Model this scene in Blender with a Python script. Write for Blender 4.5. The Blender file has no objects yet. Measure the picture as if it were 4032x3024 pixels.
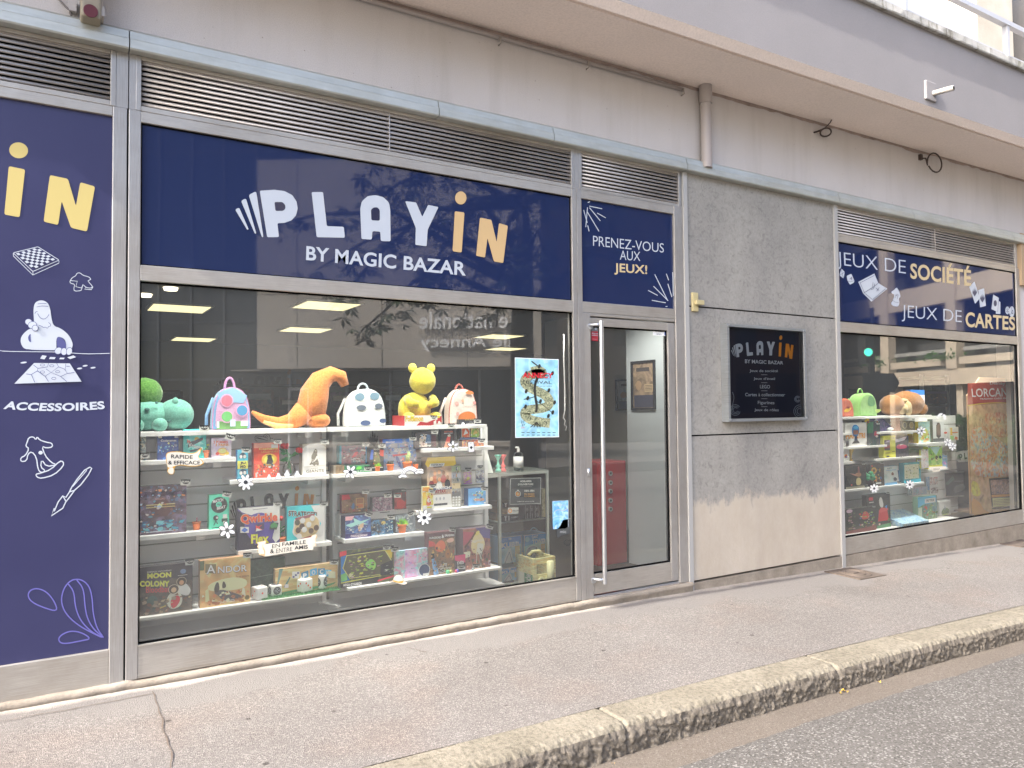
import bpy, bmesh, math, random, unicodedata
from mathutils import Vector, Matrix, noise
C = bpy.context
SC = C.scene
COL = SC.collection
PI = math.pi

# ------------------------------------------------------------------ camera
IW, IH, FOC = 4032.0, 3024.0, 2965.81
YAW, PITCH, ROLL = 0.554117974, 0.032415387, -0.009985065
CAM = Vector((0.0, -4.6, 1.4835))
_f = Vector((math.sin(YAW)*math.cos(PITCH), math.cos(YAW)*math.cos(PITCH), math.sin(PITCH)))
_r = Vector((math.cos(YAW), -math.sin(YAW), 0))
_u = _r.cross(_f)
RGT = _r*math.cos(ROLL) + _u*math.sin(ROLL)
UPV = -_r*math.sin(ROLL) + _u*math.cos(ROLL)
cam_data = bpy.data.cameras.new('camera')
cam = bpy.data.objects.new('camera', cam_data)
COL.objects.link(cam)
cam_data.sensor_width = 36.0
cam_data.lens = FOC/IW*36.0
cam_data.clip_start = 0.05
cam_data.clip_end = 2000
m3 = Matrix((RGT, UPV, -_f)).transposed()
cam.matrix_world = Matrix.Translation(CAM) @ m3.to_4x4()
SC.camera = cam

# ------------------------------------------------------------------ sky and sun
TOSUN = Vector((-1.25, -0.125, 1.0)).normalized()
world = bpy.data.worlds.new('World')
SC.world = world
world.use_nodes = True
wn = world.node_tree
wn.nodes.clear()
sky = wn.nodes.new('ShaderNodeTexSky')
sky.sky_type = 'NISHITA'
sky.sun_disc = False
sky.sun_elevation = math.asin(TOSUN.z)
sky.sun_rotation = math.atan2(TOSUN.x, TOSUN.y)
sky.dust_density = 3.0
sky.air_density = 0.85
sky.ozone_density = 0.4
bg = wn.nodes.new('ShaderNodeBackground')
bg.inputs['Strength'].default_value = 0.15
wo = wn.nodes.new('ShaderNodeOutputWorld')
wn.links.new(sky.outputs[0], bg.inputs[0])
wn.links.new(bg.outputs[0], wo.inputs[0])
sd = bpy.data.lights.new('sun', 'SUN')
sd.energy = 2.0
sd.angle = math.radians(0.55)
sd.color = (1.0, 0.95, 0.88)
so = bpy.data.objects.new('sun', sd)
COL.objects.link(so)
so.rotation_euler = (-TOSUN).to_track_quat('-Z', 'Y').to_euler()
SC.view_settings.view_transform = 'Standard'
SC.view_settings.look = 'None'
SC.view_settings.exposure = 2.6
SC.view_settings.gamma = 1.0
SC.cycles.max_bounces = 10
SC.cycles.transparent_max_bounces = 24
SC.cycles.sample_clamp_indirect = 6.0
SC.cycles.blur_glossy = 0.5

# ------------------------------------------------------------------ measuring helpers: a picture point at a known distance -> a point of the place
def ray(px, py):
    return (RGT*((px-IW/2)/FOC) + UPV*(-(py-IH/2)/FOC) + _f)
def at(px, py, Y=0.0):
    d = ray(px, py)
    return CAM + d*((Y-CAM.y)/d.y)
def atz(px, py, z):
    d = ray(px, py)
    return CAM + d*((z-CAM.z)/d.z)
CROP = {  # corner and scale of the measured details
 'a': (530,1600,.217), 'b': (900,1650,.217), 'c': (530,1860,.217), 'd': (880,1900,.217), 'e': (530,2160,.217),
 'f': (960,2120,.217), 'g': (1300,1640,.217), 'h': (1560,1640,.217), 'i': (1290,1860,.217), 'j': (1560,1880,.217),
 'k': (1290,2060,.217), 'l': (1640,2060,.217), 'm': (1860,1820,.217), 'n': (1860,2080,.217), 'o': (1960,1360,.24114),
 'p': (2280,1230,.19892), 'q': (3290,1500,.217), 'r': (3290,1780,.217), 's': (3640,1460,.20492), 't': (3640,1760,.21705),
 'u': (3280,940,.33996), 'v': (2840,1260,.25316), 'w': (0,900,.39788), 'A': (0,0,.6103), 'B': (1350,0,.6103),
 'D': (2682,0,.6103), 'E': (0,1000,.6103), 'F': (1350,1000,.6103), 'G': (2682,1000,.6103), 'H': (0,2024,.6103),
 'I': (1350,2024,.6103), 'J': (2682,2024,.6103), 'Z': (0,0,1.82278)}
def P(k, x, y):
    o = CROP[k]
    return (o[0]+x*o[2], o[1]+y*o[2])
def K(k, pts):
    return [P(k, x, y) for x, y in pts]

# ------------------------------------------------------------------ materials
GAIN = 1.0
def lin(h):
    h = h.lstrip('#')
    out = []
    for i in (0, 2, 4):
        c = int(h[i:i+2], 16)/255.0
        out.append(c/12.92 if c <= 0.04045 else ((c+0.055)/1.055)**2.4)
    out = [min(.86, c*GAIN) if GAIN > 1 else c for c in out]
    return (out[0], out[1], out[2], 1.0)
MATS = {}
def newmat(name):
    m = bpy.data.materials.new(name)
    m.use_nodes = True
    return m, m.node_tree, m.node_tree.nodes['Principled BSDF']
def link(nt, a, b): nt.links.new(a, b)
def paint(h, rough=0.55, spec=0.3, metal=0.0):
    key = ('p', GAIN, h, rough, spec, metal)
    if key not in MATS:
        m, nt, b = newmat('paint_'+h)
        b.inputs['Base Color'].default_value = lin(h)
        b.inputs['Roughness'].default_value = rough
        b.inputs['Specular IOR Level'].default_value = spec
        b.inputs['Metallic'].default_value = metal
        MATS[key] = m
    return MATS[key]
def tex(nt, kind, scale, vec, **kw):
    n = nt.nodes.new(kind)
    n.inputs['Scale'].default_value = scale
    for k_, v in kw.items():
        if k_ in n.inputs: n.inputs[k_].default_value = v
        else: setattr(n, k_, v)
    nt.links.new(vec, n.inputs['Vector'])
    return n
def ramp(nt, fac, stops, interp='LINEAR'):
    r = nt.nodes.new('ShaderNodeValToRGB')
    r.color_ramp.interpolation = interp
    els = r.color_ramp.elements
    while len(els) < len(stops): els.new(0.5)
    for e, (p, c) in zip(els, stops):
        e.position = p
        e.color = c if len(c) == 4 else (c[0], c[1], c[2], 1)
    nt.links.new(fac, r.inputs[0])
    return r
def mixc(nt, fac, a, b, blend='MIX'):
    n = nt.nodes.new('ShaderNodeMix')
    n.data_type = 'RGBA'
    n.blend_type = blend
    for sock, v in ((0, fac), (6, a), (7, b)):
        if hasattr(v, 'is_output'): nt.links.new(v, n.inputs[sock])
        elif isinstance(v, (int, float)): n.inputs[sock].default_value = v
        else: n.inputs[sock].default_value = v
    return n.outputs[2]
def bump(nt, b, height, strength, dist=0.01):
    n = nt.nodes.new('ShaderNodeBump')
    n.inputs['Strength'].default_value = strength
    n.inputs['Distance'].default_value = dist
    nt.links.new(height, n.inputs['Height'])
    nt.links.new(n.outputs[0], b.inputs['Normal'])
    return n
def coords(nt, off=(0, 0, 0), scl=(1, 1, 1)):
    t = nt.nodes.new('ShaderNodeTexCoord')
    mp = nt.nodes.new('ShaderNodeMapping')
    mp.inputs['Location'].default_value = off
    mp.inputs['Scale'].default_value = scl
    nt.links.new(t.outputs['Object'], mp.inputs['Vector'])
    return mp.outputs[0]
def art(cols, scale=14.0, seed=0, detail=4.0, dist=1.2, stretch=(1, 1, 1)):
    """printed picture: flowing colour patches"""
    key = ('art', GAIN, tuple(cols), scale, seed, detail, dist, stretch)
    if key in MATS: return MATS[key]
    m, nt, b = newmat('printed_picture')
    v = coords(nt, (seed*3.71, seed*1.93, seed*7.3), stretch)
    n = tex(nt, 'ShaderNodeTexNoise', scale, v, Detail=detail, Roughness=0.62, Distortion=dist)
    k = len(cols)
    stops = [(0.30+0.42*i/max(1, k-1), lin(c)) for i, c in enumerate(cols)]
    r = ramp(nt, n.outputs['Fac'], stops)
    n2 = tex(nt, 'ShaderNodeTexVoronoi', scale*2.6, v)
    r2 = ramp(nt, n2.outputs['Distance'], [(0.15, (0.5, 0.5, 0.5, 1)), (0.55, (1, 1, 1, 1))])
    n3 = tex(nt, 'ShaderNodeTexVoronoi', scale*5.5, v)
    s3 = nt.nodes.new('ShaderNodeSeparateColor'); nt.links.new(n3.outputs['Color'], s3.inputs[0])
    r3 = ramp(nt, s3.outputs[0], [((i+.5)/k, lin(c)) for i, c in enumerate(cols)], 'CONSTANT')
    bl_ = tex(nt, 'ShaderNodeTexNoise', scale*.7, v, Detail=2.0)
    rb = ramp(nt, bl_.outputs['Fac'], [(.42, (0, 0, 0, 1)), (.62, (.75, .75, .75, 1))])
    o = mixc(nt, rb.outputs[0], r.outputs[0], r3.outputs[0])
    o = mixc(nt, 0.5, o, r2.outputs[0], 'MULTIPLY')
    nt.links.new(o, b.inputs['Base Color'])
    b.inputs['Roughness'].default_value = 0.4
    b.inputs['Specular IOR Level'].default_value = 0.3
    MATS[key] = m
    return m
def fabric(h, scale=160, h2=None, amt=0.5):
    key = ('fab', GAIN, h, scale)
    if key in MATS: return MATS[key]
    m, nt, b = newmat('fabric_'+h)
    v = coords(nt)
    n = tex(nt, 'ShaderNodeTexNoise', scale, v, Detail=3.0)
    c = lin(h)
    d = lin(h2) if h2 else (c[0]*.72, c[1]*.72, c[2]*.72, 1)
    r = ramp(nt, n.outputs['Fac'], [(0.3, d), (0.7, c)])
    nt.links.new(r.outputs[0], b.inputs['Base Color'])
    b.inputs['Roughness'].default_value = 0.9
    b.inputs['Specular IOR Level'].default_value = 0.1
    b.inputs['Sheen Weight'].default_value = 0.3
    big = tex(nt, 'ShaderNodeTexNoise', 22, v, Detail=4.0)
    bb_ = bump(nt, b, n.outputs['Fac'], amt, 0.004)
    b2 = nt.nodes.new('ShaderNodeBump'); b2.inputs['Strength'].default_value = .5; b2.inputs['Distance'].default_value = .012
    nt.links.new(big.outputs['Fac'], b2.inputs['Height']); nt.links.new(b2.outputs[0], bb_.inputs['Normal'])
    MATS[key] = m
    return m
def stucco(name, base, dark, grain=220, bumpy=0.35, blotch=1.3, speck=None):
    m, nt, b = newmat(name)
    v = coords(nt)
    n = tex(nt, 'ShaderNodeTexNoise', grain, v, Detail=5.0, Roughness=0.65)
    g = tex(nt, 'ShaderNodeTexNoise', blotch, v, Detail=6.0, Roughness=0.6)
    r = ramp(nt, g.outputs['Fac'], [(0.32, dark), (0.68, base)])
    r2 = ramp(nt, n.outputs['Fac'], [(0.25, (0.8, 0.8, 0.8, 1)), (0.6, (1, 1, 1, 1))])
    o = mixc(nt, 0.8, r.outputs[0], r2.outputs[0], 'MULTIPLY')
    nt.links.new(o, b.inputs['Base Color'])
    b.inputs['Roughness'].default_value = 0.92
    b.inputs['Specular IOR Level'].default_value = 0.15
    bump(nt, b, n.outputs['Fac'], bumpy, 0.006)
    return m, nt, b, o, v

M_wall, *_ = stucco('rendered_wall', (.545, .512, .495, 1), (.49, .46, .443, 1), 150, .45, .9)
st_ = tex(nt := M_wall.node_tree, 'ShaderNodeTexNoise', 4.5, coords(nt, (2, 0, 5), (1, 1, .10)), Detail=6.0, Roughness=.65)
b = nt.nodes['Principled BSDF']; src = b.inputs['Base Color'].links[0].from_socket
link(nt, mixc(nt, .6, src, ramp(nt, st_.outputs['Fac'], [(.30, (.84, .83, .81, 1)), (.5, (1, 1, 1, 1))]).outputs[0], 'MULTIPLY'), b.inputs['Base Color'])
pit = tex(nt, 'ShaderNodeTexVoronoi', 9.0, coords(nt)); src = b.inputs['Base Color'].links[0].from_socket
link(nt, mixc(nt, .8, src, ramp(nt, pit.outputs['Distance'], [(.028, (.5, .47, .43, 1)), (.05, (1, 1, 1, 1))]).outputs[0], 'MULTIPLY'), b.inputs['Base Color'])
M_soffit, *_ = stucco('soffit_render', (.82, .71, .64, 1), (.74, .65, .585, 1), 60, .2, .7)
M_balc, *_ = stucco('balcony_render', (.275, .258, .255, 1), (.25, .236, .232, 1), 180, .35, .8)
# streaked mossy coping
m, nt, b, o, v = stucco('balcony_coping', (.50, .48, .45, 1), (.34, .33, .29, 1), 90, .5, 3.0)
s_ = tex(nt, 'ShaderNodeTexNoise', 9.0, coords(nt, (0, 0, 0), (1, 1, .3)), Detail=8.0, Roughness=.75)
rs = ramp(nt, s_.outputs['Fac'], [(.36, (.30, .28, .22, 1)), (.50, (1, 1, 1, 1))])
link(nt, mixc(nt, .8, o, rs.outputs[0], 'MULTIPLY'), b.inputs['Base Color'])
M_coping = m
# trowelled concrete cladding: cool grey above, washed pale patch at the foot with a ragged edge
m, nt, b, o, v = stucco('trowelled_concrete', (.315, .30, .27, 1), (.265, .253, .232, 1), 42, .5, 2.2)
trw = tex(nt, 'ShaderNodeTexNoise', 16, v, Detail=7.0, Roughness=.72, Distortion=1.6)
rt = ramp(nt, trw.outputs['Fac'], [(.36, (.62, .62, .62, 1)), (.46, (.97, .97, .97, 1)), (.66, (1.12, 1.12, 1.12, 1))])
o = mixc(nt, .6, o, rt.outputs[0], 'MULTIPLY')
streak = tex(nt, 'ShaderNodeTexNoise', 2.6, coords(nt, (0, 0, 0), (1, 1, .16)), Detail=4.0, Roughness=.55)
rs = ramp(nt, streak.outputs['Fac'], [(.32, (.80, .80, .81, 1)), (.66, (1.04, 1.04, 1.02, 1))])
o2 = mixc(nt, .6, o, rs.outputs[0], 'MULTIPLY')
sep = nt.nodes.new('ShaderNodeSeparateXYZ'); link(nt, v, sep.inputs[0])
edge = tex(nt, 'ShaderNodeTexNoise', 3.0, coords(nt, (3, 0, 1), (1, 1, .5)), Detail=9.0, Roughness=.74)
ma = nt.nodes.new('ShaderNodeMath'); ma.operation = 'MULTIPLY_ADD'
link(nt, edge.outputs['Fac'], ma.inputs[0]); ma.inputs[1].default_value = .85; link(nt, sep.outputs['Z'], ma.inputs[2])
mh_ = nt.nodes.new('ShaderNodeMath'); mh_.operation = 'MULTIPLY'; mh_.inputs[1].default_value = .5; link(nt, ma.outputs[0], mh_.inputs[0])
rz = ramp(nt, mh_.outputs[0], [(.53, (1, 1, 1, 1)), (.55, (.45, .45, .45, 1)), (.57, (0, 0, 0, 1))])
pale = ramp(nt, edge.outputs['Fac'], [(.3, (.40, .345, .275, 1)), (.7, (.48, .425, .355, 1))])
o3 = mixc(nt, rz.outputs[0], o2, mixc(nt, .35, pale.outputs[0], rs.outputs[0], 'MULTIPLY'))
link(nt, o3, b.inputs['Base Color'])
M_conc = m
M_plinth, *_ = stucco('plinth_concrete', (.31, .27, .22, 1), (.20, .17, .135, 1), 60, .8, 5.0)

def metal(name, col, rough, brushed=(1, 1, 60), amount=.25):
    m, nt, b = newmat(name)
    v = coords(nt, (0, 0, 0), brushed)
    n = tex(nt, 'ShaderNodeTexNoise', 6.0, v, Detail=4.0)
    lo = (col[0]*(1-amount), col[1]*(1-amount), col[2]*(1-amount), 1)
    r = ramp(nt, n.outputs['Fac'], [(.3, lo), (.7, col)])
    dirt = tex(nt, 'ShaderNodeTexNoise', 2.2, coords(nt, (5, 2, 1)), Detail=6.0, Roughness=.7)
    rd = ramp(nt, dirt.outputs['Fac'], [(.35, (.8, .77, .73, 1)), (.6, (1, 1, 1, 1))])
    link(nt, mixc(nt, .7, r.outputs[0], rd.outputs[0], 'MULTIPLY'), b.inputs['Base Color'])
    b.inputs['Metallic'].default_value = .55
    b.inputs['Roughness'].default_value = rough
    bump(nt, b, n.outputs['Fac'], .05, .002)
    return m
M_alu = metal('anodised_aluminium', (.48, .45, .405, 1), .42)
M_aluv = metal('anodised_aluminium_upright', (.42, .405, .385, 1), .42, (60, 1, 1))
M_cornice = metal('cornice_sheet', (.50, .52, .49, 1), .5, (1, 1, 8), .12)
M_slat = metal('louvre_metal', (.50, .475, .46, 1), .45, (1, 1, 30), .15)
M_dark = paint('17181a', .9, .1)
M_gap = paint('0d0d0d', .95, .05)
M_white = paint('d8d8d2', .6, .3)
M_offwhite = paint('cfd2c8', .65, .3)
M_steel = paint('b9bcc0', .28, .5, .85)
M_pipe = paint('9a928e', .5, .4)

def glassmat(name, tint, ior=1.75, rough=0.0):
    m = bpy.data.materials.new(name); m.use_nodes = True
    nt = m.node_tree; nt.nodes.clear()
    out = nt.nodes.new('ShaderNodeOutputMaterial')
    tr = nt.nodes.new('ShaderNodeBsdfTransparent'); tr.inputs[0].default_value = tint
    gl = nt.nodes.new('ShaderNodeBsdfGlossy'); gl.inputs['Roughness'].default_value = rough
    gl.inputs[0].default_value = (.97, .97, .97, 1)
    fr = nt.nodes.new('ShaderNodeFresnel'); fr.inputs[0].default_value = ior
    mx = nt.nodes.new('ShaderNodeMixShader')
    link(nt, fr.outputs[0], mx.inputs[0]); link(nt, tr.outputs[0], mx.inputs[1]); link(nt, gl.outputs[0], mx.inputs[2])
    link(nt, mx.outputs[0], out.inputs[0])
    return m
def veiled(m, amt, seed):  # mixes in a pale diffuse veil that imitates reflected street haze
    nt = m.node_tree; out = [n for n in nt.nodes if n.type == 'OUTPUT_MATERIAL'][0]
    src = out.inputs[0].links[0].from_socket
    df = nt.nodes.new('ShaderNodeBsdfDiffuse'); df.inputs[0].default_value = (.80, .82, .78, 1)
    n = tex(nt, 'ShaderNodeTexNoise', 1.6, coords(nt, (seed, 0, 0), (1, 1, .4)), Detail=5.0)
    r = ramp(nt, n.outputs['Fac'], [(.3, (amt*.75,)*3+(1,)), (.7, (amt*1.25,)*3+(1,))])
    mx = nt.nodes.new('ShaderNodeMixShader'); link(nt, r.outputs[0], mx.inputs[0]); link(nt, src, mx.inputs[1]); link(nt, df.outputs[0], mx.inputs[2]); link(nt, mx.outputs[0], out.inputs[0])
    return m
M_glass = glassmat('window_glass', (.95, .985, .965, 1), 1.9)
veiled(M_glass, .052, 3)
M_clear = glassmat('clear_glass', (.97, .98, .975, 1), 1.45)
# printed navy film behind glass, lets a little light through
m = bpy.data.materials.new('navy_film'); m.use_nodes = True
nt = m.node_tree; b = nt.nodes['Principled BSDF']
b.inputs['Base Color'].default_value = (.016, .026, .078, 1); b.inputs['Roughness'].default_value = .03
b.inputs['Specular IOR Level'].default_value = .5
v = coords(nt); wv = tex(nt, 'ShaderNodeTexNoise', 1.5, v, Detail=2.0); bump(nt, b, wv.outputs['Fac'], .03, .02)
tr = nt.nodes.new('ShaderNodeBsdfTransparent'); mx = nt.nodes.new('ShaderNodeMixShader'); mx.inputs[0].default_value = .05
link(nt, b.outputs[0], mx.inputs[1]); link(nt, tr.outputs[0], mx.inputs[2])
link(nt, mx.outputs[0], nt.nodes['Material Output'].inputs[0])
M_navy = m
m, nt, b = newmat('navy_matt_film')
v = coords(nt); n = tex(nt, 'ShaderNodeTexNoise', 2.0, v, Detail=5.0)
r = ramp(nt, n.outputs['Fac'], [(.3, (.028, .029, .080, 1)), (.7, (.034, .035, .091, 1))])
link(nt, r.outputs[0], b.inputs['Base Color']); b.inputs['Roughness'].default_value = .35; b.inputs['Specular IOR Level'].default_value = .4
M_navymatt = m

def emit(name, col, s):
    m, nt, b = newmat(name)
    b.inputs['Base Color'].default_value = (.1, .1, .1, 1)
    b.inputs['Emission Color'].default_value = col
    b.inputs['Emission Strength'].default_value = s
    return m

# ground materials
def asphalt(name, base, dark, light, scale, speck, bumpy, warm=None):
    m, nt, b = newmat(name)
    v = coords(nt)
    n = tex(nt, 'ShaderNodeTexVoronoi', scale, v)
    hs = nt.nodes.new('ShaderNodeSeparateColor'); link(nt, n.outputs['Color'], hs.inputs[0])
    r = ramp(nt, hs.outputs[0], [(0.0, dark), (.30, base), (1-speck, base), (1-speck+.02, light)], 'LINEAR')
    g = tex(nt, 'ShaderNodeTexNoise', .8, v, Detail=8.0, Roughness=.65)
    rg = ramp(nt, g.outputs['Fac'], [(.3, (.82, .81, .80, 1)), (.7, (1.05, 1.05, 1.05, 1))])
    o = mixc(nt, .9, r.outputs[0], rg.outputs[0], 'MULTIPLY')
    if warm:
        w = tex(nt, 'ShaderNodeTexNoise', 1.7, coords(nt, (4, 8, 0)), Detail=4.0)
        rw = ramp(nt, w.outputs['Fac'], [(.5, (0, 0, 0, 1)), (.72, (.75, .75, .75, 1))])
        o = mixc(nt, rw.outputs[0], o, mixc(nt, 1.0, o, warm, 'MULTIPLY'))
    fine = tex(nt, 'ShaderNodeTexNoise', scale*2.2, v, Detail=3.0)
    rf = ramp(nt, fine.outputs['Fac'], [(.3, (.72, .72, .72, 1)), (.62, (1.08, 1.08, 1.08, 1))])
    o = mixc(nt, .8, o, rf.outputs[0], 'MULTIPLY')
    b.inputs['Roughness'].default_value = .9
    b.inputs['Specular IOR Level'].default_value = .2
    bump(nt, b, n.outputs['Distance'], bumpy, .006)
    link(nt, o, b.inputs['Base Color'])
    return m, nt, b, o, v
m, nt, b, o, v = asphalt('pavement_asphalt', (.142, .130, .120, 1), (.096, .087, .080, 1), (.212, .196, .182, 1), 175, .20, .5, (1.05, .96, .91, 1))
# worn cement strip, paled to imitate reflected sun, and smooth patch next to the shop front, dark gum spots
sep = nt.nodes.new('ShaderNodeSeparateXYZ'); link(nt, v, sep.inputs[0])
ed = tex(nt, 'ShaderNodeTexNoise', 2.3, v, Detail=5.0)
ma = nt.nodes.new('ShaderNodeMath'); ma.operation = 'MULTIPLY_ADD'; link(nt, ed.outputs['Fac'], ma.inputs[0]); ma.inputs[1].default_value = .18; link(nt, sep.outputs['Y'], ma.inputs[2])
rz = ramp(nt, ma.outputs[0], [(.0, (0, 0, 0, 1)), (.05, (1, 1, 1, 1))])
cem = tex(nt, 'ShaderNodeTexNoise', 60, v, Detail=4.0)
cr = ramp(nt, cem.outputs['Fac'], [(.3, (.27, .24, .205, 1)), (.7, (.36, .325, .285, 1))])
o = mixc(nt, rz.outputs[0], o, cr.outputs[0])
wm = tex(nt, 'ShaderNodeTexNoise', 1.1, coords(nt, (7, 3, 0)), Detail=5.0, Roughness=.6)
mb2 = nt.nodes.new('ShaderNodeMath'); mb2.operation = 'MULTIPLY_ADD'; link(nt, wm.outputs['Fac'], mb2.inputs[0]); mb2.inputs[1].default_value = 1.5; link(nt, sep.outputs['Y'], mb2.inputs[2])
rw2 = ramp(nt, mb2.outputs[0], [(.36, (0, 0, 0, 1)), (.44, (.8, .8, .8, 1))])
sm2 = tex(nt, 'ShaderNodeTexNoise', 120, v, Detail=3.0)
cs2 = ramp(nt, sm2.outputs['Fac'], [(.3, (.122, .112, .104, 1)), (.7, (.165, .152, .142, 1))])
o = mixc(nt, rw2.outputs[0], o, cs2.outputs[0])
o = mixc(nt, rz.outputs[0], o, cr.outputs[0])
gv = tex(nt, 'ShaderNodeTexVoronoi', 3.6, v)
rg = ramp(nt, gv.outputs['Distance'], [(.040, (.42, .41, .40, 1)), (.062, (1, 1, 1, 1))])
o = mixc(nt, 1.0, o, rg.outputs[0], 'MULTIPLY')
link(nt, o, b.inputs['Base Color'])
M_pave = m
M_road, *_ = asphalt('road_asphalt', (.094, .088, .081, 1), (.052, .048, .043, 1), (.185, .176, .165, 1), 115, .14, .5)
M_gutter, *_ = asphalt('gutter_asphalt', (.118, .100, .083, 1), (.080, .067, .054, 1), (.155, .138, .118, 1), 160, .08, .4)
# rough-hewn granite kerb
m, nt, b, o, v = stucco('kerb_granite', (.195, .178, .145, 1), (.145, .131, .104, 1), 70, .9, 2.5)
k1 = tex(nt, 'ShaderNodeTexNoise', 38, v, Detail=6.0, Roughness=.75)
rk = ramp(nt, k1.outputs['Fac'], [(.34, (.55, .53, .49, 1)), (.54, (1.08, 1.06, 1.02, 1))])
o = mixc(nt, .85, o, rk.outputs[0], 'MULTIPLY')
link(nt, o, b.inputs['Base Color'])
M_kerb = m
m, nt, b, o, v = stucco('hewn_granite', (.175, .153, .126, 1), (.088, .076, .061, 1), 75, 1.0, 30.0)
M_hewn = m

# ------------------------------------------------------------------ mesh helpers
class MB:
    """collects shapes and links them as ONE mesh object"""
    def __init__(s):
        s.v = []; s.f = []; s.m = []; s.mats = []; s.smooth = []
    def mi(s, mat):
        if mat not in s.mats: s.mats.append(mat)
        return s.mats.index(mat)
    def add(s, vs, fs, mat, sm=False):
        o = len(s.v); i = s.mi(mat)
        s.v += [tuple(x) for x in vs]
        for f in fs:
            s.f.append([o+q for q in f]); s.m.append(i); s.smooth.append(sm)
    def box(s, x0, x1, y0, y1, z0, z1, mat, M=None):
        vs = [Vector((x, y, z)) for x in (x0, x1) for y in (y0, y1) for z in (z0, z1)]
        if M: vs = [M @ q for q in vs]
        s.add(vs, [(0,1,3,2),(4,6,7,5),(0,4,5,1),(2,3,7,6),(0,2,6,4),(1,5,7,3)], mat)
    def hexa(s, p, mat):
        s.add(p, [(0,1,2,3),(7,6,5,4),(0,4,5,1),(1,5,6,2),(2,6,7,3),(3,7,4,0)], mat)
    def quad(s, p, mat): s.add(p, [tuple(range(len(p)))], mat)
    def cyl(s, a, b_, r0, r1, mat, n=16, cap=True, sm=True):
        a = Vector(a); b_ = Vector(b_); d = (b_-a).normalized()
        t = Vector((0, 0, 1)) if abs(d.z) < .9 else Vector((1, 0, 0))
        e1 = d.cross(t).normalized(); e2 = d.cross(e1)
        vs = [a+(e1*math.cos(2*PI*i/n)+e2*math.sin(2*PI*i/n))*r0 for i in range(n)]
        vs += [b_+(e1*math.cos(2*PI*i/n)+e2*math.sin(2*PI*i/n))*r1 for i in range(n)]
        s.add(vs, [(i, (i+1) % n, n+(i+1) % n, n+i) for i in range(n)], mat, sm)
        if cap:
            s.add(vs[:n], [tuple(range(n))[::-1]], mat); s.add(vs[n:], [tuple(range(n))], mat)
    def lathe(s, c, prof, mat, n=20, sm=True, squash=(1, 1)):
        vs = []
        for r, z in prof:
            vs += [Vector((c[0]+r*math.cos(2*PI*i/n)*squash[0], c[1]+r*math.sin(2*PI*i/n)*squash[1], c[2]+z)) for i in range(n)]
        fs = []
        for j in range(len(prof)-1):
            fs += [(j*n+i, j*n+(i+1) % n, (j+1)*n+(i+1) % n, (j+1)*n+i) for i in range(n)]
        fs.append(tuple(range(n))[::-1]); fs.append(tuple((len(prof)-1)*n+i for i in range(n)))
        s.add(vs, fs, mat, sm)
    def tube(s, pts, rad, mat, n=8, sm=True):
        pts = [Vector(p) for p in pts]
        rs = rad if isinstance(rad, (list, tuple)) else [rad]*len(pts)
        vs = []; e1 = None
        for i, p in enumerate(pts):
            d = (pts[min(i+1, len(pts)-1)]-pts[max(i-1, 0)]).normalized()
            if e1 is None:
                t = Vector((0, 0, 1)) if abs(d.z) < .9 else Vector((1, 0, 0))
                e1 = d.cross(t).normalized()
            else:
                e1 = (e1-d*e1.dot(d)).normalized()
            e2 = d.cross(e1)
            vs += [p+(e1*math.cos(2*PI*k/n)+e2*math.sin(2*PI*k/n))*rs[i] for k in range(n)]
        fs = []
        for j in range(len(pts)-1):
            fs += [(j*n+i, j*n+(i+1) % n, (j+1)*n+(i+1) % n, (j+1)*n+i) for i in range(n)]
        fs.append(tuple(range(n))[::-1]); fs.append(tuple((len(pts)-1)*n+i for i in range(n)))
        s.add(vs, fs, mat, sm)
    def ell(s, c, r, mat, n=20, k=12, M=None, jit=0.0, pw=1.0):
        c = Vector(c); vs = []
        for j in range(k+1):
            th = PI*j/k
            for i in range(n):
                ph = 2*PI*i/n
                q = Vector((math.sin(th)*math.cos(ph), math.sin(th)*math.sin(ph), math.cos(th)))
                if pw != 1.0: q = Vector([math.copysign(abs(t)**pw, t) for t in q])
                if jit: q = q*(1+jit*noise.noise(q*3.1+c*9))
                q = Vector((q.x*r[0], q.y*r[1], q.z*r[2]))
                vs.append(c+(M @ q if M else q))
        s.add(vs, [(j*n+i, (j+1)*n+i, (j+1)*n+(i+1) % n, j*n+(i+1) % n) for j in range(k) for i in range(n)], mat, True)
    def build(s, name, parent=None):
        me = bpy.data.meshes.new(name)
        me.from_pydata(s.v, [], s.f)
        for mt in s.mats: me.materials.append(mt)
        me.polygons.foreach_set('material_index', s.m)
        me.polygons.foreach_set('use_smooth', s.smooth)
        me.validate(); me.update()
        o = bpy.data.objects.new(name, me)
        COL.objects.link(o)
        if parent: o.parent = parent
        return o
def tag(o, label=None, cat=None, group=None, kind=None):
    if label: o['label'] = label
    if cat: o['category'] = cat
    if group: o['group'] = group
    if kind: o['kind'] = kind
    return o
def thing(name, label, cat, loc=(0, 0, 0), group=None):
    o = bpy.data.objects.new(name, None)
    COL.objects.link(o); o.empty_display_size = .1
    return tag(o, label, cat, group)
def bevel(o, w, seg=2):
    md = o.modifiers.new('bevel', 'BEVEL'); md.width = w; md.segments = seg; md.limit_method = 'ANGLE'
    return o

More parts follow.
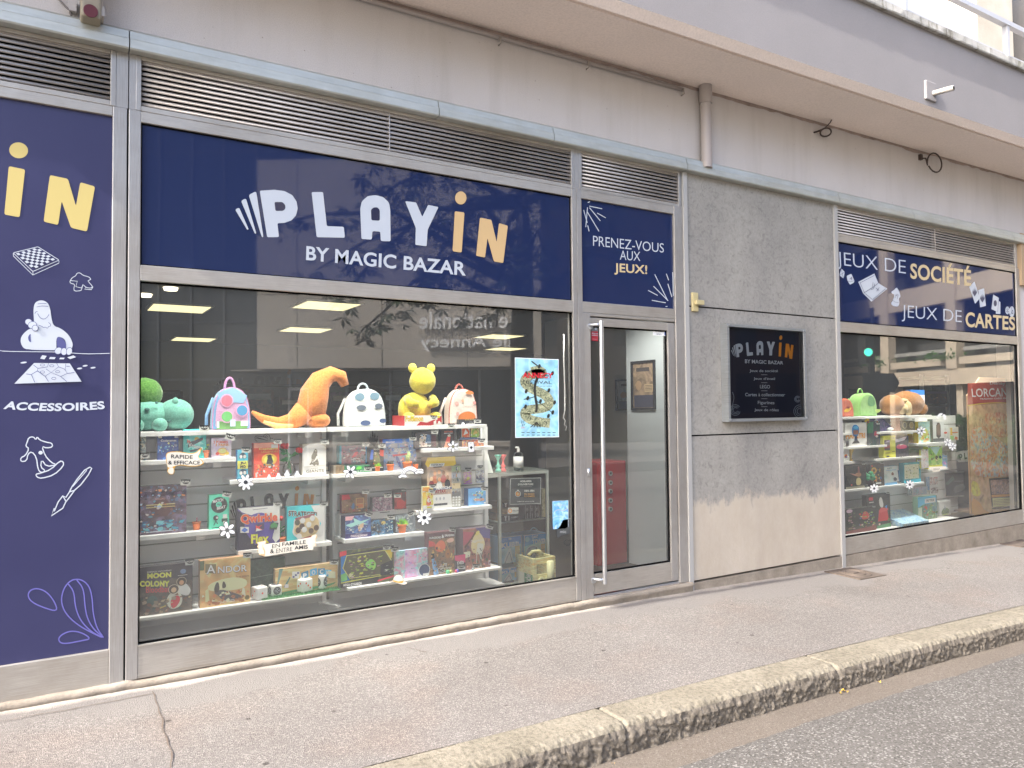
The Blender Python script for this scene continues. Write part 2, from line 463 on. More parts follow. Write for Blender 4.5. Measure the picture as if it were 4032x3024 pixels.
# ------------------------------------------------------------------ lettering
_tc = {}
def glyphs(s, bold=0.0, res=4):
    key = (s, bold)
    if key in _tc: return _tc[key]
    cu = bpy.data.curves.new('t', 'FONT'); cu.body = s; cu.offset = bold; cu.resolution_u = res; cu.fill_mode = 'FRONT'
    cu.size = 1.0; cu.space_character = 1.0+bold*1.2
    ob = bpy.data.objects.new('t', cu)
    me = ob.to_mesh()
    vs = [(q.co.x, q.co.y) for q in me.vertices]; fs = [tuple(p.vertices) for p in me.polygons]
    ob.to_mesh_clear()
    plain = ''.join(ch for ch in unicodedata.normalize('NFD', s) if unicodedata.category(ch) != 'Mn')
    if plain != s:
        cu.body = plain; me = ob.to_mesh(); ref = [(q.co.x, q.co.y) for q in me.vertices]; ob.to_mesh_clear()
    else: ref = vs
    bpy.data.objects.remove(ob); bpy.data.curves.remove(cu)
    x0 = min(q[0] for q in ref); x1 = max(q[0] for q in ref); y0 = min(q[1] for q in ref); y1 = max(q[1] for q in ref)
    vs = [((x-x0)/(x1-x0), (y-y0)/(y1-y0)) for x, y in vs]
    _tc[key] = (vs, fs, (x1-x0)/(y1-y0))
    return _tc[key]
class Sheet(MB):
    """flat artwork made of stacked shapes; fn(u, v, layer) gives the place of a point"""
    def __init__(s, fn, step=.0005):
        MB.__init__(s); s.fn = fn; s.k = 0; s.step = step
    def up(s): s.k += 1
    def poly(s, pts, mat):
        s.k += 1
        n = len(pts)
        s.add([s.fn(u, v, s.k*s.step) for u, v in pts], [tuple(range(n))], mat)
    def polys(s, vs, fs, mat):
        s.k += 1
        s.add([s.fn(u, v, s.k*s.step) for u, v in vs], fs, mat)
    def ell(s, cx, cy, rx, ry, mat, n=24, rot=0):
        c_, s_ = math.cos(rot), math.sin(rot)
        s.poly([(cx+rx*math.cos(2*PI*i/n)*c_-ry*math.sin(2*PI*i/n)*s_, cy+rx*math.cos(2*PI*i/n)*s_+ry*math.sin(2*PI*i/n)*c_) for i in range(n)], mat)
    def rect(s, x0, y0, x1, y1, mat): s.poly([(x0, y0), (x1, y0), (x1, y1), (x0, y1)], mat)
    def line(s, pts, w, mat, closed=False, aspect=1.0):
        n = len(pts); L = []; R_ = []
        for i in range(n):
            a = pts[(i-1) % n] if closed or i > 0 else pts[i]
            b_ = pts[(i+1) % n] if closed or i < n-1 else pts[i]
            dx, dy = (b_[0]-a[0])*aspect, b_[1]-a[1]; l = math.hypot(dx, dy) or 1
            nx, ny = -dy/l*w/2/aspect, dx/l*w/2
            L.append((pts[i][0]+nx, pts[i][1]+ny)); R_.append((pts[i][0]-nx, pts[i][1]-ny))
        fs = [(i, (i+1) % n, n+(i+1) % n, n+i) for i in range(n if closed else n-1)]
        s.polys(L+R_, fs, mat)
    def text(s, t, q, mat, bold=0.0, bend=0.0):
        """q = four corners TL, TR, BR, BL"""
        vs, fs, _a = glyphs(t, bold)
        out = []
        for a, b_ in vs:
            tx = (q[3][0]*(1-a)+q[2][0]*a)*(1-b_)+(q[0][0]*(1-a)+q[1][0]*a)*b_
            ty = (q[3][1]*(1-a)+q[2][1]*a)*(1-b_)+(q[0][1]*(1-a)+q[1][1]*a)*b_
            out.append((tx, ty+bend*4*a*(1-a)))
        s.polys(out, fs, mat)
    def trect(s, t, x0, y0, x1, y1, mat, bold=0.0, tilt=0.0):
        """y0 = top edge, y1 = bottom edge (picture axes or v axis alike)"""
        s.text(t, [(x0, y0), (x1, y0+tilt), (x1, y1+tilt), (x0, y1)], mat, bold)
def rnd(pts, r, n=4):
    out = []
    k = len(pts)
    for i in range(k):
        p = Vector(pts[i]); a = Vector(pts[i-1]); b_ = Vector(pts[(i+1) % k])
        la = min(r, (a-p).length*.45); lb = min(r, (b_-p).length*.45)
        p0 = p+(a-p).normalized()*la; p1 = p+(b_-p).normalized()*lb
        for j in range(n+1):
            t = j/n
            q = p0*(1-t)**2+p*2*t*(1-t)+p1*t*t
            out.append((q.x, q.y))
    return out
def smooth(pts, it=2, closed=True):
    for _ in range(it):
        o = []; n = len(pts)
        for i in range(n if closed else n-1):
            a = pts[i]; b_ = pts[(i+1) % n]
            o += [(a[0]*.75+b_[0]*.25, a[1]*.75+b_[1]*.25), (a[0]*.25+b_[0]*.75, a[1]*.25+b_[1]*.75)]
        if not closed: o = [pts[0]]+o+[pts[-1]]
        pts = o
    return pts
def wallsheet(Y, k=None):
    """artwork on a plane parallel to the shop front, drawn with measured points"""
    def fn(u, v, l):
        x, y = P(k, u, v) if k else (u, v)
        q = at(x, y, Y); q.y = Y-l
        return q
    return Sheet(fn)

# ================================================================== THE SETTING
_zx = [-60, -.183, .37, 3.467, 4.489, 10.19, 60]; _zz = [.05, .006, -.007, -.029, -.044, -.184, -.20]
def zb(x):
    for i in range(len(_zx)-1):
        if x <= _zx[i+1]:
            t = (x-_zx[i])/(_zx[i+1]-_zx[i])
            return _zz[i]*(1-t)+_zz[i+1]*t
    return _zz[-1]
def grid(name, xs, ys, zf, mat, kind='structure', sm=True):
    b = MB(); n = len(ys)
    vs = [(x, y, zf(x, y)) for x in xs for y in ys]
    fs = [(i*n+j, (i+1)*n+j, (i+1)*n+j+1, i*n+j+1) for i in range(len(xs)-1) for j in range(n-1)]
    b.add(vs, fs, mat, sm)
    o = b.build(name); tag(o, kind=kind)
    return o
def frange(a, b_, n): return [a+(b_-a)*i/n for i in range(n+1)]
def kb(x): return -1.475-.0175*max(0, x-1)          # back edge of the kerb
XS = [-60, -30, -15]+frange(-8, 16, 96)+[30, 60]
b = MB(); V = []; F_ = []
YT = [0, .1, .3, .6, .85, 1]
for x in XS:
    for t in YT:
        y = .08+(kb(x)-.08)*t
        V.append((x, y, zb(x)+.02*y+.004*noise.noise(Vector((x*1.3, y*2, 0)))))
n = len(YT)
F_ = [(i*n+j, i*n+j+1, (i+1)*n+j+1, (i+1)*n+j) for i in range(len(XS)-1) for j in range(n-1)]
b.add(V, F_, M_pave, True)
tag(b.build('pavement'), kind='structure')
# kerb: rough granite stones with mortar joints
JO = [-4.6, -3.1, -1.7, -.35, 1.05, 2.42, 4.03, 4.88, 6.35, 7.6, 8.9, 10.2, 11.6, 13.2, 14.6]
def kerb():
    b = MB(); prof = []
    for t in frange(0, .178, 9): prof.append((t, 0.0, 0))
    for a in frange(0, PI/2, 6)[1:]: prof.append((.178+.047*math.sin(a), -.047+.047*math.cos(a), 1))
    for t in frange(-.056, -.17, 14): prof.append((.228-.012*(t+.17), t, 2))
    dx = .009
    xs = [-60, -30, -12]+frange(-3, 9, int(12/dx))+frange(9.05, 16, 90)+[30, 60]
    V = []
    for x in xs:
        jd = min(abs(x-j) for j in JO); g = max(0, 1-jd/.012) if jd < .012 else 0
        sid = sum(1 for j in JO if j < x)
        wob = .012*noise.noise(Vector((sid*7.7, 0, 0)))+.006*noise.noise(Vector((x*2.2, 3, 0)))
        for d, z, k in prof:
            q = Vector((x*21, d*21, z*21)); q2 = Vector((x*55, d*55+4, z*55)); q3 = Vector((x*7, d*7, z*7+2))
            q4 = Vector((x*85, d*85, z*85)); r = noise.noise(q)*.35+noise.noise(q2)*.6+.55*noise.noise(q4)+.35*noise.noise(q3)
            if k == 0: dd, dz = 0, .0022*r
            elif k == 1: dd, dz = .010*r, .007*r-.002
            else: dd, dz = .015*r+.003, 0
            dd -= g*(.012 if k else 0); dz -= g*.010
            y = kb(x)-d-wob*(1 if d > .1 else 0)-dd
            V.append((x, y, zb(x)+.02*kb(x)+z+dz-.002+(.004*noise.noise(Vector((sid*3.3, 8, 0))))))
    n = len(prof)
    fs = [(i*n+j, i*n+j+1, (i+1)*n+j+1, (i+1)*n+j) for i in range(len(xs)-1) for j in range(n-1)]
    top = [f for f in fs if (f[0] % n) < 13]; fr = [f for f in fs if (f[0] % n) >= 13]
    b.add(V, top, M_kerb, True); o0 = b
    b.add(V, fr, M_hewn, True)
    return tag(b.build('kerb'), kind='structure')
kerb()
def gz(x): return zb(x)-.03-.150
grid('gutter', XS, [-1.70, -1.78, -1.86, -2.02], lambda x, y: gz(x)+.004*noise.noise(Vector((x*3, y*9, 1))), M_gutter)
# the road starts with a ragged asphalt edge
def redge(x): return -1.955+.012*noise.noise(Vector((x*5, 2, 0)))+.010*noise.noise(Vector((x*17, 5, 0)))-.02*max(0, noise.noise(Vector((x*1.1, 9, 0))))
b = MB(); V = []; YT = [0, .006, .04, .15, .4, 1]
XR = [-60, -30, -12]+frange(-3, 9, 500)+frange(9.2, 16, 60)+[30, 60]
for x in XR:
    for i, t in enumerate(YT):
        y = redge(x)*(1-t)+(-13.0)*t
        V.append((x, y, gz(x)+(.001 if i == 0 else .012)+.03*min(1, t*6)))
n = len(YT)
b.add(V, [(i*n+j, i*n+j+1, (i+1)*n+j+1, (i+1)*n+j) for i in range(len(XR)-1) for j in range(n-1)], M_road, True)
tag(b.build('road'), kind='structure')
b = MB(); b.box(-60, 60, -60, -11.5, -.5, -.06, M_pave); tag(b.build('far_pavement'), kind='structure')
b = MB(); b.box(-400, 400, -400, 400, -1.0, -.6, paint('6c675f', .9, .1)); tag(b.build('ground'), kind='structure')
# cracks in the pavement
def crack(pts, w, name='pavement_crack'):
    b = MB(); V = []
    for i, (x, y) in enumerate(pts):
        d = Vector((pts[min(i+1, len(pts)-1)][0]-pts[max(0, i-1)][0], pts[min(i+1, len(pts)-1)][1]-pts[max(0, i-1)][1], 0)).normalized()
        nrm = Vector((-d.y, d.x, 0)); ww = w*(.5+abs(noise.noise(Vector((x*30, y*30, 0))))*1.6)
        z = zb(x)+.02*y+.0055
        V += [Vector((x, y, z))+nrm*ww/2, Vector((x, y, z))-nrm*ww/2]
    b.add(V, [(2*i, 2*i+1, 2*i+3, 2*i+2) for i in range(len(pts)-1)], paint('5d544c', .95, .05))
    return tag(b.build(name), kind='structure')
random.seed(4)
def wander(a, b_, n, amp):
    o = []
    for i in range(n+1):
        t = i/n
        o.append((a[0]*(1-t)+b_[0]*t+amp*noise.noise(Vector((a[0]*9+t*7, 1, 0))), a[1]*(1-t)+b_[1]*t+amp*noise.noise(Vector((a[0]*5, t*7, 3)))))
    return o
crack(wander((.50, -.12), (.47, -1.45), 60, .035), .006)
crack(wander((-.6, -.20), (.50, -.155), 30, .015), .006)
crack(wander((1.95, -.16), (2.02, -.30), 10, .02), .006)

# ================================================================== THE SHOP BUILDING
SHOP = thing('shop_building', 'pale rendered building with aluminium shopfront, louvres and overhanging balcony', 'building')
def soff(x): return 4.21+.0125*(x-2)
XE = 16.0
# wall band between cornice and soffit, shell, upper storey
b = MB()
b.box(-1.6, XE, .02, .30, 3.44, 4.6, M_wall)
b.build('facade_wall', SHOP)
b = MB()
b.box(-1.62, XE, 10.5, 10.7, -.4, 12, M_wall); b.box(-1.62, -1.42, .3, 10.5, -.4, 12, M_wall); b.box(XE-.2, XE, .3, 10.5, -.4, 12, M_wall)
b.box(-1.62, XE, .9, 10.7, 11.9, 12.1, M_wall)
b.box(-1.4, XE-.2, .3, 10.5, 4.3, 4.5, M_wall)
b.build('outer_wall', SHOP)
b = MB()
b.box(-1.6, 12.15, 1.15, 1.4, 4.6, 9.4, paint('c4c6c8', .8, .2)); b.box(15.6, XE, 1.15, 1.4, 4.6, 9.4, M_wall)
b.box(-1.6, XE, .9, 1.4, 9.4, 12, M_wall)
up = b.build('upper_wall', SHOP)
b = MB(); b.box(12.15, 15.6, 1.32, 1.36, 4.6, 9.4, paint('24262a', .2, .6))
b.build('window', SHOP)
b = MB(); b.box(11.0, 12.0, .75, 1.15, 4.6, 9.4, stucco('pier_render', (.62, .56, .46, 1), (.52, .46, .36, 1), 60, .3, 3.0)[0])
b.build('pier', SHOP)
# balcony: soffit, chamfered drip edge, front
b = MB(); xa, xb = -1.6, XE
prof = [(.02, 0), (-.57, 0), (-.573, .016), (-.592, .016), (-.612, -.004), (-.668, .055), (-.668, .79), (.02, .79)]
def ring(x, z0=None): return [(x, y, soff(x)+z) for y, z in prof]
n = len(prof); V = ring(xa)+ring(xb)
b.add(V, [(1, 0, n, n+1)], M_soffit)
b.add(V, [(i+1, i, n+i, n+i+1) for i in (1, 2, 3, 4)], M_soffit); b.add(V, [(6, 5, n+5, n+6), (7, 6, n+6, n+7)], M_balc)
b.add(V, [tuple(range(n)), tuple(range(n, 2*n))[::-1]], M_balc)
BAL = b.build('balcony', SHOP)
b = MB()
V = []
for x in frange(-1.6, XE, 220):
    for i, (y, z) in enumerate([(-.655, .792), (-.705, .787), (-.71, .80), (-.705, .865), (-.60, .885), (-.60, .80)]):
        w = .006*noise.noise(Vector((x*6, i*3.1, 0)))+.004*noise.noise(Vector((x*23, i, 5)))
        V.append((x, y+w, soff(x)+z+w*.7))
b.add(V, [(i*6+j, i*6+(j+1) % 6, (i+1)*6+(j+1) % 6, (i+1)*6+j) for i in range(220) for j in range(6)], M_coping)
b.build('coping', BAL)
b = MB(); mr = paint('b0b0b2', .4, .4)
def rail(xa, xb, y, dz, h, d):
    b.hexa([(xa, y-d, soff(xa)+dz), (xb, y-d, soff(xb)+dz), (xb, y+d, soff(xb)+dz), (xa, y+d, soff(xa)+dz),
            (xa, y-d, soff(xa)+dz+h), (xb, y-d, soff(xb)+dz+h), (xb, y+d, soff(xb)+dz+h), (xa, y+d, soff(xa)+dz+h)], mr)
rail(-1.6, XE, -.60, 1.28, .05, .03); rail(-1.6, XE, -.58, .885, .09, .02)
for x in (-1.4, 1.6, 4.6, 6.9, 8.83, 10.8, 13):
    b.box(x-.025, x+.025, -.62, -.57, soff(x)+.88, soff(x)+1.28, mr)
b.build('railing', BAL)
b = MB(); V = []; xs = frange(-1.5, XE, 420)
for x in xs:
    w = .030+.020*noise.noise(Vector((x*2.3, 1, 0)))+.016*noise.noise(Vector((x*9, 4, 0)))+.012*noise.noise(Vector((x*24, 4, 7)))
    V += [(x, .0185, soff(x)-.001), (x, .0165, soff(x)-max(.006, w))]
b.add(V, [(2*i, 2*i+1, 2*i+3, 2*i+2) for i in range(len(xs)-1)], stucco('flaking_paint', (.40, .32, .28, 1), (.25, .20, .175, 1), 60, .6, 6.0)[0]); b.build('flaking_paint', SHOP)
# drip sill of cornice
b = MB()
CP = [(.03, 3.47), (-.055, 3.47), (-.062, 3.478), (-.062, 3.525), (-.05, 3.533), (-.045, 3.575), (-.01, 3.60), (.03, 3.605)]
def corn(xa, xb):
    V = [(x, y, z) for x in (xa, xb) for y, z in CP]; n = len(CP)
    b.add(V, [(i, i+1, n+i+1, n+i) for i in range(n-1)]+[tuple(range(n))[::-1], tuple(range(n, 2*n))], M_cornice)
cj = [-1.2, .372, 2.25, 3.2, 4.565, 6.62, 7.9, 10.05, 11.5, 14]
for i in range(len(cj)-1): corn(cj[i]+.003, cj[i+1]-.003)
b.build('cornice', SHOP)
# concrete cladding with two open joints
b = MB()
for z0, z1 in ((.03, 1.232), (1.245, 2.328), (2.341, 3.47)): b.box(4.604, 6.594, .004, .10, z0, z1, M_conc)
b.box(4.604, 6.594, .03, .14, .03, 3.47, M_gap)
b.build('concrete_cladding', SHOP)
# plinth: rough lipped base under the left bays, flush on the right
b = MB(); V = []; xs = frange(-1.4, 4.58, 260)
for x in xs:
    w = .004*noise.noise(Vector((x*9, 0, 0)))+.003*noise.noise(Vector((x*31, 0, 2)))
    lipz = .028+(.008 if x < .4 else 0)+w
    for i, (y, z) in enumerate([(.06, lipz), (-.018+w, lipz), (-.032+w, lipz-.008), (-.034+w*1.5, lipz-.030), (-.026+w, lipz-.040), (-.024+w, zb(x)-.05)]):
        V.append((x, y, z))
b.add(V, [(i*6+j, i*6+j+1, (i+1)*6+j+1, (i+1)*6+j) for i in range(len(xs)-1) for j in range(5)], M_plinth, True)
b.box(4.58, XE, -.006, .12, -.4, .012, M_plinth)
b.build('plinth', SHOP)

def framed(name, x0, x1, z0, z1, l, r, t, bt, mat_h=M_alu, mat_v=M_aluv, y0=0.0, y1=.07, parent=SHOP, extra=None):
    """rectangular aluminium frame round an opening, members of widths l r t bt outside it"""
    b = MB(); w = .0
    b.box(x0-l, x0, y0, y1, z0-bt, z1+t, mat_v); b.box(x1, x1+r, y0, y1, z0-bt, z1+t, mat_v)
    if t: b.box(x0, x1, y0+.003, y1-.003, z1, z1+t, mat_h)
    if bt: b.box(x0, x1, y0+.003, y1-.003, z0-bt, z0, mat_h)
    if extra: extra(b)
    o = b.build(name, parent); bevel(o, .004)
    return o
# ---- louvre bands under the cornice
def louvre(x0, x1, z0, z1, parts=1):
    b = MB()
    b.box(x0-.028, x0, .0, .06, z0-.03, z1+.022, M_aluv); b.box(x1, x1+.028, .0, .06, z0-.03, z1+.022, M_aluv)
    b.box(x0, x1, .003, .058, z1, z1+.022, M_alu); b.box(x0, x1, .003, .058, z0-.03, z0, M_alu)
    o = b.build('louvre', SHOP); bevel(o, .003)
    s = MB(); n = 9; p = (z1-z0)/n
    for i in range(n):
        z = z0+p*(i+.5)
        y0_ = .012
        pr = [(.010, -.004), (.016, .014), (.030, .024), (.055, .030), (.055, .022), (.032, .016), (.020, .006)]
        V = [(x, y, z+dz-.006) for x in (x0, x1) for y, dz in pr]; k = len(pr)
        s.add(V, [(j, (j+1) % k, k+(j+1) % k, k+j) for j in range(k)]+[tuple(range(k))[::-1], tuple(range(k, 2*k))], M_slat, True)
    s.box(x0, x1, .075, .08, z0, z1, M_dark)
    for i in range(1, parts): xx = x0+(x1-x0)*i/parts; s.box(xx-.003, xx+.003, .008, .05, z0, z1, M_slat)
    s.build('slats', o)
ZL0, ZL1 = 3.19, 3.448
b = MB(); b.box(.3135, .371, .001, .07, 3.16, 3.472, M_aluv); b.box(.376, .409, .001, .07, 3.16, 3.472, M_aluv); b.box(.371, .376, .03, .07, 0, 3.472, M_gap); b.build('mullion', SHOP); b = MB(); b.box(3.4285, 3.4715, .001, .06, 3.16, 3.472, M_aluv); b.build('mullion', SHOP)
louvre(-.88, .285, ZL0, ZL1); louvre(.437, 3.40, ZL0, ZL1, 2); louvre(3.50, 4.515, ZL0, ZL1); louvre(6.665, 10.19, ZL0, ZL1, 2)
# ---- left bay: matt navy panel in an aluminium frame
framed('panel_frame', -1.05, .297, .216, 3.105, .07, .0705, .055, .19)
# ---- main bay
x0, x1 = .437, 3.399
def mid(b): b.box(x0, x1, .0015, .067, 2.210, 2.299, M_alu)
WF = framed('shop_window', x0, x1, .215, 3.097, .0615, .045, .063, .182, extra=mid)
b = MB(); b.box(x0, x1, -.004, .03, .207, .2155, M_alu); b.box(x0-.002, x1+.002, -.003, .0, .052, .055, M_alu); b.build('sill', WF)
b = MB(); b.quad([(x0, .03, .21), (x1, .03, .21), (x1, .03, 2.215), (x0, .03, 2.215)], M_glass); b.build('glass', WF)
b = MB()
for xx in (x0, x1-.008): b.box(xx, xx+.008, .018, .042, .215, 3.097, M_gap)
for zz in (.215, 2.202, 2.2985, 3.089): b.box(x0+.008, x1-.008, .018, .042, zz, zz+.008, M_gap)
b.build('gasket', WF)
# ---- door bay: transom panel above, door below
x2, x3 = 3.492, 4.459
b = MB()
b.box(3.446, 3.492, 0, .08, .03, 3.17, M_aluv); b.box(4.459, 4.556, 0, .08, .03, 3.17, M_aluv)
b.box(x2, x3, .003, .077, 3.097, 3.17, M_alu); b.box(x2, x3, .003, .077, 2.215, 2.299, M_alu)
b.box(x2, 3.565, .003, .077, .03, 2.215, M_aluv); b.box(x2, x3, .006, .08, 2.19, 2.215, M_alu)
b.box(3.565, x3, .01, .1, .0, .045, M_steel)
DF = b.build('door_frame', SHOP); bevel(DF, .004)
b = MB(); gx0, gx1, gz0, gz1 = at(2327, 1283).x, at(2634, 1299).x, at(2500, 2238).z, at(2480, 1291).z
dx0, dx1, dz0, dz1 = 3.572, 4.453, .055, 2.180
b.box(dx0, gx0, .012, .06, dz0, dz1, M_aluv); b.box(gx1, dx1, .012, .06, dz0, dz1, M_aluv)
b.box(gx0, gx1, .014, .058, gz1, dz1, M_alu); b.box(gx0, gx1, .014, .058, dz0, gz0, M_alu)
DOOR = b.build('entrance_door', SHOP); bevel(DOOR, .004)
b = MB(); b.quad([(gx0, .04, gz0), (gx1, .04, gz0), (gx1, .04, gz1), (gx0, .04, gz1)], M_glass); b.build('door_glass', DOOR)
b = MB(); g = .010
b.box(gx0, gx0+g, .03, .05, gz0, gz1, M_gap); b.box(gx1-g, gx1, .03, .05, gz0, gz1, M_gap)
b.box(gx0+g, gx1-g, .03, .05, gz1-g, gz1, M_gap); b.box(gx0+g, gx1-g, .03, .05, gz0, gz0+g, M_gap); b.build('gasket', DOOR)
b = MB(); hp = at(2367, 1262, -.07); hb = at(2376, 2300, -.07)
b.cyl((hp.x, -.07, hb.z), (hp.x, -.07, hp.z),   .0175, .0175, M_steel, 20)
for z in (hp.z-.03, hb.z+.03):
    b.tube([(hp.x, -.07, z), (hp.x-.03, -.045, z), (hp.x-.05, -.01, z), (hp.x-.05, .012, z)], .012, M_steel)
    b.cyl((hp.x-.05, .012, z-.01), (hp.x-.05, -.004, z-.01), .024, .024, M_steel, 12)
b.build('handle', DOOR)
b = MB(); kx = at(2318, 1860)
b.lathe((kx.x, .0, kx.z), [(.0, -.03), (.011, -.03), (.011, .03), (.0, .03)], M_steel, 10); b.build('lock', DF)
# white posts either side of the concrete
b = MB(); mw = paint('9c9b98', .5, .35)
b.box(4.558, 4.603, -.012, .10, zb(4.58)-.02, 3.468, mw); b.build('post', SHOP)
b = MB(); b.box(6.596, 6.650, -.012, .10, zb(6.6)-.02, 3.468, mw); b.build('post', SHOP)
# ---- right bay
x4, x5 = 6.668, 10.20
def mid2(b): b.box(x4, x5, .0015, .067, 2.208, 2.309, M_alu)
WR = framed('shop_window', x4, x5, .182, 3.108, .016, .085, .052, .165, extra=mid2)
b = MB(); b.quad([(x4, .03, .178), (x5, .03, .178), (x5, .03, 2.212), (x4, .03, 2.212)], M_glass); b.build('glass', WR)
b = MB()
for xx in (x4, x5-.012): b.box(xx, xx+.012, .016, .044, .182, 3.108, M_gap)
for zz in (.182, 2.196, 2.3085, 3.098): b.box(x4+.012, x5-.012, .016, .044, zz, zz+.012, M_gap)
b.build('gasket', WR)
b = MB(); b.box(10.29, XE, .02, .3, -.3, 3.47, M_wall); b.box(10.285, 10.9, -.03, .02, 2.95, 3.6, paint('a48e74', .7, .2)); b.build('side_wall', SHOP)
# ---- rooms behind the glass
b = MB(); b.box(-1.4, XE-.2, .08, 10.5, -.1, .0, paint('3a332c', .45, .4)); b.build('shop_floor', SHOP)
b = MB(); b.box(-1.4, XE-.2, .10, 10.5, 2.70, 2.78, paint('7c7d7c', .9, .1)); b.build('shop_ceiling', SHOP)
b = MB(); dk = paint('5c5e60', .85, .15)
b.box(-1.4, XE-.2, 9.6, 9.7, 0, 2.7, dk); b.box(-1.4, -1.3, .1, 9.6, 0, 2.7, dk); b.box(11.6, 11.7, .1, 9.6, 0, 2.7, dk)
b.box(-1.4, .36, .075, .1, 0, 3.44, dk); b.box(3.42, 3.49, .08, .1, 0, 3.44, dk); b.box(4.46, 6.66, .11, .16, -.1, 3.44, dk); b.box(10.2, 11.7, .08, .1, 0, 3.44, dk)
b.box(.36, 3.46, .12, .14, 2.79, 3.44, dk); b.box(3.46, 4.46, .12, .14, 2.79, 3.44, dk); b.box(6.66, 10.2, .12, .14, 2.79, 3.44, dk)
b.build('inner_wall', SHOP)
b = MB(); pw = paint('b9c0c5', .85, .2)
b.box(4.75, 4.90, .16, .98, 0, 2.7, pw); b.box(4.90, 6.4, .90, .98, 0, 2.7, pw); b.box(6.0, 6.1, .98, 4.2, 0, 2.7, paint('c0c2ba', .85, .2)); b.box(6.1, 6.6, .16, 4.2, 0, 2.7, dk)
b.build('partition_wall', SHOP)

# rainwater pipe, conduit, wall fittings
b = MB(); pc = at(2782, 500, -.05)
b.cyl((pc.x, -.045, 3.53), (pc.x, -.045, 4.09), .047, .047, M_pipe, 18); b.cyl((pc.x, -.045, 4.09), (pc.x, -.045, soff(pc.x)+.01), .056, .056, M_pipe, 18)
b.box(pc.x+.040, pc.x+.052, -.06, .02, 3.53, 4.1, M_pipe)
tag(b.build('downpipe'), 'short pale drainpipe between the cornice and the balcony soffit', 'drainpipe')
b = MB(); ca, cb = at(1430, -2, -.01), at(2693, 352, -.01)
b.tube([(-1.5, .0, ca.z), (ca.x, .0, ca.z+.01), (cb.x, .0, cb.z)], .016, M_pipe, 10)
tag(b.build('conduit'), 'thin pale pipe running along the wall just under the balcony soffit', 'conduit')
for k_, (px, py) in enumerate(((1963, 150), (2308, 246), (2682, 352))):
    q = at(px, py, 0); b = MB(); mh = paint('8d8780', .6, .4)
    b.tube([(q.x, .02, q.z), (q.x, -.03, q.z-.005), (q.x, -.035, q.z-.05), (q.x, .0, q.z-.055)], .006, mh, 6)
    tag(b.build('pipe_hook'), ['pipe hook nearest the left end of the thin wall pipe', 'middle pipe hook holding the thin wall pipe', 'pipe hook at the right end of the thin wall pipe beside the drainpipe'][k_], 'hook', 'hooks holding the wall pipe')
blk = paint('443a36', .6, .3)
q = at(3222, 522, 0); b = MB()
b.tube([(q.x-.04, .02, q.z)]+[(q.x+.045-.075*math.cos(a), -.05-.03*math.sin(a), q.z-.005+.03*math.sin(a)) for a in frange(0, 2*PI, 14)], .0085, blk, 6)
b.tube([(q.x-.04, -.0, q.z), (q.x+.02, -.06, q.z+.03), (q.x+.08, -.08, q.z+.09), (q.x+.10, -.08, q.z+.12)], .0055, blk, 6)
tag(b.build('cable_loop'), 'small flat black cable loop with a loose end, nearer the drainpipe', 'cable', 'cable loops left on the wall')
q = at(3655, 648, 0); b = MB()
b.tube([(q.x-.14, .02, q.z+.05), (q.x-.12, -.04, q.z+.04)]+[(q.x-.125*math.cos(a), -.06-.02*math.sin(a/2), q.z+.105*math.sin(a)) for a in frange(-.4, 2*PI-.5, 18)], .0085, blk, 6)
b.box(q.x-.16, q.x-.12, -.01, .02, q.z+.03, q.z+.09, blk)
tag(b.build('cable_loop'), 'wide round black cable loop hanging above the far right window', 'cable', 'cable loops left on the wall')
# old alarm siren at the top left
q0 = at(316, 92, -.06); q1 = at(396, 92, -.06); b = MB(); mb = paint('8a8272', .6, .3)
b.box(q0.x, q1.x, -.14, .02, q0.z+.01, q0.z+.40, mb); SI = b.build('alarm_siren'); bevel(SI, .012)
tag(SI, 'weathered beige alarm siren box with a dark red disc, above the left louvre', 'alarm siren')
qd = at(357, 44, -.141); b = MB(); b.cyl((qd.x, -.14, qd.z), (qd.x, -.147, qd.z), .034, .034, paint('5a3038', .7, .2), 20); b.build('red_disc', SI)
b = MB(); b.box(q1.x-.005, q1.x+.015, -.12, -.02, q0.z+.04, q0.z+.09, paint('b3aca6', .5, .3)); b.build('latch', SI)
b = MB(); e0, e1, e2 = at(220, -5, 0), at(275, 45, 0), at(285, 80, 0)
b.tube([(e0.x, .0, e0.z+.1), (e0.x+.01, -.01, e0.z), (e1.x-.02, -.01, e1.z+.015), (e1.x, -.01, e1.z), (e2.x, -.0, e2.z)], .006, paint('6f6a68', .6, .3), 6)
b.box(e1.x-.005, e1.x+.03, -.03, .02, e1.z-.005, e1.z+.06, paint('aaa5a3', .6, .3))
tag(b.build('wall_cable'), 'thin grey cable with a small junction box, left of the beige siren', 'cable')
# spout on the balcony front
q = at(3660, 360, -.668); b = MB(); b.box(q.x-.09, q.x+.09, -.688, -.66, q.z-.095, q.z+.09, M_balc); SP = b.build('drain_spout'); bevel(SP, .01)
tag(SP, 'small square plate with a white drain spout on the balcony front', 'drain spout')
b = MB(); b.tube([(q.x+.03, -.68, q.z-.02), (q.x+.05, -.78, q.z-.02), (q.x+.06, -.86, q.z-.025)], .026, paint('a29d98', .4, .4), 12)
b.cyl((q.x+.06, -.861, q.z-.025), (q.x+.0605, -.864, q.z-.025), .018, .018, M_gap, 12); b.build('pipe', SP)
# yellow door-chime box
q = at(2737, 1188, 0); b = MB(); my = paint('b0a47c', .5, .3)
b.box(q.x-.045, q.x+.02, -.02, .004, q.z-.085, q.z+.075, my); b.box(q.x-.03, q.x+.06, -.05, -.02, q.z-.03, q.z+.01, my)
CH = b.build('wall_box'); bevel(CH, .004); tag(CH, 'small cream plastic box with a lever on the concrete by the door post', 'wall box')
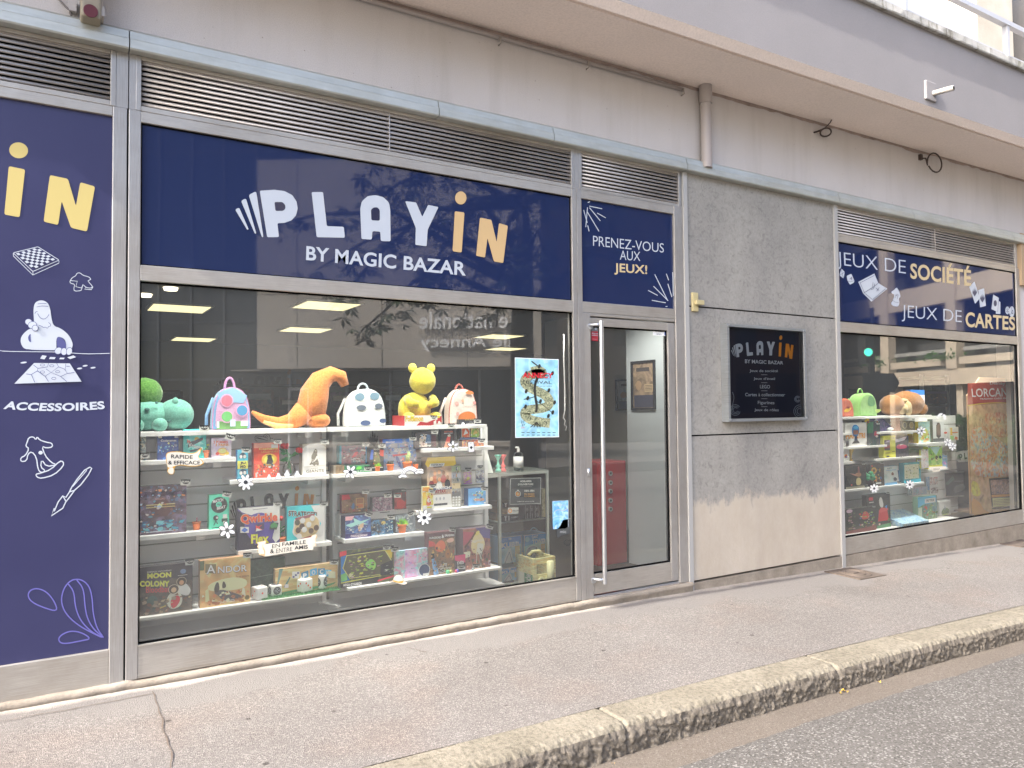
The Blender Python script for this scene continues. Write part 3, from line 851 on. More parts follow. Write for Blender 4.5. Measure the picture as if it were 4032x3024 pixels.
# covers in the pavement
mi_ = metal('rusty_iron', (.15, .12, .10, 1), .7)
def cover(x0, x1, y0, y1, label):
    b = MB(); z = lambda x, y: zb(x)+.02*y
    b.hexa([(x0, y0, z(x0, y0)-.01), (x1, y0, z(x1, y0)-.01), (x1, y1, z(x1, y1)-.01), (x0, y1, z(x0, y1)-.01),
            (x0, y0, z(x0, y0)+.008), (x1, y0, z(x1, y0)+.008), (x1, y1, z(x1, y1)+.008), (x0, y1, z(x0, y1)+.008)], mi_)
    o = b.build('manhole_cover'); tag(o, label, 'manhole cover', 'covers in the pavement')
    b = MB(); cx, cy = (x0+x1)/2, (y0+y1)/2
    for r in (.14, .09): b.tube([(cx+r*math.cos(a), cy+r*math.sin(a), z(cx+r*math.cos(a), cy+r*math.sin(a))+.009) for a in frange(0, 2*PI, 28)], .006, mi_, 6)
    b.box(cx-.04, cx+.04, cy-.012, cy+.012, z(cx, cy)+.006, z(cx, cy)+.014, mi_); b.build('ring', o)
cover(6.26, 6.66, -.42, -.05, 'rusty square manhole cover with a ring, at the foot of the concrete wall')
cover(9.55, 10.5, -.26, -.03, 'brown iron cover at the foot of the far right window')
for i, (px, py, r) in enumerate(((3320, 2720, .016), (3308, 2730, .009), (3463, 2686, .011), (2415, 3010, .010), (3338, 2724, .008))):
    q = atz(px, py, gz(4)+.01); b = MB(); ml = paint('9a7c34' if i != 3 else 'a88a4a', .7, .2); random.seed(i)
    V = [(q.x+r*math.cos(a)*(1 if k % 2 else .7), q.y+r*.7*math.sin(a), q.z+.004+.006*math.sin(a*2+i)) for k, a in enumerate(frange(0, 2*PI, 10)[:-1])]
    b.add([(q.x, q.y, q.z+.003)]+V, [(0, k+1, (k+1) % 10+1) for k in range(10)], ml)
    tag(b.build('fallen_leaf'), ['largest yellow leaf in the gutter at a kerb joint', 'tiny yellow leaf touching the largest leaf in the gutter', 'single yellow leaf against the kerb right of the leaf cluster', 'brown dry leaf in the gutter at the bottom edge', 'tiny yellow leaf right of the largest leaf in the gutter'][i], 'leaf', 'fallen leaves in the gutter')

# ================================================================== SIGNS AND WINDOW GRAPHICS
W_ = paint('b4bac1', .45, .3); CREAM = paint('c2ae86', .45, .3); YEL = paint('bdab6c', .45, .3); ORG = paint('d98a2c', .45, .3)
LIL = paint('625fa0', .5, .3); BLK = paint('1d1f24', .5, .3); NAV = paint('262c44', .4, .4); CREAM2 = paint('d8d1bf', .5, .3)
def sflat(name, x0, x1, z0, z1, Y, mat, parent=None, th=.004):
    b = MB(); b.box(x0, x1, Y, Y+th, z0, z1, mat); return b.build(name, parent)
# logo outlines, kept as shapes of unit height
_S = .6103
A_ = lambda pts: [(x*_S, y*_S) for x, y in pts]
B_ = lambda pts: [(1350+x*_S, y*_S) for x, y in pts]
LOGO = [  # (outline, corner radius, hole?, group)
 (A_([(1676,1230),(1770,1224),(1835,1232),(1885,1258),(1914,1300),(1921,1345),(1910,1390),(1880,1422),(1838,1437),(1790,1440),(1800,1529),(1724,1530)]), 6, 0, 'w'),
 (A_([(1771,1303),(1822,1303),(1841,1322),(1842,1345),(1828,1360),(1777,1361)]), 6, 1, 'w'),
 ([(1227,756),(1272,756),(1287,890),(1354,893),(1358,936),(1247,934)], 6, 0, 'w'),
 (B_([(112,1345),(122,1300),(160,1265),(210,1259),(262,1272),(298,1308),(306,1355),(308,1557),(245,1555),(241,1494),(190,1491),(187,1546),(120,1542)]), 7, 0, 'w'),
 (B_([(181,1352),(200,1338),(224,1338),(238,1356),(238,1424),(184,1421)]), 6, 1, 'w'),
 (B_([(401,1298),(472,1306),(512,1399),(550,1322),(617,1336),(547,1482),(540,1588),(467,1580),(470,1470)]), 5, 0, 'w'),
 (B_([(722,1363),(784,1371),(766,1630),(707,1621)]), 6, 0, 'o'),
 ([(1350+_S*(760+37*math.cos(a)), _S*(1277+42*math.sin(a))) for a in frange(0, 2*PI, 24)[:-1]], 0, 0, 'o'),
 ([(1889,857),(1934,866),(1955,953),(1964,879),(1999,889),(1981,1036),(1944,1029),(1919,938),(1909,1014),(1874,1007)], 5, 0, 'o'),
 (A_([(1604,1258),(1652,1234),(1699,1530),(1689,1532)]), 9, 0, 'w'), (A_([(1554,1296),(1586,1280),(1653,1506),(1644,1510)]), 8, 0, 'w'),
 (A_([(1516,1352),(1542,1340),(1604,1480),(1594,1484)]), 7, 0, 'w')]
_LZ = []
for pts, r, h, g in LOGO:
    pp = rnd(pts, r) if r else pts
    q = [at(x, y, .02) for x, y in pp]
    _LZ.append(([(p.x, p.z) for p in q], h, g))
_lx0 = min(p[0] for a in _LZ for p in a[0]); _lx1 = max(p[0] for a in _LZ for p in a[0])
_lz0 = min(p[1] for a in _LZ for p in a[0]); _lz1 = max(p[1] for a in _LZ for p in a[0])
def logo(sh, q, w, o, bgm):
    """draw the lettering into corners TL TR BR BL of a sheet"""
    for pts, h, g in _LZ:
        out = []
        for x, z in pts:
            a = (x-_lx0)/(_lx1-_lx0); b_ = (z-_lz0)/(_lz1-_lz0)
            out.append(((q[3][0]*(1-a)+q[2][0]*a)*(1-b_)+(q[0][0]*(1-a)+q[1][0]*a)*b_, (q[3][1]*(1-a)+q[2][1]*a)*(1-b_)+(q[0][1]*(1-a)+q[1][1]*a)*b_))
        sh.poly(out, bgm if h else (o if g == 'o' else w))
SY = .0215
# ---- main fascia sign
sg = thing('shop_sign', 'wide glossy navy shop sign with big white and peach lettering over the display window', 'sign')
sflat('panel', .445, 3.391, 2.3065, 3.089, .022, M_navy, sg)
s = Sheet(lambda u, v, l: Vector((u, SY-l, v)), .0004); PEACH = paint('c4a678', .45, .3)
logo(s, [(_lx0, _lz1), (_lx1, _lz1), (_lx1, _lz0), (_lx0, _lz0)], W_, PEACH, paint('1c2140', .1, .5))
s.build('logo', sg)
s = wallsheet(SY, 'Z'); s.text('BY MAGIC BAZAR', [(662, 531), (1007, 566), (1006, 596), (661, 562)], W_, .022); s.build('lettering', sg)
# ---- transom sign
sg = thing('shop_sign', 'small navy sign above the door with three centred lines of lettering', 'sign')
sflat('panel', x2+.0, x3, 2.299, 3.097, .022, M_navy, sg)
s = wallsheet(SY, 'Z')
s.text('PRENEZ-VOUS', [(1281, 509), (1434, 526), (1434, 546), (1281, 531)], W_, -.004)
s.build('lettering', sg); s = wallsheet(SY, 'Z'); s.text('AUX', [(1339, 541), (1383, 544), (1383, 564), (1339, 561)], W_, -.004)
s.build('lettering', sg); s = wallsheet(SY, 'Z'); s.text('JEUX!', [(1327, 568), (1398, 573), (1398, 598), (1327, 593)], CREAM, .02)
s.build('lettering', sg)
s = wallsheet(SY)
for k_, a, b_ in (('B', (1578,1338), (1567,1465)), ('B', (1590,1330), (1672,1347)), ('B', (1575,1365), (1652,1493)), ('B', (1590,1340), (1660,1425)), ('B', (1640,1375), (1695,1406)), ('B', (1552,1355), (1575,1438)), ('B', (1578,1455), (1587,1493)), ('B', (1578, 1308), (1592,1302)),
                  ('F', (2095,300), (2012,132)), ('F', (2098,302), (2004,208)), ('F', (2122,278), (2096,192)), ('F', (2082,315), (1992,299)), ('F', (2030,268), (1968,235)), ('F', (2130,272), (2127,118)), ('F', (2100,170), (2085,128)), ('F', (2080,340), (2092,338))):
    k0 = P(k_, a[0]-(1350 if k_ == 'Z' else 0), a[1]); 
    if k_ == 'B': p_ = [P('B', a[0], a[1]), P('B', b_[0], b_[1])]
    else: p_ = [P('F', a[0], a[1]), P('F', b_[0], b_[1])]
    s.line(p_, 3.2, W_)
    if b_ == (1592,1302): s.build('ray_lines', sg); s = wallsheet(SY)
s.build('ray_lines', sg)
# ---- right fascia sign
sg = thing('shop_sign', 'navy sign over the far window with white and cream lettering and icons', 'sign')
sflat('panel', x4, x5, 2.309, 3.108, .022, M_navy, sg)
s = wallsheet(SY, 'u'); SZ = [(895,282), (1598,362), (1600,552), (895,462)]
s.text('JEUX DE', [(42,148), (842,252), (843,457), (50,350)], W_, -.012); s.build('lettering', sg); s = wallsheet(SY, 'u'); s.text('SOCIÉTÉ', SZ, CREAM, .025); s.build('lettering', sg); s = wallsheet(SY, 'u')
s.text('JEUX DE', [(795,765), (1490,833), (1490,1014), (795,957)], W_, -.012); s.build('lettering', sg); s = wallsheet(SY, 'u'); s.text('CARTES', [(1535,845), (2108,905), (2108,1064), (1535,1022)], CREAM, .025)
s.build('lettering', sg)
s = wallsheet(SY, 'u'); ND = paint('2a3050', .4, .3)
s.poly([(95,345),(135,385),(122,462),(75,425)], W_); s.line([(95,345),(105,405),(122,462)], 4, ND); s.line([(75,425),(105,405),(135,385)], 4, ND)
s.build('die_icon', sg); s = wallsheet(SY, 'u'); s.poly(rnd([(158,430),(212,405),(248,490),(240,510),(195,533),(165,480)], 12), W_); s.text('4', [(190,445),(220,440),(225,478),(193,482)], ND); s.line([(170,490),(200,500),(240,485)], 4, ND)
s.build('die_icon', sg); s = wallsheet(SY, 'u'); s.poly([(292,500),(478,403),(522,512),(628,578),(445,728),(350,635)], W_)
for pl in ([(315,510),(478,425)], [(310,505),(365,632)], [(370,635),(455,705)], [(455,705),(605,580)], [(350,632),(430,580),(465,560),(520,515)], [(460,505),(455,560),(470,570),(480,520)], [(430,575),(445,590),(470,575)], [(490,570),(530,600)], [(530,565),(500,610)]): s.line(pl, 5, ND)
s.build('board_icon', sg); s = wallsheet(SY, 'u'); s.poly(smooth([(675,612),(700,600),(735,562),(752,585),(770,620),(782,672),(760,690),(770,745),(755,785),(700,782),(668,752),(690,720),(715,650),(680,632)], 1), W_)
for pl in ([(690,715),(720,735),(762,740)], [(715,650),(735,660),(750,640)], [(715,690),(735,640)], [(740,700),(752,650)]): s.line(pl, 4, ND)
s.build('figure_icon', sg); s = wallsheet(SY, 'u')
for q4, c in (([(1577,555),(1638,495),(1700,690),(1645,755)], (1640,620)), ([(1682,595),(1748,575),(1770,778),(1702,795)], (1728,690))):
    s.poly(rnd(q4, 8), W_); cx, cy = c
    s.poly([(cx-26,cy+8),(cx-22,cy-30),(cx-14,cy-4),(cx-10,cy-48),(cx-4,cy-8),(cx+2,cy-55),(cx+6,cy-10),(cx+14,cy-42),(cx+16,cy-4),(cx+26,cy-24),(cx+26,cy+8),(cx,cy+50)], ND)
s.build('card_icon', sg); s = wallsheet(SY, 'u'); s.poly(rnd([(1885,850),(1912,722),(1938,730),(1938,872),(1885,868)], 6), W_)
s.poly(rnd([(1853,645),(1920,685),(1905,850),(1832,815)], 6), W_); s.line([(1853,645),(1920,685),(1905,850),(1832,815)], 4, ND, True); s.ell(1877,748,18,36, ND)
s.build('card_icon', sg); s = wallsheet(SY, 'u'); s.ell(2070,845,30,62, W_); s.ell(2020,830,25,45, W_); s.line([(2045+26*math.cos(t), 830+48*math.sin(t)) for t in frange(0,2*PI,20)], 4, ND)
for dx, dy in ((0,0),(-10,-14),(10,14),(-10,14),(10,-14)): s.ell(2018+dx, 830+dy, 4, 6, ND)
s.ell(2075,850,12,22, ND); s.ell(2078,850,7,14, W_)
s.build('token_icon', sg)
# ---- left panel with white drawings
sg = thing('window_panel', 'tall matt navy panel at the left edge with yellow letters and white line drawings', 'window graphic')
sflat('panel', -1.05, .297, .216, 3.105, .022, M_navymatt, sg)
s = wallsheet(SY, 'A')
s.ell(120,970,61,51, YEL, 28, .15); s.poly(rnd([(57,1072),(162,1094),(127,1402),(28,1384)], 14), YEL)
s.poly(rnd([(322,1130),(438,1154),(490,1330),(518,1176),(613,1204),(561,1494),(458,1470),(398,1298),(375,1452),(281,1430)], 14), YEL)
s.build('letters', sg)
s = wallsheet(SY, 'E'); s.text('ACCESSOIRES', [(42,948), (670,948), (678,1000), (20,1000)], W_, .035, bend=14); s.build('lettering', sg)
s = wallsheet(SY, 'w'); LW = 6.5; NM = paint('4c4f7c', .5, .3)
s.line(rnd([(130,240),(375,180),(585,312),(325,425)], 12), LW, W_, True); s.line([(131,246),(133,272),(325,460),(583,342),(584,318)], LW, W_); s.line([(325,425),(327,458)], LW, W_)
q = [(158,246),(372,193),(545,312),(328,405)]
bl = lambda a, b_: ((q[0][0]*(1-a)+q[1][0]*a)*(1-b_)+(q[3][0]*(1-a)+q[2][0]*a)*b_, (q[0][1]*(1-a)+q[1][1]*a)*(1-b_)+(q[3][1]*(1-a)+q[2][1]*a)*b_)
for i in range(8):
    for j in range(8):
        if (i+j) % 2 == 0: s.poly([bl(i/8, j/8), bl((i+1)/8, j/8), bl((i+1)/8, (j+1)/8), bl(i/8, (j+1)/8)], W_)
s.build('chessboard', sg)
s = wallsheet(SY, 'w')
s.line(smooth([(748,470),(762,440),(795,438),(818,462),(880,478),(900,500),(868,520),(920,575),(900,590),(850,583),(822,552),(808,600),(800,615),(735,620),(730,590),(742,552),(695,540),(692,520),(715,485)], 1), LW, W_, True)
s.line([(700,515),(765,522),(750,575),(805,588),(822,552)], LW, W_); s.line([(850,583),(835,600),(905,605),(920,575)], LW, W_); s.line([(868,520),(900,502)], LW, W_)
s.build('meeple', sg)
s = wallsheet(SY, 'w')
s.poly(smooth([(318,1200),(300,1195),(240,1192),(205,1140),(205,1080),(240,1030),(300,985),(345,1000),(335,900),(330,800),(345,730),(405,706),(465,725),(495,780),(508,880),(528,965),(600,985),(680,1050),(720,1130),(718,1170),(700,1205),(650,1200),(655,1120),(625,1080),(555,1065),(560,1200),(540,1205)], 2), W_)
s.poly(smooth([(305,1035),(275,1070),(285,1115),(308,1128),(302,1080)], 1), NM); s.poly(smooth([(558,1070),(610,1078),(655,1130),(652,1190),(566,1195)], 1), NM)
for cx, cy, rx, ry, ro in ((283,925,33,28,.3),(320,955,40,32,-.2),(348,985,28,26,0),(578,1210,36,30,-.5),(633,1218,28,34,.1),(685,1215,26,36,.3)):
    s.ell(cx, cy, rx+5, ry+5, NM, 20, ro); s.ell(cx, cy, rx, ry, W_, 20, ro)
for pl in (smooth([(372,842),(395,885),(430,900),(465,885),(485,850)], 2, False), [(372,748),(420,742),(460,745)], [(362,778),(415,768),(478,772)], smooth([(388,958),(415,970),(430,982),(450,975),(470,992),(480,970),(500,968),(502,950),(480,930)], 1, False), [(345,845),(352,828),(372,822)]): s.line(pl, 5, NM)
s.line(smooth([(-20,1205),(40,1216),(300,1220),(545,1222)], 1, False), LW, W_); s.line(smooth([(700,1232),(850,1242),(960,1240),(1085,1236)], 1, False), LW, W_)
for q4 in ([(418,1255),(462,1262),(440,1296),(398,1288)], [(495,1272),(552,1274),(540,1294),(484,1292)], [(596,1278),(640,1280),(630,1294),(586,1294)], [(665,1276),(725,1256),(752,1274),(692,1294)]): s.poly(q4, W_)
s.poly([(338,1332),(690,1336),(806,1515),(143,1536)], W_)
for pl in ([(330,1350),(375,1385),(370,1410),(310,1445),(260,1440)], [(480,1335),(470,1370),(375,1385)], [(310,1445),(345,1525)], [(370,1410),(445,1462),(505,1425),(455,1390)], [(445,1462),(480,1515)], [(560,1335),(580,1370),(505,1425),(600,1465),(660,1515)], [(580,1370),(645,1395),(650,1340)], [(600,1465),(665,1435),(640,1395)], [(665,1435),(735,1425)], [(655,1365),(690,1365)]): s.line(pl, 5, NM)
for cx, cy in ((420,1352),(512,1360),(420,1421),(570,1418),(532,1484)): s.line([(cx+22*math.cos(t), cy+11*math.sin(t)) for t in frange(0, 2*PI, 14)], 4, NM)
for cx, cy in ((235,1328),(786,1386),(840,1360),(918,1379)): s.ell(cx, cy, 32 if cx < 300 else 26, 8, W_, 14, -.12)
s.build('player_drawing', sg)
s = wallsheet(SY, 'E'); lw = 7.5
s.line(smooth([(175,1215),(185,1185),(215,1178),(232,1200),(240,1178),(255,1200),(300,1215),(335,1220),(340,1245),(300,1252),(270,1240),(290,1300),(330,1345),(365,1360),(300,1372),(268,1325),(262,1375),(295,1400),(265,1412),(245,1390),(235,1310),(205,1275),(180,1290),(172,1335),(135,1340),(133,1315),(165,1300),(188,1255),(165,1240)], 1), lw, W_, True)
s.line(smooth([(230,1420),(260,1415),(330,1390),(385,1335),(410,1340),(408,1370),(350,1425),(270,1448),(238,1440)], 1), lw, W_, True); s.ell(262,1282,14,12, W_)
s.line([(350,1660),(375,1600),(405,1560),(425,1570),(445,1540),(465,1500),(500,1450),(545,1395),(580,1375),(592,1382),(570,1425),(520,1490),(485,1520),(440,1580),(425,1598),(405,1640),(330,1690),(350,1640)], lw, W_)
s.line([(445,1535),(480,1525)], lw, W_); s.line([(405,1560),(428,1600)], lw, W_); s.line([(470,1500),(560,1395)], 5, W_)
s.build('figure_and_brush', sg)
s = wallsheet(SY, 'H')
for pl in (smooth([(375,632),(350,560),(300,500),(240,478),(195,490),(178,525),(200,565),(270,600)], 2), smooth([(590,805),(530,765),(460,752),(400,775),(375,805),(390,832),(430,836),(520,818)], 2),
           smooth([(675,803),(600,770),(500,715),(420,640),(392,560),(410,480),(455,425),(520,418),(575,460),(595,540),(600,640),(625,740)], 2)): s.line(pl, 8, LIL, True)
s.line(smooth([(440,450),(478,500),(485,600),(520,690),(590,760),(660,795)], 2, False), 8, LIL); s.line(smooth([(495,425),(540,480),(548,600),(565,680),(610,750),(668,795)], 2, False), 8, LIL)
s.build('leaf_ornament', sg)

# ---- display case on the concrete wall
dc = thing('display_case', 'square aluminium display case with a dark poster, fixed on the concrete wall', 'display case')
YF, YB = -.075, -.018
o_ = [at(*P('v', *p), YF) for p in ((85,58), (1310,132), (1348,1558), (125,1580))]
ox0, ox1, oz0, oz1 = (o_[0].x+o_[3].x)/2, (o_[1].x+o_[2].x)/2, (o_[2].z+o_[3].z)/2, (o_[0].z+o_[1].z)/2
MC = metal('case_aluminium', (.33, .355, .37, 1), .4)
b = MB(); fw = .026
b.box(ox0, ox0+fw, YF, .004, oz0, oz1, MC); b.box(ox1-fw, ox1, YF, .004, oz0, oz1, MC)
b.box(ox0+fw, ox1-fw, YF+.002, .004, oz1-fw, oz1, MC); b.box(ox0+fw, ox1-fw, YF+.002, .004, oz0, oz0+fw, MC)
b.build('frame', dc)
for x, z in ((ox0+.018, oz0+.018), (ox1-.018, oz0+.018), (ox0+.018, oz1-.018), (ox1-.018, oz1-.018)): b = MB(); b.cyl((x, YF, z), (x, YF-.008, z), .009, .009, M_steel, 12); b.build('screw', dc)
px0, px1, pz0, pz1 = ox0+fw, ox1-fw, oz0+fw, oz1-fw
sflat('poster', px0, px1, pz0, pz1, YB-.001, paint('191d30', .5, .3), dc)
pq = [at(*P('v', *p), YB) for p in ((140,155), (1142,215), (1232,1478), (165,1500))]
def vfn(u, v, l):
    q = at(*P('v', u, v), YB-.002); return Vector((min(max(q.x, px0+.002), px1), YB-.002-l, q.z))
s = Sheet(vfn, .0004)
logo(s, [(143,242), (1118,240), (1118,608), (150,580)], W_, ORG, paint('191d30', .5, .3)); s.build('logo', dc); s = Sheet(vfn, .0004)
s.text('BY MAGIC BAZAR', [(368,610), (962,640), (962,692), (368,672)], W_, .018)
for t, x0_, x1_, y0_, y1_ in (('Jeux de société', 440,880,768,820), ("Jeux d'éveil", 503,835,890,940), ('LEGO', 602,757,1008,1062), ('Cartes à collectionner', 372,990,1133,1185), ('Figurines', 568,825,1258,1322), ('Jeux de rôles', 515,892,1376,1428)):
    s.build('lettering', dc); s = Sheet(vfn, .0004); s.trect(t, x0_, y0_, x1_, y1_, W_, .006, 4)
s.build('lettering', dc); s = Sheet(vfn, .0004)
for y in (851, 975, 1100, 1223, 1347): s.line([(620,y), (715,y+1)], 5, W_)
GR = paint('9aa3b0', .5, .3)
for cx, cy, r in ((215,1400,80), (1180,1230,45), (1215,1420,95)):
    for k_ in (1, .72, .45): s.line([(cx+r*k_*math.cos(t), cy+r*k_*math.sin(t)*1.05) for t in frange(.3, 2*PI-.6, 20)], 5, GR)
s.line(smooth([(165,1120),(195,1200),(170,1300),(160,1400)], 2, False), 5, GR)
s.build('ornaments', dc)
b = MB(); b.quad([(px0, YF+.012, pz0), (px1, YF+.012, pz0), (px1, YF+.012, pz1), (px0, YF+.012, pz1)], M_clear); b.build('glass', dc)

# ---- stickers on the inside of the panes
YS = .026
def sticker(name, label, cat, draw, k, group=None, Y=YS):
    s = wallsheet(Y, k); draw(s); o = s.build(name); return tag(o, label, cat, group)
WH = paint('dedfdb', .5, .3); OUT = paint('2b2d30', .5, .3); GOLD = paint('c99a3e', .5, .3)
def daisy(k, cx, cy, r, n, rot, label, mid='3a3c40'):
    def draw(s):
        for lay in (0, 1):
            for i in range(n):
                a = rot+2*PI*i/n
                s.ell(cx+math.cos(a)*r*.62, cy+math.sin(a)*r*.62, r*(.40+.06*(1-lay)), r*(.20+.055*(1-lay))*(6.6/n+.15 if n > 6 else 1.12), OUT if lay == 0 else WH, 16, a)
        s.ell(cx, cy, r*.26, r*.24, paint(mid, .5, .3))
    sticker('flower_sticker', label, 'sticker', draw, k, 'white flower stickers on the glass')
daisy('a', 2010, 1375, 145, 8, .3, 'white eight-petal flower sticker overlapping the foot of the slim blue box')
daisy('c', 1675, 1045, 148, 6, .35, 'white six-petal flower sticker with a grey heart below the mint green box', '5a5c58')
daisy('g', 362, 1005, 125, 6, .1, 'white six-petal flower sticker in front of the small brown box under the boxed card sets')
daisy('i', 1745, 818, 135, 8, .2, 'white eight-petal flower sticker on the bare panel left of the fantasy books')
daisy('h', 1025, 545, 104, 6, .5, 'white six-petal flower sticker with an olive heart beside the playing card sticker', '7d7a5c')
daisy('q', 1552, 905, 85, 6, .4, 'white flower sticker on the map box in the far window', '55575a')
daisy('r', 690, 660, 85, 7, .2, 'white flower sticker below the dark shelf boxes, lower left of the far window')
daisy('r', 1335, 590, 85, 8, .1, 'white flower sticker below the teal framed picture in the far window')
daisy('q', 2030, 1115, 75, 6, .2, 'upper of two touching flower stickers beside the small game box', '8a8c8c')
daisy('q', 2115, 1190, 75, 6, .6, 'lower of two touching flower stickers beside the small game box', '8a8c8c')
def d_(s):
    s.poly(smooth([(560,870),(620,820),(800,815),(1000,850),(1110,840),(1180,770),(1215,745),(1200,840),(1145,925),(1280,1020),(1180,1085),(1010,1095),(850,1065),(720,1090),(725,1230),(640,1240),(590,1190),(600,1120),(575,1000)], 1), GOLD)
    s.poly(smooth([(572,880),(628,832),(800,827),(1000,862),(1115,852),(1190,778),(1188,838),(1135,925),(1255,1018),(1175,1072),(1010,1082),(850,1052),(735,1078),(600,1130),(588,1000)], 1), CREAM2)
    s.poly(smooth([(610,1130),(705,1095),(712,1222),(645,1228),(602,1190)], 1), CREAM2)
    s.text('RAPIDE', [(662,872), (1055,888), (1055,955), (662,942)], OUT, .012); s.text('& EFFICACE', [(605,985), (1185,985), (1185,1055), (605,1055)], OUT, .012)
sticker('banner_sticker', 'cream flag sticker with a gold edge and two lines reading fast and efficient', 'sticker', d_, 'a')
def d_(s):
    TN = paint('d9b98c', .5, .3)
    s.poly([(600,1085),(770,1050),(780,1120),(760,1340),(640,1310),(650,1270),(610,1240),(640,1200),(605,1160),(630,1130)], TN)
    s.poly([(1590,960),(1695,940),(1700,990),(1665,1050),(1695,1080),(1660,1110),(1690,1150),(1620,1165)], TN)
    s.poly([(612,1090),(765,1060),(720,1190),(742,1290),(650,1300),(625,1230),(650,1195),(622,1160),(645,1125)], CREAM2)
    s.poly([(1600,965),(1688,948),(1655,1050),(1680,1080),(1648,1110),(1672,1145),(1630,1155)], CREAM2)
    s.poly([(715,1122),(1200,1060),(1615,985),(1628,1215),(1250,1260),(745,1342),(750,1240)], CREAM2); s.line([(715,1122),(700,1190),(750,1250),(745,1342)], 8, TN)
    s.text('EN', [(878,1122), (1022,1098), (1022,1168), (878,1192)], OUT, -.002); s.text('FAMILLE', [(1062,1088), (1490,1040), (1490,1108), (1062,1150)], OUT, .012)
    s.text('&', [(842,1210), (910,1200), (915,1280), (842,1286)], OUT, .015); s.text('ENTRE', [(952,1200), (1245,1165), (1245,1238), (952,1280)], OUT, -.006); s.text('AMIS', [(1282,1150), (1525,1128), (1525,1198), (1282,1215)], OUT, .03)
sticker('banner_sticker', 'cream ribbon sticker with torn ends reading with family and friends', 'sticker', d_, 'd')
def d_(s):
    for r0, r1, mt in ((180, 0, OUT), (170, 0, WH)):
        pass
    arc = lambda r: [(1448+r*1.02*math.cos(t), 1075-r*math.sin(t)) for t in frange(.35, PI-.12, 22)]
    s.line(arc(130), 84, OUT)
    for r in (161, 135, 110): s.line(arc(r), 19, WH)
    for cx, cy in ((1310,1082), (1605,1010)):
        for g, mt in ((9, OUT), (0, WH)):
            for dx, dy, r in ((-50,10,26), (-15,-8,30), (25,-4,30), (52,4,24)): s.ell(cx+dx, cy+dy, r+g, (r+g)*.85, mt)
sticker('rainbow_sticker', 'white rainbow sticker with two small clouds under the cactus pots', 'sticker', d_, 'g')
def d_(s):
    s.poly(smooth([(1095,1058),(1110,1040),(1180,1035),(1195,980),(1230,935),(1290,922),(1345,945),(1370,990),(1378,1040),(1440,1060),(1458,1085),(1430,1115),(1380,1125),(1290,1108),(1200,1075)], 1), paint('5b5148', .5, .3))
    s.poly(smooth([(1105,1056),(1185,1044),(1200,985),(1235,942),(1290,930),(1338,950),(1362,992),(1370,1045),(1435,1066),(1448,1085),(1425,1106),(1380,1116),(1290,1098),(1200,1066)], 1), CREAM2)
    s.poly([(1182,1030),(1280,1058),(1372,1042),(1372,1062),(1350,1085),(1260,1078),(1180,1052)], GOLD)
sticker('hat_sticker', 'cream sun hat sticker with a golden band below the green card box', 'sticker', d_, 'k')
def d_(s):
    s.poly(rnd([(1295,460),(1410,455),(1422,645),(1305,652)], 12), OUT); s.poly(rnd([(1303,468),(1402,463),(1413,637),(1312,643)], 10), WH)
    s.poly([(1352,480),(1362,492),(1355,505),(1345,492)], OUT); s.poly([(1330,560),(1360,530),(1388,558),(1360,600)], OUT)
sticker('card_sticker', 'white playing card sticker with a plain dark diamond on the glass', 'sticker', d_, 'h')
def d_(s):
    for pl in ([(470,340),(495,305),(630,320),(700,345),(720,400),(640,370),(480,345),(475,375),(520,405)], [(630,320),(650,285),(690,268),(735,290),(755,345),(750,400)], [(655,325),(690,300),(720,330)], [(755,345),(800,355),(825,390)], [(490,320),(560,350),(640,370)]): s.line(pl, 7, OUT)
sticker('outline_sticker', 'black line sticker of a crossbow shape above the red box', 'sticker', d_, 'b')
for cx, cy, sc_, lab in ((735,1055,1,'white pawn outline sticker at the foot of the red adventure box, leftmost of the row'), (905,1040,1.25,'white pawn outline sticker below the right corner of the red adventure box'), (1060,985,1.15,'white pawn outline sticker in front of the rose vase'), (1245,1000,1.2,'white pawn outline sticker beside the arched cream box, rightmost of the row')):
    def d_(s):
        for g, mt in ((5, paint('77797a', .5, .3)), (0, WH)):
            s.poly(smooth([(cx-48*sc_-g,cy+42*sc_+g),(cx-38*sc_-g,cy),(cx-18*sc_-g,cy-20*sc_),(cx-16*sc_-g,cy-50*sc_-g),(cx+16*sc_+g,cy-50*sc_-g),(cx+18*sc_+g,cy-20*sc_),(cx+38*sc_+g,cy),(cx+48*sc_+g,cy+42*sc_+g)], 1), mt)
    sticker('pawn_sticker', lab, 'sticker', d_, 'b', 'white pawn stickers along the shelf')
def d_(s):
    s.poly([(678,400),(690,350),(705,395),(728,300),(742,390),(765,222),(788,385),(812,288),(828,392),(862,340),(874,425),(845,490),(798,545),(770,520),(705,465)], BLK)
o = sticker('emblem_sign', 'black emblem with five upright spikes standing behind the dark card boxes', 'sign', d_, 'g', Y=.50)
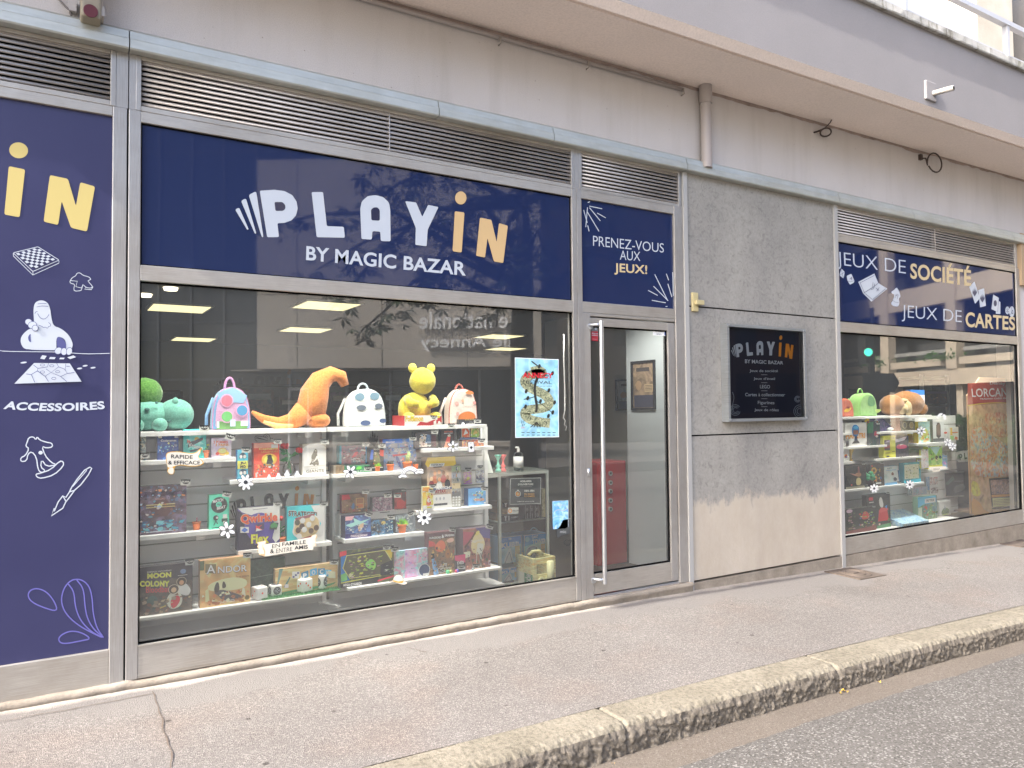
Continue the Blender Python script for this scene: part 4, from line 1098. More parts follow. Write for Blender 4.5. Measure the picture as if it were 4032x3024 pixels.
def d_(s):
    s.poly([(1110,668),(1392,680),(1394,1182),(1112,1186)], paint('f2f5f5', .5, .3)); s.poly([(1113,672),(1388,684),(1390,1178),(1116,1182)], art(['a3d8ea', '8cc8e4', 'b6e2ee', '9ad2e8', 'cdeaf2'], 5, 3, 3, .6))
    mf = art(['3c4038', '8f9474', 'b9bb95', 'd2d0a8'], 30, 8, 4, .5); dk_ = paint('3a3a36', .6, .2)
    s.line(smooth([(1215,760),(1265,748),(1300,775),(1235,770),(1175,800),(1170,835),(1215,870),(1300,905),(1335,945),(1325,985),(1260,1000),(1190,1005),(1165,1030),(1200,1068),(1270,1085),(1335,1092)], 2, False), 60, mf)
    s.line(smooth([(1262,780),(1235,850),(1240,920),(1252,985),(1245,1022)], 2, False), 16, dk_)
    s.line([(1240,920),(1205,930),(1165,938)], 5, dk_); s.line([(1250,950),(1290,975),(1320,1000),(1345,1020)], 4, dk_); s.line([(1215,692),(1255,722)], 7, dk_)
    for x, y in ((1265,725),(1180,770),(1350,770),(1180,885),(1190,930),(1272,950),(1175,985),(1325,880),(1362,958),(1350,1022),(1322,1045)): s.ell(x, y, 9, 15, dk_, 10, .3)
    for dx in (-40,-18,5,25): s.line([(1245,1085),(1245+dx,1118)], 5, dk_)
    s.text('ANNECY', [(1155,765), (1350,768), (1350,802), (1155,800)], paint('d3303c', .5, .3), .03); s.text('FESTIVAL', [(1155,815), (1342,820), (1342,838), (1155,836)], OUT, 0)
    s.text('2026', [(1284,780), (1322,781), (1322,790), (1284,789)], OUT, .02); s.text('DU FILM D’ANIMATION', [(1155,849), (1342,852), (1342,857), (1155,855)], OUT, 0)
    s.text('21', [(1142,1076), (1162,1076), (1162,1092), (1142,1092)], OUT, .01); s.text('27', [(1146,1096), (1168,1096), (1168,1112), (1146,1112)], OUT, .01); s.text('juin', [(1143,1114), (1166,1114), (1166,1128), (1143,1128)], paint('d3303c', .5, .3))
    for i in range(7): s.rect(1145+i*33, 1150, 1145+i*33+20, 1154, OUT); s.rect(1145+i*33, 1166, 1145+i*33+18, 1170, OUT)
sticker('festival_poster', 'tall pale blue poster with a curling tree and birds taped inside the window', 'poster', d_, 'F')
def d_(s):
    s.poly([(1450,705),(1738,690),(1742,1172),(1682,1205),(1460,1215)], art(['5aaad8', '86c4e6', 'bfe0ef', '6fb4dc', '8f9fce'], 9, 5, 4, 1.2)); s.line([(1452,707),(1738,692),(1742,1172)], 8, W_)
    s.line(smooth([(1480,900),(1560,850),(1640,890),(1720,840)], 2, False), 14, W_); s.text('PLAGE', [(1520,770),(1680,760),(1680,795),(1520,805)], W_)
sticker('postcard', 'small light blue picture card on the glass beside the door', 'postcard', d_, 'm')
def d_(s):
    s.poly(rnd([(1600,1140),(1640,1050),(1780,1020),(1770,1300),(1640,1320),(1540,1380),(1520,1250)], 20), paint('4c4e4e', .5, .3)); s.text('mic', [(1590,1235),(1700,1235),(1700,1285),(1590,1285)], paint('b0b2b0', .5, .3))
    s.line(smooth([(1650,1460),(1700,1400),(1760,1430),(1800,1400),(1780,1480),(1720,1520),(1690,1500)], 1), 8, paint('4c4e4e', .5, .3), True)
sticker('grey_sticker', 'dull grey sticker low on the glass under the light blue picture card', 'sticker', d_, 'm')
def d_(s):
    s.poly([(240,272),(372,282),(372,375),(240,375)], paint('7d7f7e', .5, .3)); s.poly([(240,375),(372,378),(374,478),(242,478)], paint('a8303a', .5, .3)); s.poly([(242,478),(374,478),(374,570),(244,560)], paint('a8303a', .5, .3))
    s.text('Alarm', [(250,395),(370,400),(370,440),(250,436)], W_, .02); s.line([(248,455),(372,462)], 10, W_); s.text('protégé', [(255,525),(360,530),(360,545),(255,540)], W_)
    s.ell(325,325,22,24, W_)
sticker('alarm_sticker', 'red and grey alarm sticker behind the door handle', 'sticker', d_, 'p', Y=.036)
def d_(s):
    s.poly([(1460,348),(1778,352),(1772,468),(1462,452)], paint('e8e8e6', .5, .3)); s.poly([(1688,358),(1756,360),(1755,452),(1688,448)], paint('2456a6', .5, .3)); s.line([(1705,420),(1745,395)], 18, W_)
    s.text('surveillance', [(1505,368),(1650,374),(1650,394),(1505,390)], OUT); s.text('caméra', [(1528,420),(1625,424),(1625,442),(1528,440)], OUT)
sticker('camera_notice', 'small white and blue video surveillance notice in the top corner of the door', 'sticker', d_, 'p', Y=.036)
def d_(s):
    s.poly(smooth([(560,1340),(1030,1330),(1150,1350),(1140,1430),(560,1400)], 1), WH)
    s.poly(rnd([(1690,1560),(2010,1545),(1990,1590),(1900,1600),(1895,1640),(1760,1650),(1750,1600),(1695,1610)], 12), CREAM2); s.text('ENFANT', [(1775,1585),(1890,1580),(1885,1622),(1775,1628)], OUT, .01)
def d2(s):
    s.poly(rnd([(1690,1560),(2010,1545),(1990,1590),(1900,1600),(1895,1640),(1760,1650),(1750,1600),(1695,1610)], 12), CREAM2); s.text('ENFANT', [(1775,1585),(1890,1580),(1885,1622),(1775,1628)], OUT, .01)
sticker('banner_sticker', 'small cream ribbon sticker reading child, under the green picture book', 'sticker', d2, 'q')
def d_(s):
    s.line([(1835,650),(1890,595),(1945,590)], 14, W_); s.poly(smooth([(1835,660),(1870,600),(1930,585),(1945,600),(1890,640),(1860,690)], 1), WH); s.poly(smooth([(1935,610),(1975,600),(2005,640),(2008,705),(1960,705),(1955,660)], 1), WH)
sticker('white_sticker', 'white curved sticker above the grey tower box in the far window', 'sticker', d_, 'q')

# ================================================================== INSIDE THE DISPLAY WINDOW
GAIN = 1.9
YU, YL, YBK = .37, .27, .62
shelfm = paint('eceee8', .5, .3); backm = paint('e9ece2', .6, .25); groove = paint('7c7f78', .8, .1)
def slat_back(name, x0, x1, z0, z1, par, Y=YBK, pitch=.115):
    b = MB(); z = z1
    b.box(x0, x1, Y+.012, Y+.03, z0, z1, groove)
    while z > z0+.01:
        b.box(x0, x1, Y, Y+.012, max(z0, z-pitch+.010), z, backm); z -= pitch
    return b.build(name, par)
def shelf(par, k, xa, ya, xb, yb, Y, dep, th=.028, xs=None):
    a = at(*P(k, xa, ya), Y); c = at(*P(k, xb, yb), Y); z = (a.z+c.z)/2
    x0, x1 = (a.x, c.x) if xs is None else xs
    b = MB(); b.box(x0, x1, Y, Y+dep, z-th, z, shelfm)
    for xx in (x0+.10, x1-.13):
        b.box(xx, xx+.05, YBK-.20, YBK, z-th-.035, z-th, shelfm)
    o = b.build('shelf', par); bevel(o, .002); return z
ul = thing('display_shelving', 'white slatted display shelving filling the left half of the window', 'shelving')
xr = at(1279, 1900, YBK).x
slat_back('back_panel', -.2, xr-.03, .15, 1.34, ul)
b = MB(); b.box(xr-.03, xr, YBK-.03, YBK+.05, .02, 1.34, shelfm); b.build('upright', ul); b = MB(); b.box(-.25, -.2, YBK-.03, YBK+.05, .02, 1.34, shelfm); b.build('upright', ul)
b = MB(); b.box(-.2, 1.612, .36, YBK+.03, .02, .15, paint('e0e2da', .6, .3)); b.build('base', ul)
Z1 = shelf(ul, 'Z', 302.8, 932.6, 706.6, 925.0, YU, .28, xs=(-.2, 1.605))
Z2 = shelf(ul, 'Z', 302.8, 995.7, 510.2, 987.5, YU, .26, xs=(-.2, at(930, 1800, YU).x))
Z2p = shelf(ul, 'b', 460, 1085, 1830, 1010, YU, .26, xs=(at(905, 1890, YU).x, at(1297, 1873, YU).x))
Z3 = shelf(ul, 'c', 100, 1160, 1530, 1040, YU, .26, xs=(-.2, at(866, 2085, YU).x))
Z3p = shelf(ul, 'd', 270, 1240, 1965, 1070, YU, .26, xs=(at(938, 2166, YU).x, at(1307, 2132, YU).x))
Z4 = shelf(ul, 'e', 65, 1255, 2210, 985, YL, .34, .018, xs=(-.2, at(1275, 2330, YL).x))
ur = thing('display_shelving', 'white slatted display shelving in the middle of the window beside the glass cabinet', 'shelving')
xl_, xr_ = at(1311, 1900, YBK).x, at(1914, 1900, YBK).x
slat_back('back_panel', xl_+.02, xr_-.03, .15, 1.34, ur)
b = MB(); b.box(xl_-.012, xl_+.02, YBK-.03, YBK+.05, .02, 1.34, shelfm); b.build('upright', ur); b = MB(); b.box(xr_-.03, xr_, YBK-.03, YBK+.05, .02, 1.34, shelfm); b.build('upright', ur)
b = MB(); b.box(1.618, at(1977, 2300, .40).x, .36, YBK+.03, .02, .15, paint('e0e2da', .6, .3)); b.build('base', ur)
R1 = shelf(ur, 'Z', 740.6, 923.3, 1051.7, 916.7, YU, .28, xs=(1.625, at(1917, 1671, YU).x))
R1h = shelf(ur, 'h', 480, 585, 1775, 535, YU, .26, xs=(at(1664, 1772, YU).x, at(1945, 1757, YU).x))
R2 = shelf(ur, 'g', 80, 1045, 1690, 960, YU, .26, xs=(at(1313, 1870, YU).x, at(1667, 1852, YU).x))
R3r = shelf(ur, 'j', 560, 600, 1740, 500, YU, .26, xs=(at(1645, 2014, YU).x, at(1937, 1988, YU).x))
R3 = shelf(ur, 'i', 305, 1225, 1760, 1065, YU, .26, xs=(at(1356, 2128, YU).x, at(1671, 2095, YU).x))
R4 = shelf(ur, 'l', 0, 1005, 1560, 800, YL, .34, .018, xs=(at(1371, 2318, YL).x, at(1977, 2233, YL).x))
# riser carrying the rear row of card sets
def draw_list(s, items):
    for it in items:
        t = it[0]
        mt = it[-1] if not isinstance(it[-1], str) else None
        if t == 'r': s.rect(it[1], it[2], it[3], it[4], paint(it[5], .4, .3) if isinstance(it[5], str) else it[5])
        elif t == 'e': s.ell(it[1], it[2], it[3], it[4], paint(it[5], .4, .3) if isinstance(it[5], str) else it[5])
        elif t == 'p': s.poly(it[1], paint(it[2], .4, .3) if isinstance(it[2], str) else it[2])
        elif t == 's': s.poly(smooth(it[1], 2), paint(it[2], .4, .3) if isinstance(it[2], str) else it[2])
        elif t == 'l': s.line(it[1], it[2], paint(it[3], .4, .3))
        elif t == 't':
            tilt = it[8] if len(it) > 8 else 0
            s.trect(it[1], it[2], it[5], it[4], it[3], paint(it[6], .4, .3), it[7], tilt)
def carton(label, k, xl, yb, xr, yt, Y, dep, side, face, items=(), z0=None, name='game_box', cat='box', group='boxes in the shop window', lean=0.0):
    p0 = at(*P(k, xl, yb), Y); p1 = at(*P(k, xr, yt), Y)
    x0, x1, z1 = p0.x, p1.x, p1.z
    za = p0.z if z0 is None else z0
    h = z1-za; dl = lean*h
    sm_ = paint(side, .45, .3) if isinstance(side, str) else side
    cx, cz = (x0+x1)/2, za
    b = MB()
    V = [(x0, Y, za), (x1, Y, za), (x1, Y+dep, za), (x0, Y+dep, za), (x0, Y+dl, z1), (x1, Y+dl, z1), (x1, Y+dep+dl, z1), (x0, Y+dep+dl, z1)]
    b.hexa([Vector(q) for q in V], sm_)
    o = b.build(name); tag(o, label, cat, group)
    s = Sheet(lambda u, v, l: Vector((x0+(x1-x0)*u, Y+dl*v-.0006-l, za+h*v)), .0004)
    fm = paint(face, .4, .3) if isinstance(face, str) else face
    s.rect(0, 0, 1, 1, fm); draw_list(s, items)
    s.build('cover', o)
    return o
def scat(seed, n, cols, u0=0, v0=0, u1=1, v1=1, r0=.02, r1=.08):
    """scattered picture details"""
    rr = random.Random(seed); out = []
    for i in range(n):
        u, v = rr.uniform(u0, u1), rr.uniform(v0, v1); r = rr.uniform(r0, r1); k = rr.choice((3, 4, 5))
        a0 = rr.uniform(0, 6.3); pts = []
        for j in range(k):
            a = a0+2*PI*j/k; q = r*rr.uniform(.5, 1.2)
            pts.append((min(max(u+q*math.cos(a), u0), u1), min(max(v+q*math.sin(a)*.8, v0), v1)))
        out.append(('p', pts, rr.choice(cols)))
    return out
# ---- left unit, second shelf
y_ = YU+.03
carton('small pale patterned box behind a round price tag at the left window edge', 'a', 60, 940, 205, 555, y_+.03, .05, '8c8a80', art(['7a6a58', 'b8b2a4', '5b7076', 'd8d4c8'], 22, 1), scat(2, 14, ['4a5a60', 'c8c0b0', '8a5a40']), Z2)
carton('navy blue box with a light title band and a starry picture', 'a', 415, 930, 800, 515, y_, .05, '28345c', art(['1d2f66', '24407e', '3a6ab0'], 9, 2), [('t', 'Codenames', .15, .73, .88, .82, 'e8ecf2', .03), ('e', .52, .66, .05, .04, 'e6e070'), ('r', .03, .88, .2, .95, 'd8dce4'), ('r', .8, .88, .97, .95, 'd8dce4')]+scat(3, 22, ['dfe8f4', '6fa0d8', '16244a', '88c0a0'], .05, .05, .95, .6, .02, .07), Z2)
carton('teal box with a sunburst and slanting title, taller than its neighbours', 'a', 885, 935, 1300, 412, y_, .06, '3d8f90', art(['2f8f96', '3aa6a0', '4cb8a8'], 6, 3), [('p', [(.5+(.42 if i % 2 else .25)*math.cos(PI*i/12), .58+(.36 if i % 2 else .22)*math.sin(PI*i/12)) for i in range(24)], '6cc8b0'), ('e', .58, .66, .1, .08, 'e8a050'), ('p', [(.2, .38), (.85, .62), (.85, .72), (.2, .55)], '26303a'), ('t', 'Vroom', .2, .42, .84, .56, 'f0ece0', .04, -.14), ('p', [(.25, .28), (.75, .36), (.8, .3), (.3, .22)], '31404a'), ('t', 'la', .16, .55, .3, .66, 'c8584a', .04)], Z2)
carton('small lilac box with an orange title in two lines', 'a', 1393, 930, 1755, 565, y_, .05, '9a90b4', art(['b8acd4', 'a898c8', 'cfc4e0'], 10, 4), [('t', '2 POMMES', .1, .72, .82, .86, 'c84a30', .04, -.02), ('t', '3 PAINS', .2, .58, .86, .71, 'd0702c', .04, -.02), ('e', .55, .3, .26, .2, 'd08a48'), ('e', .3, .2, .09, .08, 'b83c34'), ('e', .78, .2, .1, .08, 'd8a030'), ('e', .55, .33, .2, .12, 'e0b070'), ('r', .05, .02, .95, .06, 'e8e4f0')]+scat(4, 10, ['f0e8f4', '8870b0'], .05, .35, .95, .55, .02, .05), Z2)
# ---- left unit, higher-right shelf
carton('slim bright blue box with a yellow middle band and googly eyes', 'b', 160, 1085, 352, 555, y_-.02, .05, '2f7cc0', art(['3c94dc', '4aa2e4', '3a88d0'], 8, 5), [('p', [(.15, .72), (.25, .86), (.5, .93), (.75, .86), (.88, .72)], '2a4050'), ('e', .33, .77, .14, .06, 'f4f4ee'), ('e', .68, .77, .14, .06, 'f4f4ee'), ('r', 0, .36, 1, .63, 'e8d04a'), ('t', 'JU', .25, .5, .78, .6, '2a2c30', .06), ('t', 'MO', .25, .385, .78, .48, '2a2c30', .06), ('p', [(.15, .3), (.3, .2), (.7, .2), (.88, .3), (.5, .36)], '2a4050'), ('e', .33, .22, .14, .06, 'f4f4ee'), ('e', .68, .22, .14, .06, 'f4f4ee')], Z2p)
carton('red adventure box with a dark hatted figure against a golden glow', 'b', 455, 1075, 920, 425, y_, .06, 'a8433c', art(['b83a2c', 'd04a34', 'c23e30'], 8, 6), [('r', .0, .86, .75, 1, 'd87a6c'), ('t', 'Capitaine', .2, .79, .95, .86, 'e8b468', .02), ('t', 'LÉGENDES', .3, .72, .95, .77, 'd89050', .0), ('r', .68, .85, .95, .95, 'ecdcc8'), ('e', .6, .52, .3, .17, 'e8903a'), ('e', .6, .52, .2, .12, 'f0c050'), ('p', [(.48, .4), (.54, .56), (.52, .6), (.58, .66), (.66, .66), (.7, .58), (.76, .46), (.7, .38)], '2c2a2a'), ('l', [(.5, .64), (.72, .62)], .02, '1c1a1c')]+scat(5, 60, ['8a2a20', '3a4a40', 'b8c0c8', 'e07a48', '52281e', 'd8d4cc'], .02, .08, .98, .42, .02, .06)+[('r', .03, .04, .1, .16, 'e8e4dc')], Z2p)
carton('arched cream box with a grey ink drawing and a serif title at the bottom', 'b', 1342, 1005, 1765, 440, y_, .08, '8a8478', art(['cfc9b2', 'd8d2be', 'e2dccc'], 5, 7, 3, .5), [('p', [(.06, .3), (.06, .75), (.14, .9), (.3, .985), (.7, .985), (.86, .9), (.94, .75), (.94, .3)], 'dddcd2'), ('s', [(.25, .32), (.4, .45), (.36, .6), (.45, .72), (.55, .88), (.66, .72), (.6, .55), (.7, .4), (.68, .28), (.55, .35), (.5, .27), (.42, .36)], '5a554c'), ('s', [(.3, .35), (.6, .55), (.66, .95), (.72, .9), (.66, .5)], 'eceae0'), ('t', 'FIRST', .36, .20, .66, .23, '6a6254', 0), ('t', 'GIANTS', .15, .085, .9, .18, '4c4638', .01), ('l', [(.08, .27), (.94, .3)], .008, '8a7f68'), ('l', [(.2, .04), (.8, .05)], .008, '8a7f68'), ('p', [(0, .86), (0, 1), (.3, 1), (.1, .93)], '8f8a80'), ('p', [(1, .86), (1, 1), (.7, 1), (.9, .93)], '8f8a80')]+scat(7, 16, ['4a463e', '7c766a', 'b8b4a6'], .3, .32, .7, .8, .02, .06), Z2p)
# ---- left unit, third shelf
carton('big dark box with a brown and purple harbour scene at the left edge', 'c', -120, 1125, 942, 215, y_, .07, '3a3540', art(['2c2a34', '4c3c44', '6a5a70', '4a6080'], 9, 11, 7, 2), [('p', [(.36, .52), (.46, .7), (.56, .78), (.66, .7), (.76, .52), (.66, .36), (.46, .36)], '4c3030'), ('r', .3, .55, .8, .62, 'b8a878'), ('r', .3, .565, .8, .605, '5a4a30'), ('p', [(.48, .58), (.53, .65), (.58, .58), (.53, .51)], 'c8b884'), ('t', 'REALMS', .45, .71, .62, .75, '8a6868', .02), ('r', .3, .05, .85, .065, 'a0a8b8')]+scat(11, 90, ['2a2430', '6a4238', '8a9ab0', '3a5a78', 'a8a0a0', '4a3a50', '50788a', 'b4764a'], .14, .06, .98, .97, .015, .05)+scat(12, 30, ['4a90a8', '6aa8c0', '2a4a70'], .2, .08, .95, .3, .02, .08), Z3)
carton('mint green box with a big black record and two dancing figures', 'c', 1352, 1015, 1715, 395, y_, .06, '3a9a78', art(['48c494', '52d0a0', '4ccaa0'], 5, 13, 2, .3), [('e', .5, .7, .41, .235, '1c3c34'), ('e', .48, .715, .38, .215, '26282a'), ('e', .48, .715, .15, .085, '52d0a0'), ('t', 'MATCH', .18, .765, .7, .86, 'e8e8e4', .05, .04), ('t', 'BEAT', .38, .56, .82, .645, 'e8e8e4', .05, .04), ('t', 'my', .38, .69, .58, .74, '26282a', .02), ('e', .33, .33, .13, .075, '26282a'), ('e', .39, .335, .055, .032, 'f0f0ec'), ('l', [(.33, .27), (.3, .2), (.22, .12)], .03, '26282a'), ('l', [(.33, .24), (.42, .15)], .03, '26282a'), ('r', .68, .3, .88, .42, 'c8d8dc'), ('r', .62, .2, .92, .3, '26423a'), ('r', .7, .1, .86, .22, 'c8d8dc'), ('l', [(.12, .04), (.5, .05)], .02, '26423a')], Z3)
carton('white and purple box with red and yellow bubble lettering and three tiles', 'd', 255, 1190, 1020, 412, y_-.02, .07, '2c2a40', art(['403868', '4a4078', '443c70'], 4, 14, 2, .4), [('p', [(.0, 1), (1, 1), (1, .2), (.9, .1), (.82, .22), (.88, .5), (.8, .72), (.55, .86), (.35, .8), (.1, .9)], 'd4d8e4'), ('s', [(.08, .6), (.25, .8), (.55, .88), (.8, .75), (.9, .5), (.8, .2), (.5, .06), (.2, .25)], '4c3f86'), ('p', [(0, 0), (0, .95), (.1, .88), (.2, .4), (.4, .1), (.9, .1), (.95, 0)], '2a2838'), ('l', [(.35, .94), (.7, .955)], .012, '55566a'), ('t', 'Qwirkle', .065, .60, .95, .86, 'e8a080', .075, -.02), ('t', 'Qwirkle', .075, .61, .94, .85, 'd2482c', .045, -.02), ('p', [(.06, .42), (.26, .40), (.26, .54), (.06, .56)], 'e4e6ee'), ('p', [(.08, .48), (.16, .42), (.24, .47), (.16, .54)], '4060a8'), ('p', [(.4, .42), (.62, .46), (.62, .61), (.42, .58)], '3c3450'), ('p', [(.42, .42), (.6, .44), (.5, .5), (.58, .57), (.48, .53), (.42, .57)], 'd43c3c'), ('p', [(.42, .42), (.58, .44), (.44, .5)], 'e4e6ee'), ('p', [(.74, .44), (.92, .42), (.97, .58), (.78, .61)], '36403e'), ('e', .82, .52, .05, .05, '3c7a4a'), ('e', .89, .52, .05, .05, '3c7a4a'), ('e', .855, .56, .04, .04, '3c7a4a'), ('t', 'Flex', .3, .13, .74, .37, '6a4420', .07, -.02), ('t', 'Flex', .31, .14, .73, .36, 'e8b840', .04, -.02)], Z3p)
carton('turquoise and white box with dark lettering and a board of carved animal heads', 'd', 1155, 1090, 1840, 395, y_-.02, .06, '2a8a98', art(['2f9fae', '36aab8', '3ab0bc'], 4, 15, 2, .3), [('p', [(.62, 1), (1, 1), (1, 0), (.4, 0), (.75, .2), (.9, .5), (.72, .82)], 'cfe2ea'), ('t', 'STRATEGETI', .03, .76, .79, .92, 'f4f4f0', .075, -.10), ('t', 'STRATEGETI', .035, .77, .785, .91, '3a3030', .035, -.10), ('s', [(.17, .7), (.45, .75), (.7, .78), (.88, .62), (.84, .25), (.7, .16), (.45, .12), (.22, .2), (.12, .32), (.17, .5)], 'cfe2ea'), ('s', [(.2, .68), (.45, .72), (.68, .75), (.85, .6), (.81, .28), (.66, .2), (.45, .16), (.26, .24), (.16, .34), (.2, .5)], 'b8a07a'), ('p', [(.2, .7), (.7, .78), (.72, .7), (.22, .64)], '7a4a50'), ('p', [(.3, .14), (.7, .22), (.6, .12), (.36, .08)], '8a3c3c')]+[('e', u, v, .07, .075, c) for u, v, c in ((.26, .58, '4a4a3c'), (.4, .62, 'd8ccc4'), (.66, .66, 'd8ccc4'), (.38, .47, '4a3c34'), (.56, .5, 'd8ccc4'), (.28, .38, '4a3c34'), (.44, .38, 'd0c0b8'), (.62, .33, '54443a'), (.76, .4, '4a3c34'), (.3, .22, 'd8d4cc'))]+[('r', .06, .06, .22, .11, 'cfe2ea')], Z3p)
# ---- left unit, bottom shelf
y4 = YL+.04
carton('dark space adventure box with yellow lettering and two astronauts in bubble helmets', 'e', 60, 1235, 1052, 245, y4, .06, '2c2a2c', art(['3c3630', '5a5048', '4c463e'], 8, 16, 6, 1.5), [('p', [(0, 1), (1, 1), (1, .62), (.6, .72), (.3, .55), (0, .6)], '332e32'), ('t', 'DONALD VACCARINO', .16, .875, .6, .905, 'b0aca4', .01, -.01), ('t', 'MOON', .16, .755, .6, .865, 'e4cc48', .06, -.02), ('t', 'COLONY', .03, .61, .57, .735, 'e4cc48', .06, -.07), ('t', 'Bloodbath', .14, .47, .62, .60, 'a83c3c', .02, -.05), ('e', .82, .83, .055, .05, '6a7a9a'), ('r', .72, .745, .9, .755, 'b0aca4'), ('s', [(.74, .6), (.86, .6), (.98, .42), (.92, .3), (.8, .34), (.7, .42)], 'c4beb4'), ('e', .79, .62, .095, .095, 'a89c8a'), ('e', .79, .62, .085, .085, '3a302a'), ('e', .79, .60, .045, .05, 'b08868'), ('s', [(.54, .38), (.7, .46), (.82, .3), (.78, .1), (.6, .06), (.5, .2)], 'c8b4a8'), ('s', [(.58, .28), (.72, .36), (.78, .26), (.7, .1), (.6, .08)], 'a83038'), ('e', .645, .48, .1, .1, 'b8ac98'), ('e', .645, .48, .09, .09, '443830'), ('e', .645, .465, .05, .055, 'c09878'), ('l', [(.32, .1), (.5, .16)], .02, 'c0a050'), ('e', .25, .3, .1, .1, '46564e')]+scat(16, 60, ['5a4c3c', '7a6c58', 'a89878', '3a4640', '6a4a3a', '8a7a68'], .04, .03, .98, .4, .015, .06), Z4)
carton('square tan fantasy box with large white serif lettering', 'e', 1185, 1092, 2102, 130, y4, .06, '8a6a50', art(['b8845c', 'd09a68', 'c48c5c', 'e0b880'], 5, 17, 5, 1.0), [('r', .0, .8, .08, 1, '4a5438'), ('p', [(.1, .74), (.31, .7), (.31, .9), (.1, .93)], '6a6044'), ('t', 'A', .12, .70, .30, .90, '5a4a3a', .035), ('t', 'A', .125, .71, .295, .895, 'e8e2d0', .01), ('t', 'NDOR', .34, .69, .93, .85, '5a4432', .04, -.03), ('t', 'NDOR', .345, .70, .925, .845, 'e8e4dc', .015, -.03), ('t', 'Terres lointaines', .7, .55, .97, .6, '7a5a40', .01), ('s', [(.15, .5), (.6, .6), (.95, .5), (.9, .3), (.4, .3), (.15, .35)], 'e6c890'), ('s', [(.25, .3), (.4, .36), (.75, .2), (.9, .1), (.6, .06), (.42, .12), (.36, .22)], '4c4a4c'), ('s', [(.26, .32), (.3, .5), (.36, .52), (.38, .36), (.34, .28)], '3c342e'), ('s', [(.42, .36), (.44, .52), (.48, .5), (.52, .38)], '3c342e'), ('p', [(.1, .12), (.1, .36), (.16, .4), (.18, .12)], 'd8b488'), ('p', [(.8, .15), (.84, .34), (.88, .3), (.9, .14)], 'e0c8a0'), ('e', .93, .1, .05, .05, '5a5030'), ('r', .35, .09, .72, .10, 'e0d4bc'), ('r', .35, .06, .7, .068, 'e0d4bc')]+scat(17, 50, ['a06a44', 'e8c898', '8a5a3c', 'c8a070', 'b87850'], .03, .03, .97, .3, .02, .07), Z4)
carton('dark green box standing behind the dice', 'f', 125, 1030, 745, 330, y4+.10, .06, '26352c', art(['22302a', '2e4034', '263830'], 12, 18), [('l', [(0, .52), (1, .58)], .012, '5a6a5e')], Z4)
carton('wide tan box with blue tilted letter tiles and a white die on the cover', 'f', 572, 985, 1702, 430, y4+.05, .05, '9a8468', art(['b8946a', 'c8a274', 'a88860', 'd4b084'], 7, 19, 5, 1.4, (.3, 1, 1.6)), [('p', [(.0, .0), (.06, 1), (.12, 1), (.03, .3)], '5a7a78'), ('s', [(.0, .0), (.2, .05), (.9, .08), (1, .3), (.95, .2), (.5, .16), (.1, .12)], '4a7a52')]+[('p', [(u-.055, v-.13), (u+.06, v-.12+t), (u+.055, v+.14+t), (u-.06, v+.13)], c) for u, v, t, c in ((.46, .62, .06, '3a6a8a'), (.60, .71, .03, '4a8ab0'), (.73, .71, -.02, '3a7294'), (.84, .64, -.06, '4a90b4'), (.9, .56, -.06, 'c8c09a'))]+[('t', 'P', .43, .54, .49, .72, 'd8e4ec', .04), ('t', 'O', .57, .62, .63, .80, 'd8e4ec', .03), ('t', 'C', .70, .62, .76, .80, 'd8e4ec', .03), ('t', 'K', .81, .55, .87, .72, 'd8e4ec', .03)]+[('p', [(.25, .6), (.36, .56), (.38, .82), (.26, .85)], 'dcdce0'), ('e', .28, .64, .018, .035, '4a4a78'), ('e', .315, .7, .018, .035, '4a4a78'), ('e', .35, .77, .018, .035, '4a4a78'), ('p', [(.12, .3), (.2, .6), (.22, .68), (.23, .62), (.16, .3)], '4a6a6a'), ('p', [(.35, .38), (.4, .66), (.46, .4)], 'd4dae4'), ('r', .14, .26, .2, .4, 'b8a8b0')], Z4)
# ---- middle unit, upper half shelf
carton('dark box with a pale photo of players on its front', 'h', 340, 570, 735, 272, y_, .06, '22262c', art(['2a2e34', '4a4448', '3a3c42'], 12, 21), [('p', [(.2, .1), (.2, .6), (.4, .88), (.55, .6), (.55, .1)], 'b8a8a0'), ('p', [(.45, .3), (.55, .85), (.7, .8), (.72, .3)], '4c6484'), ('p', [(.74, .1), (.76, .8), (.95, .75), (.96, .1)], '4a2c34'), ('r', .45, .15, .75, .2, 'c8c4bc')]+scat(21, 26, ['d8c8bc', '6a4a44', '8a9ab0', '2c2830'], .18, .1, .95, .85, .03, .08), R1h)
carton('narrow black and red box beside the hanging card pack', 'h', 818, 560, 1060, 210, y_, .05, '24262a', art(['2a2c2e', '3a3234', '4a3a3a'], 10, 22), [('t', 'AETHER', .2, .78, .88, .86, 'b05a48', .03), ('r', .2, .73, .85, .755, 'c8c0b8'), ('s', [(.3, .3), (.5, .68), (.7, .7), (.66, .4), (.6, .2), (.35, .15)], 'b84a44'), ('e', .58, .62, .12, .06, 'c8b0a4'), ('p', [(.2, .02), (.3, .3), (.6, .3), (.7, .02)], 'c87a64')], R1h)
carton('orange and grey box under the hanging card pack', 'h', 1195, 548, 1590, 415, y_, .05, '5a3a34', art(['a0442c', 'c8662c', '5a5a64', 'd8904a'], 16, 23), scat(23, 18, ['d88a3a', '3a3440', 'c8c0d0', 'a03a2c']), R1h)
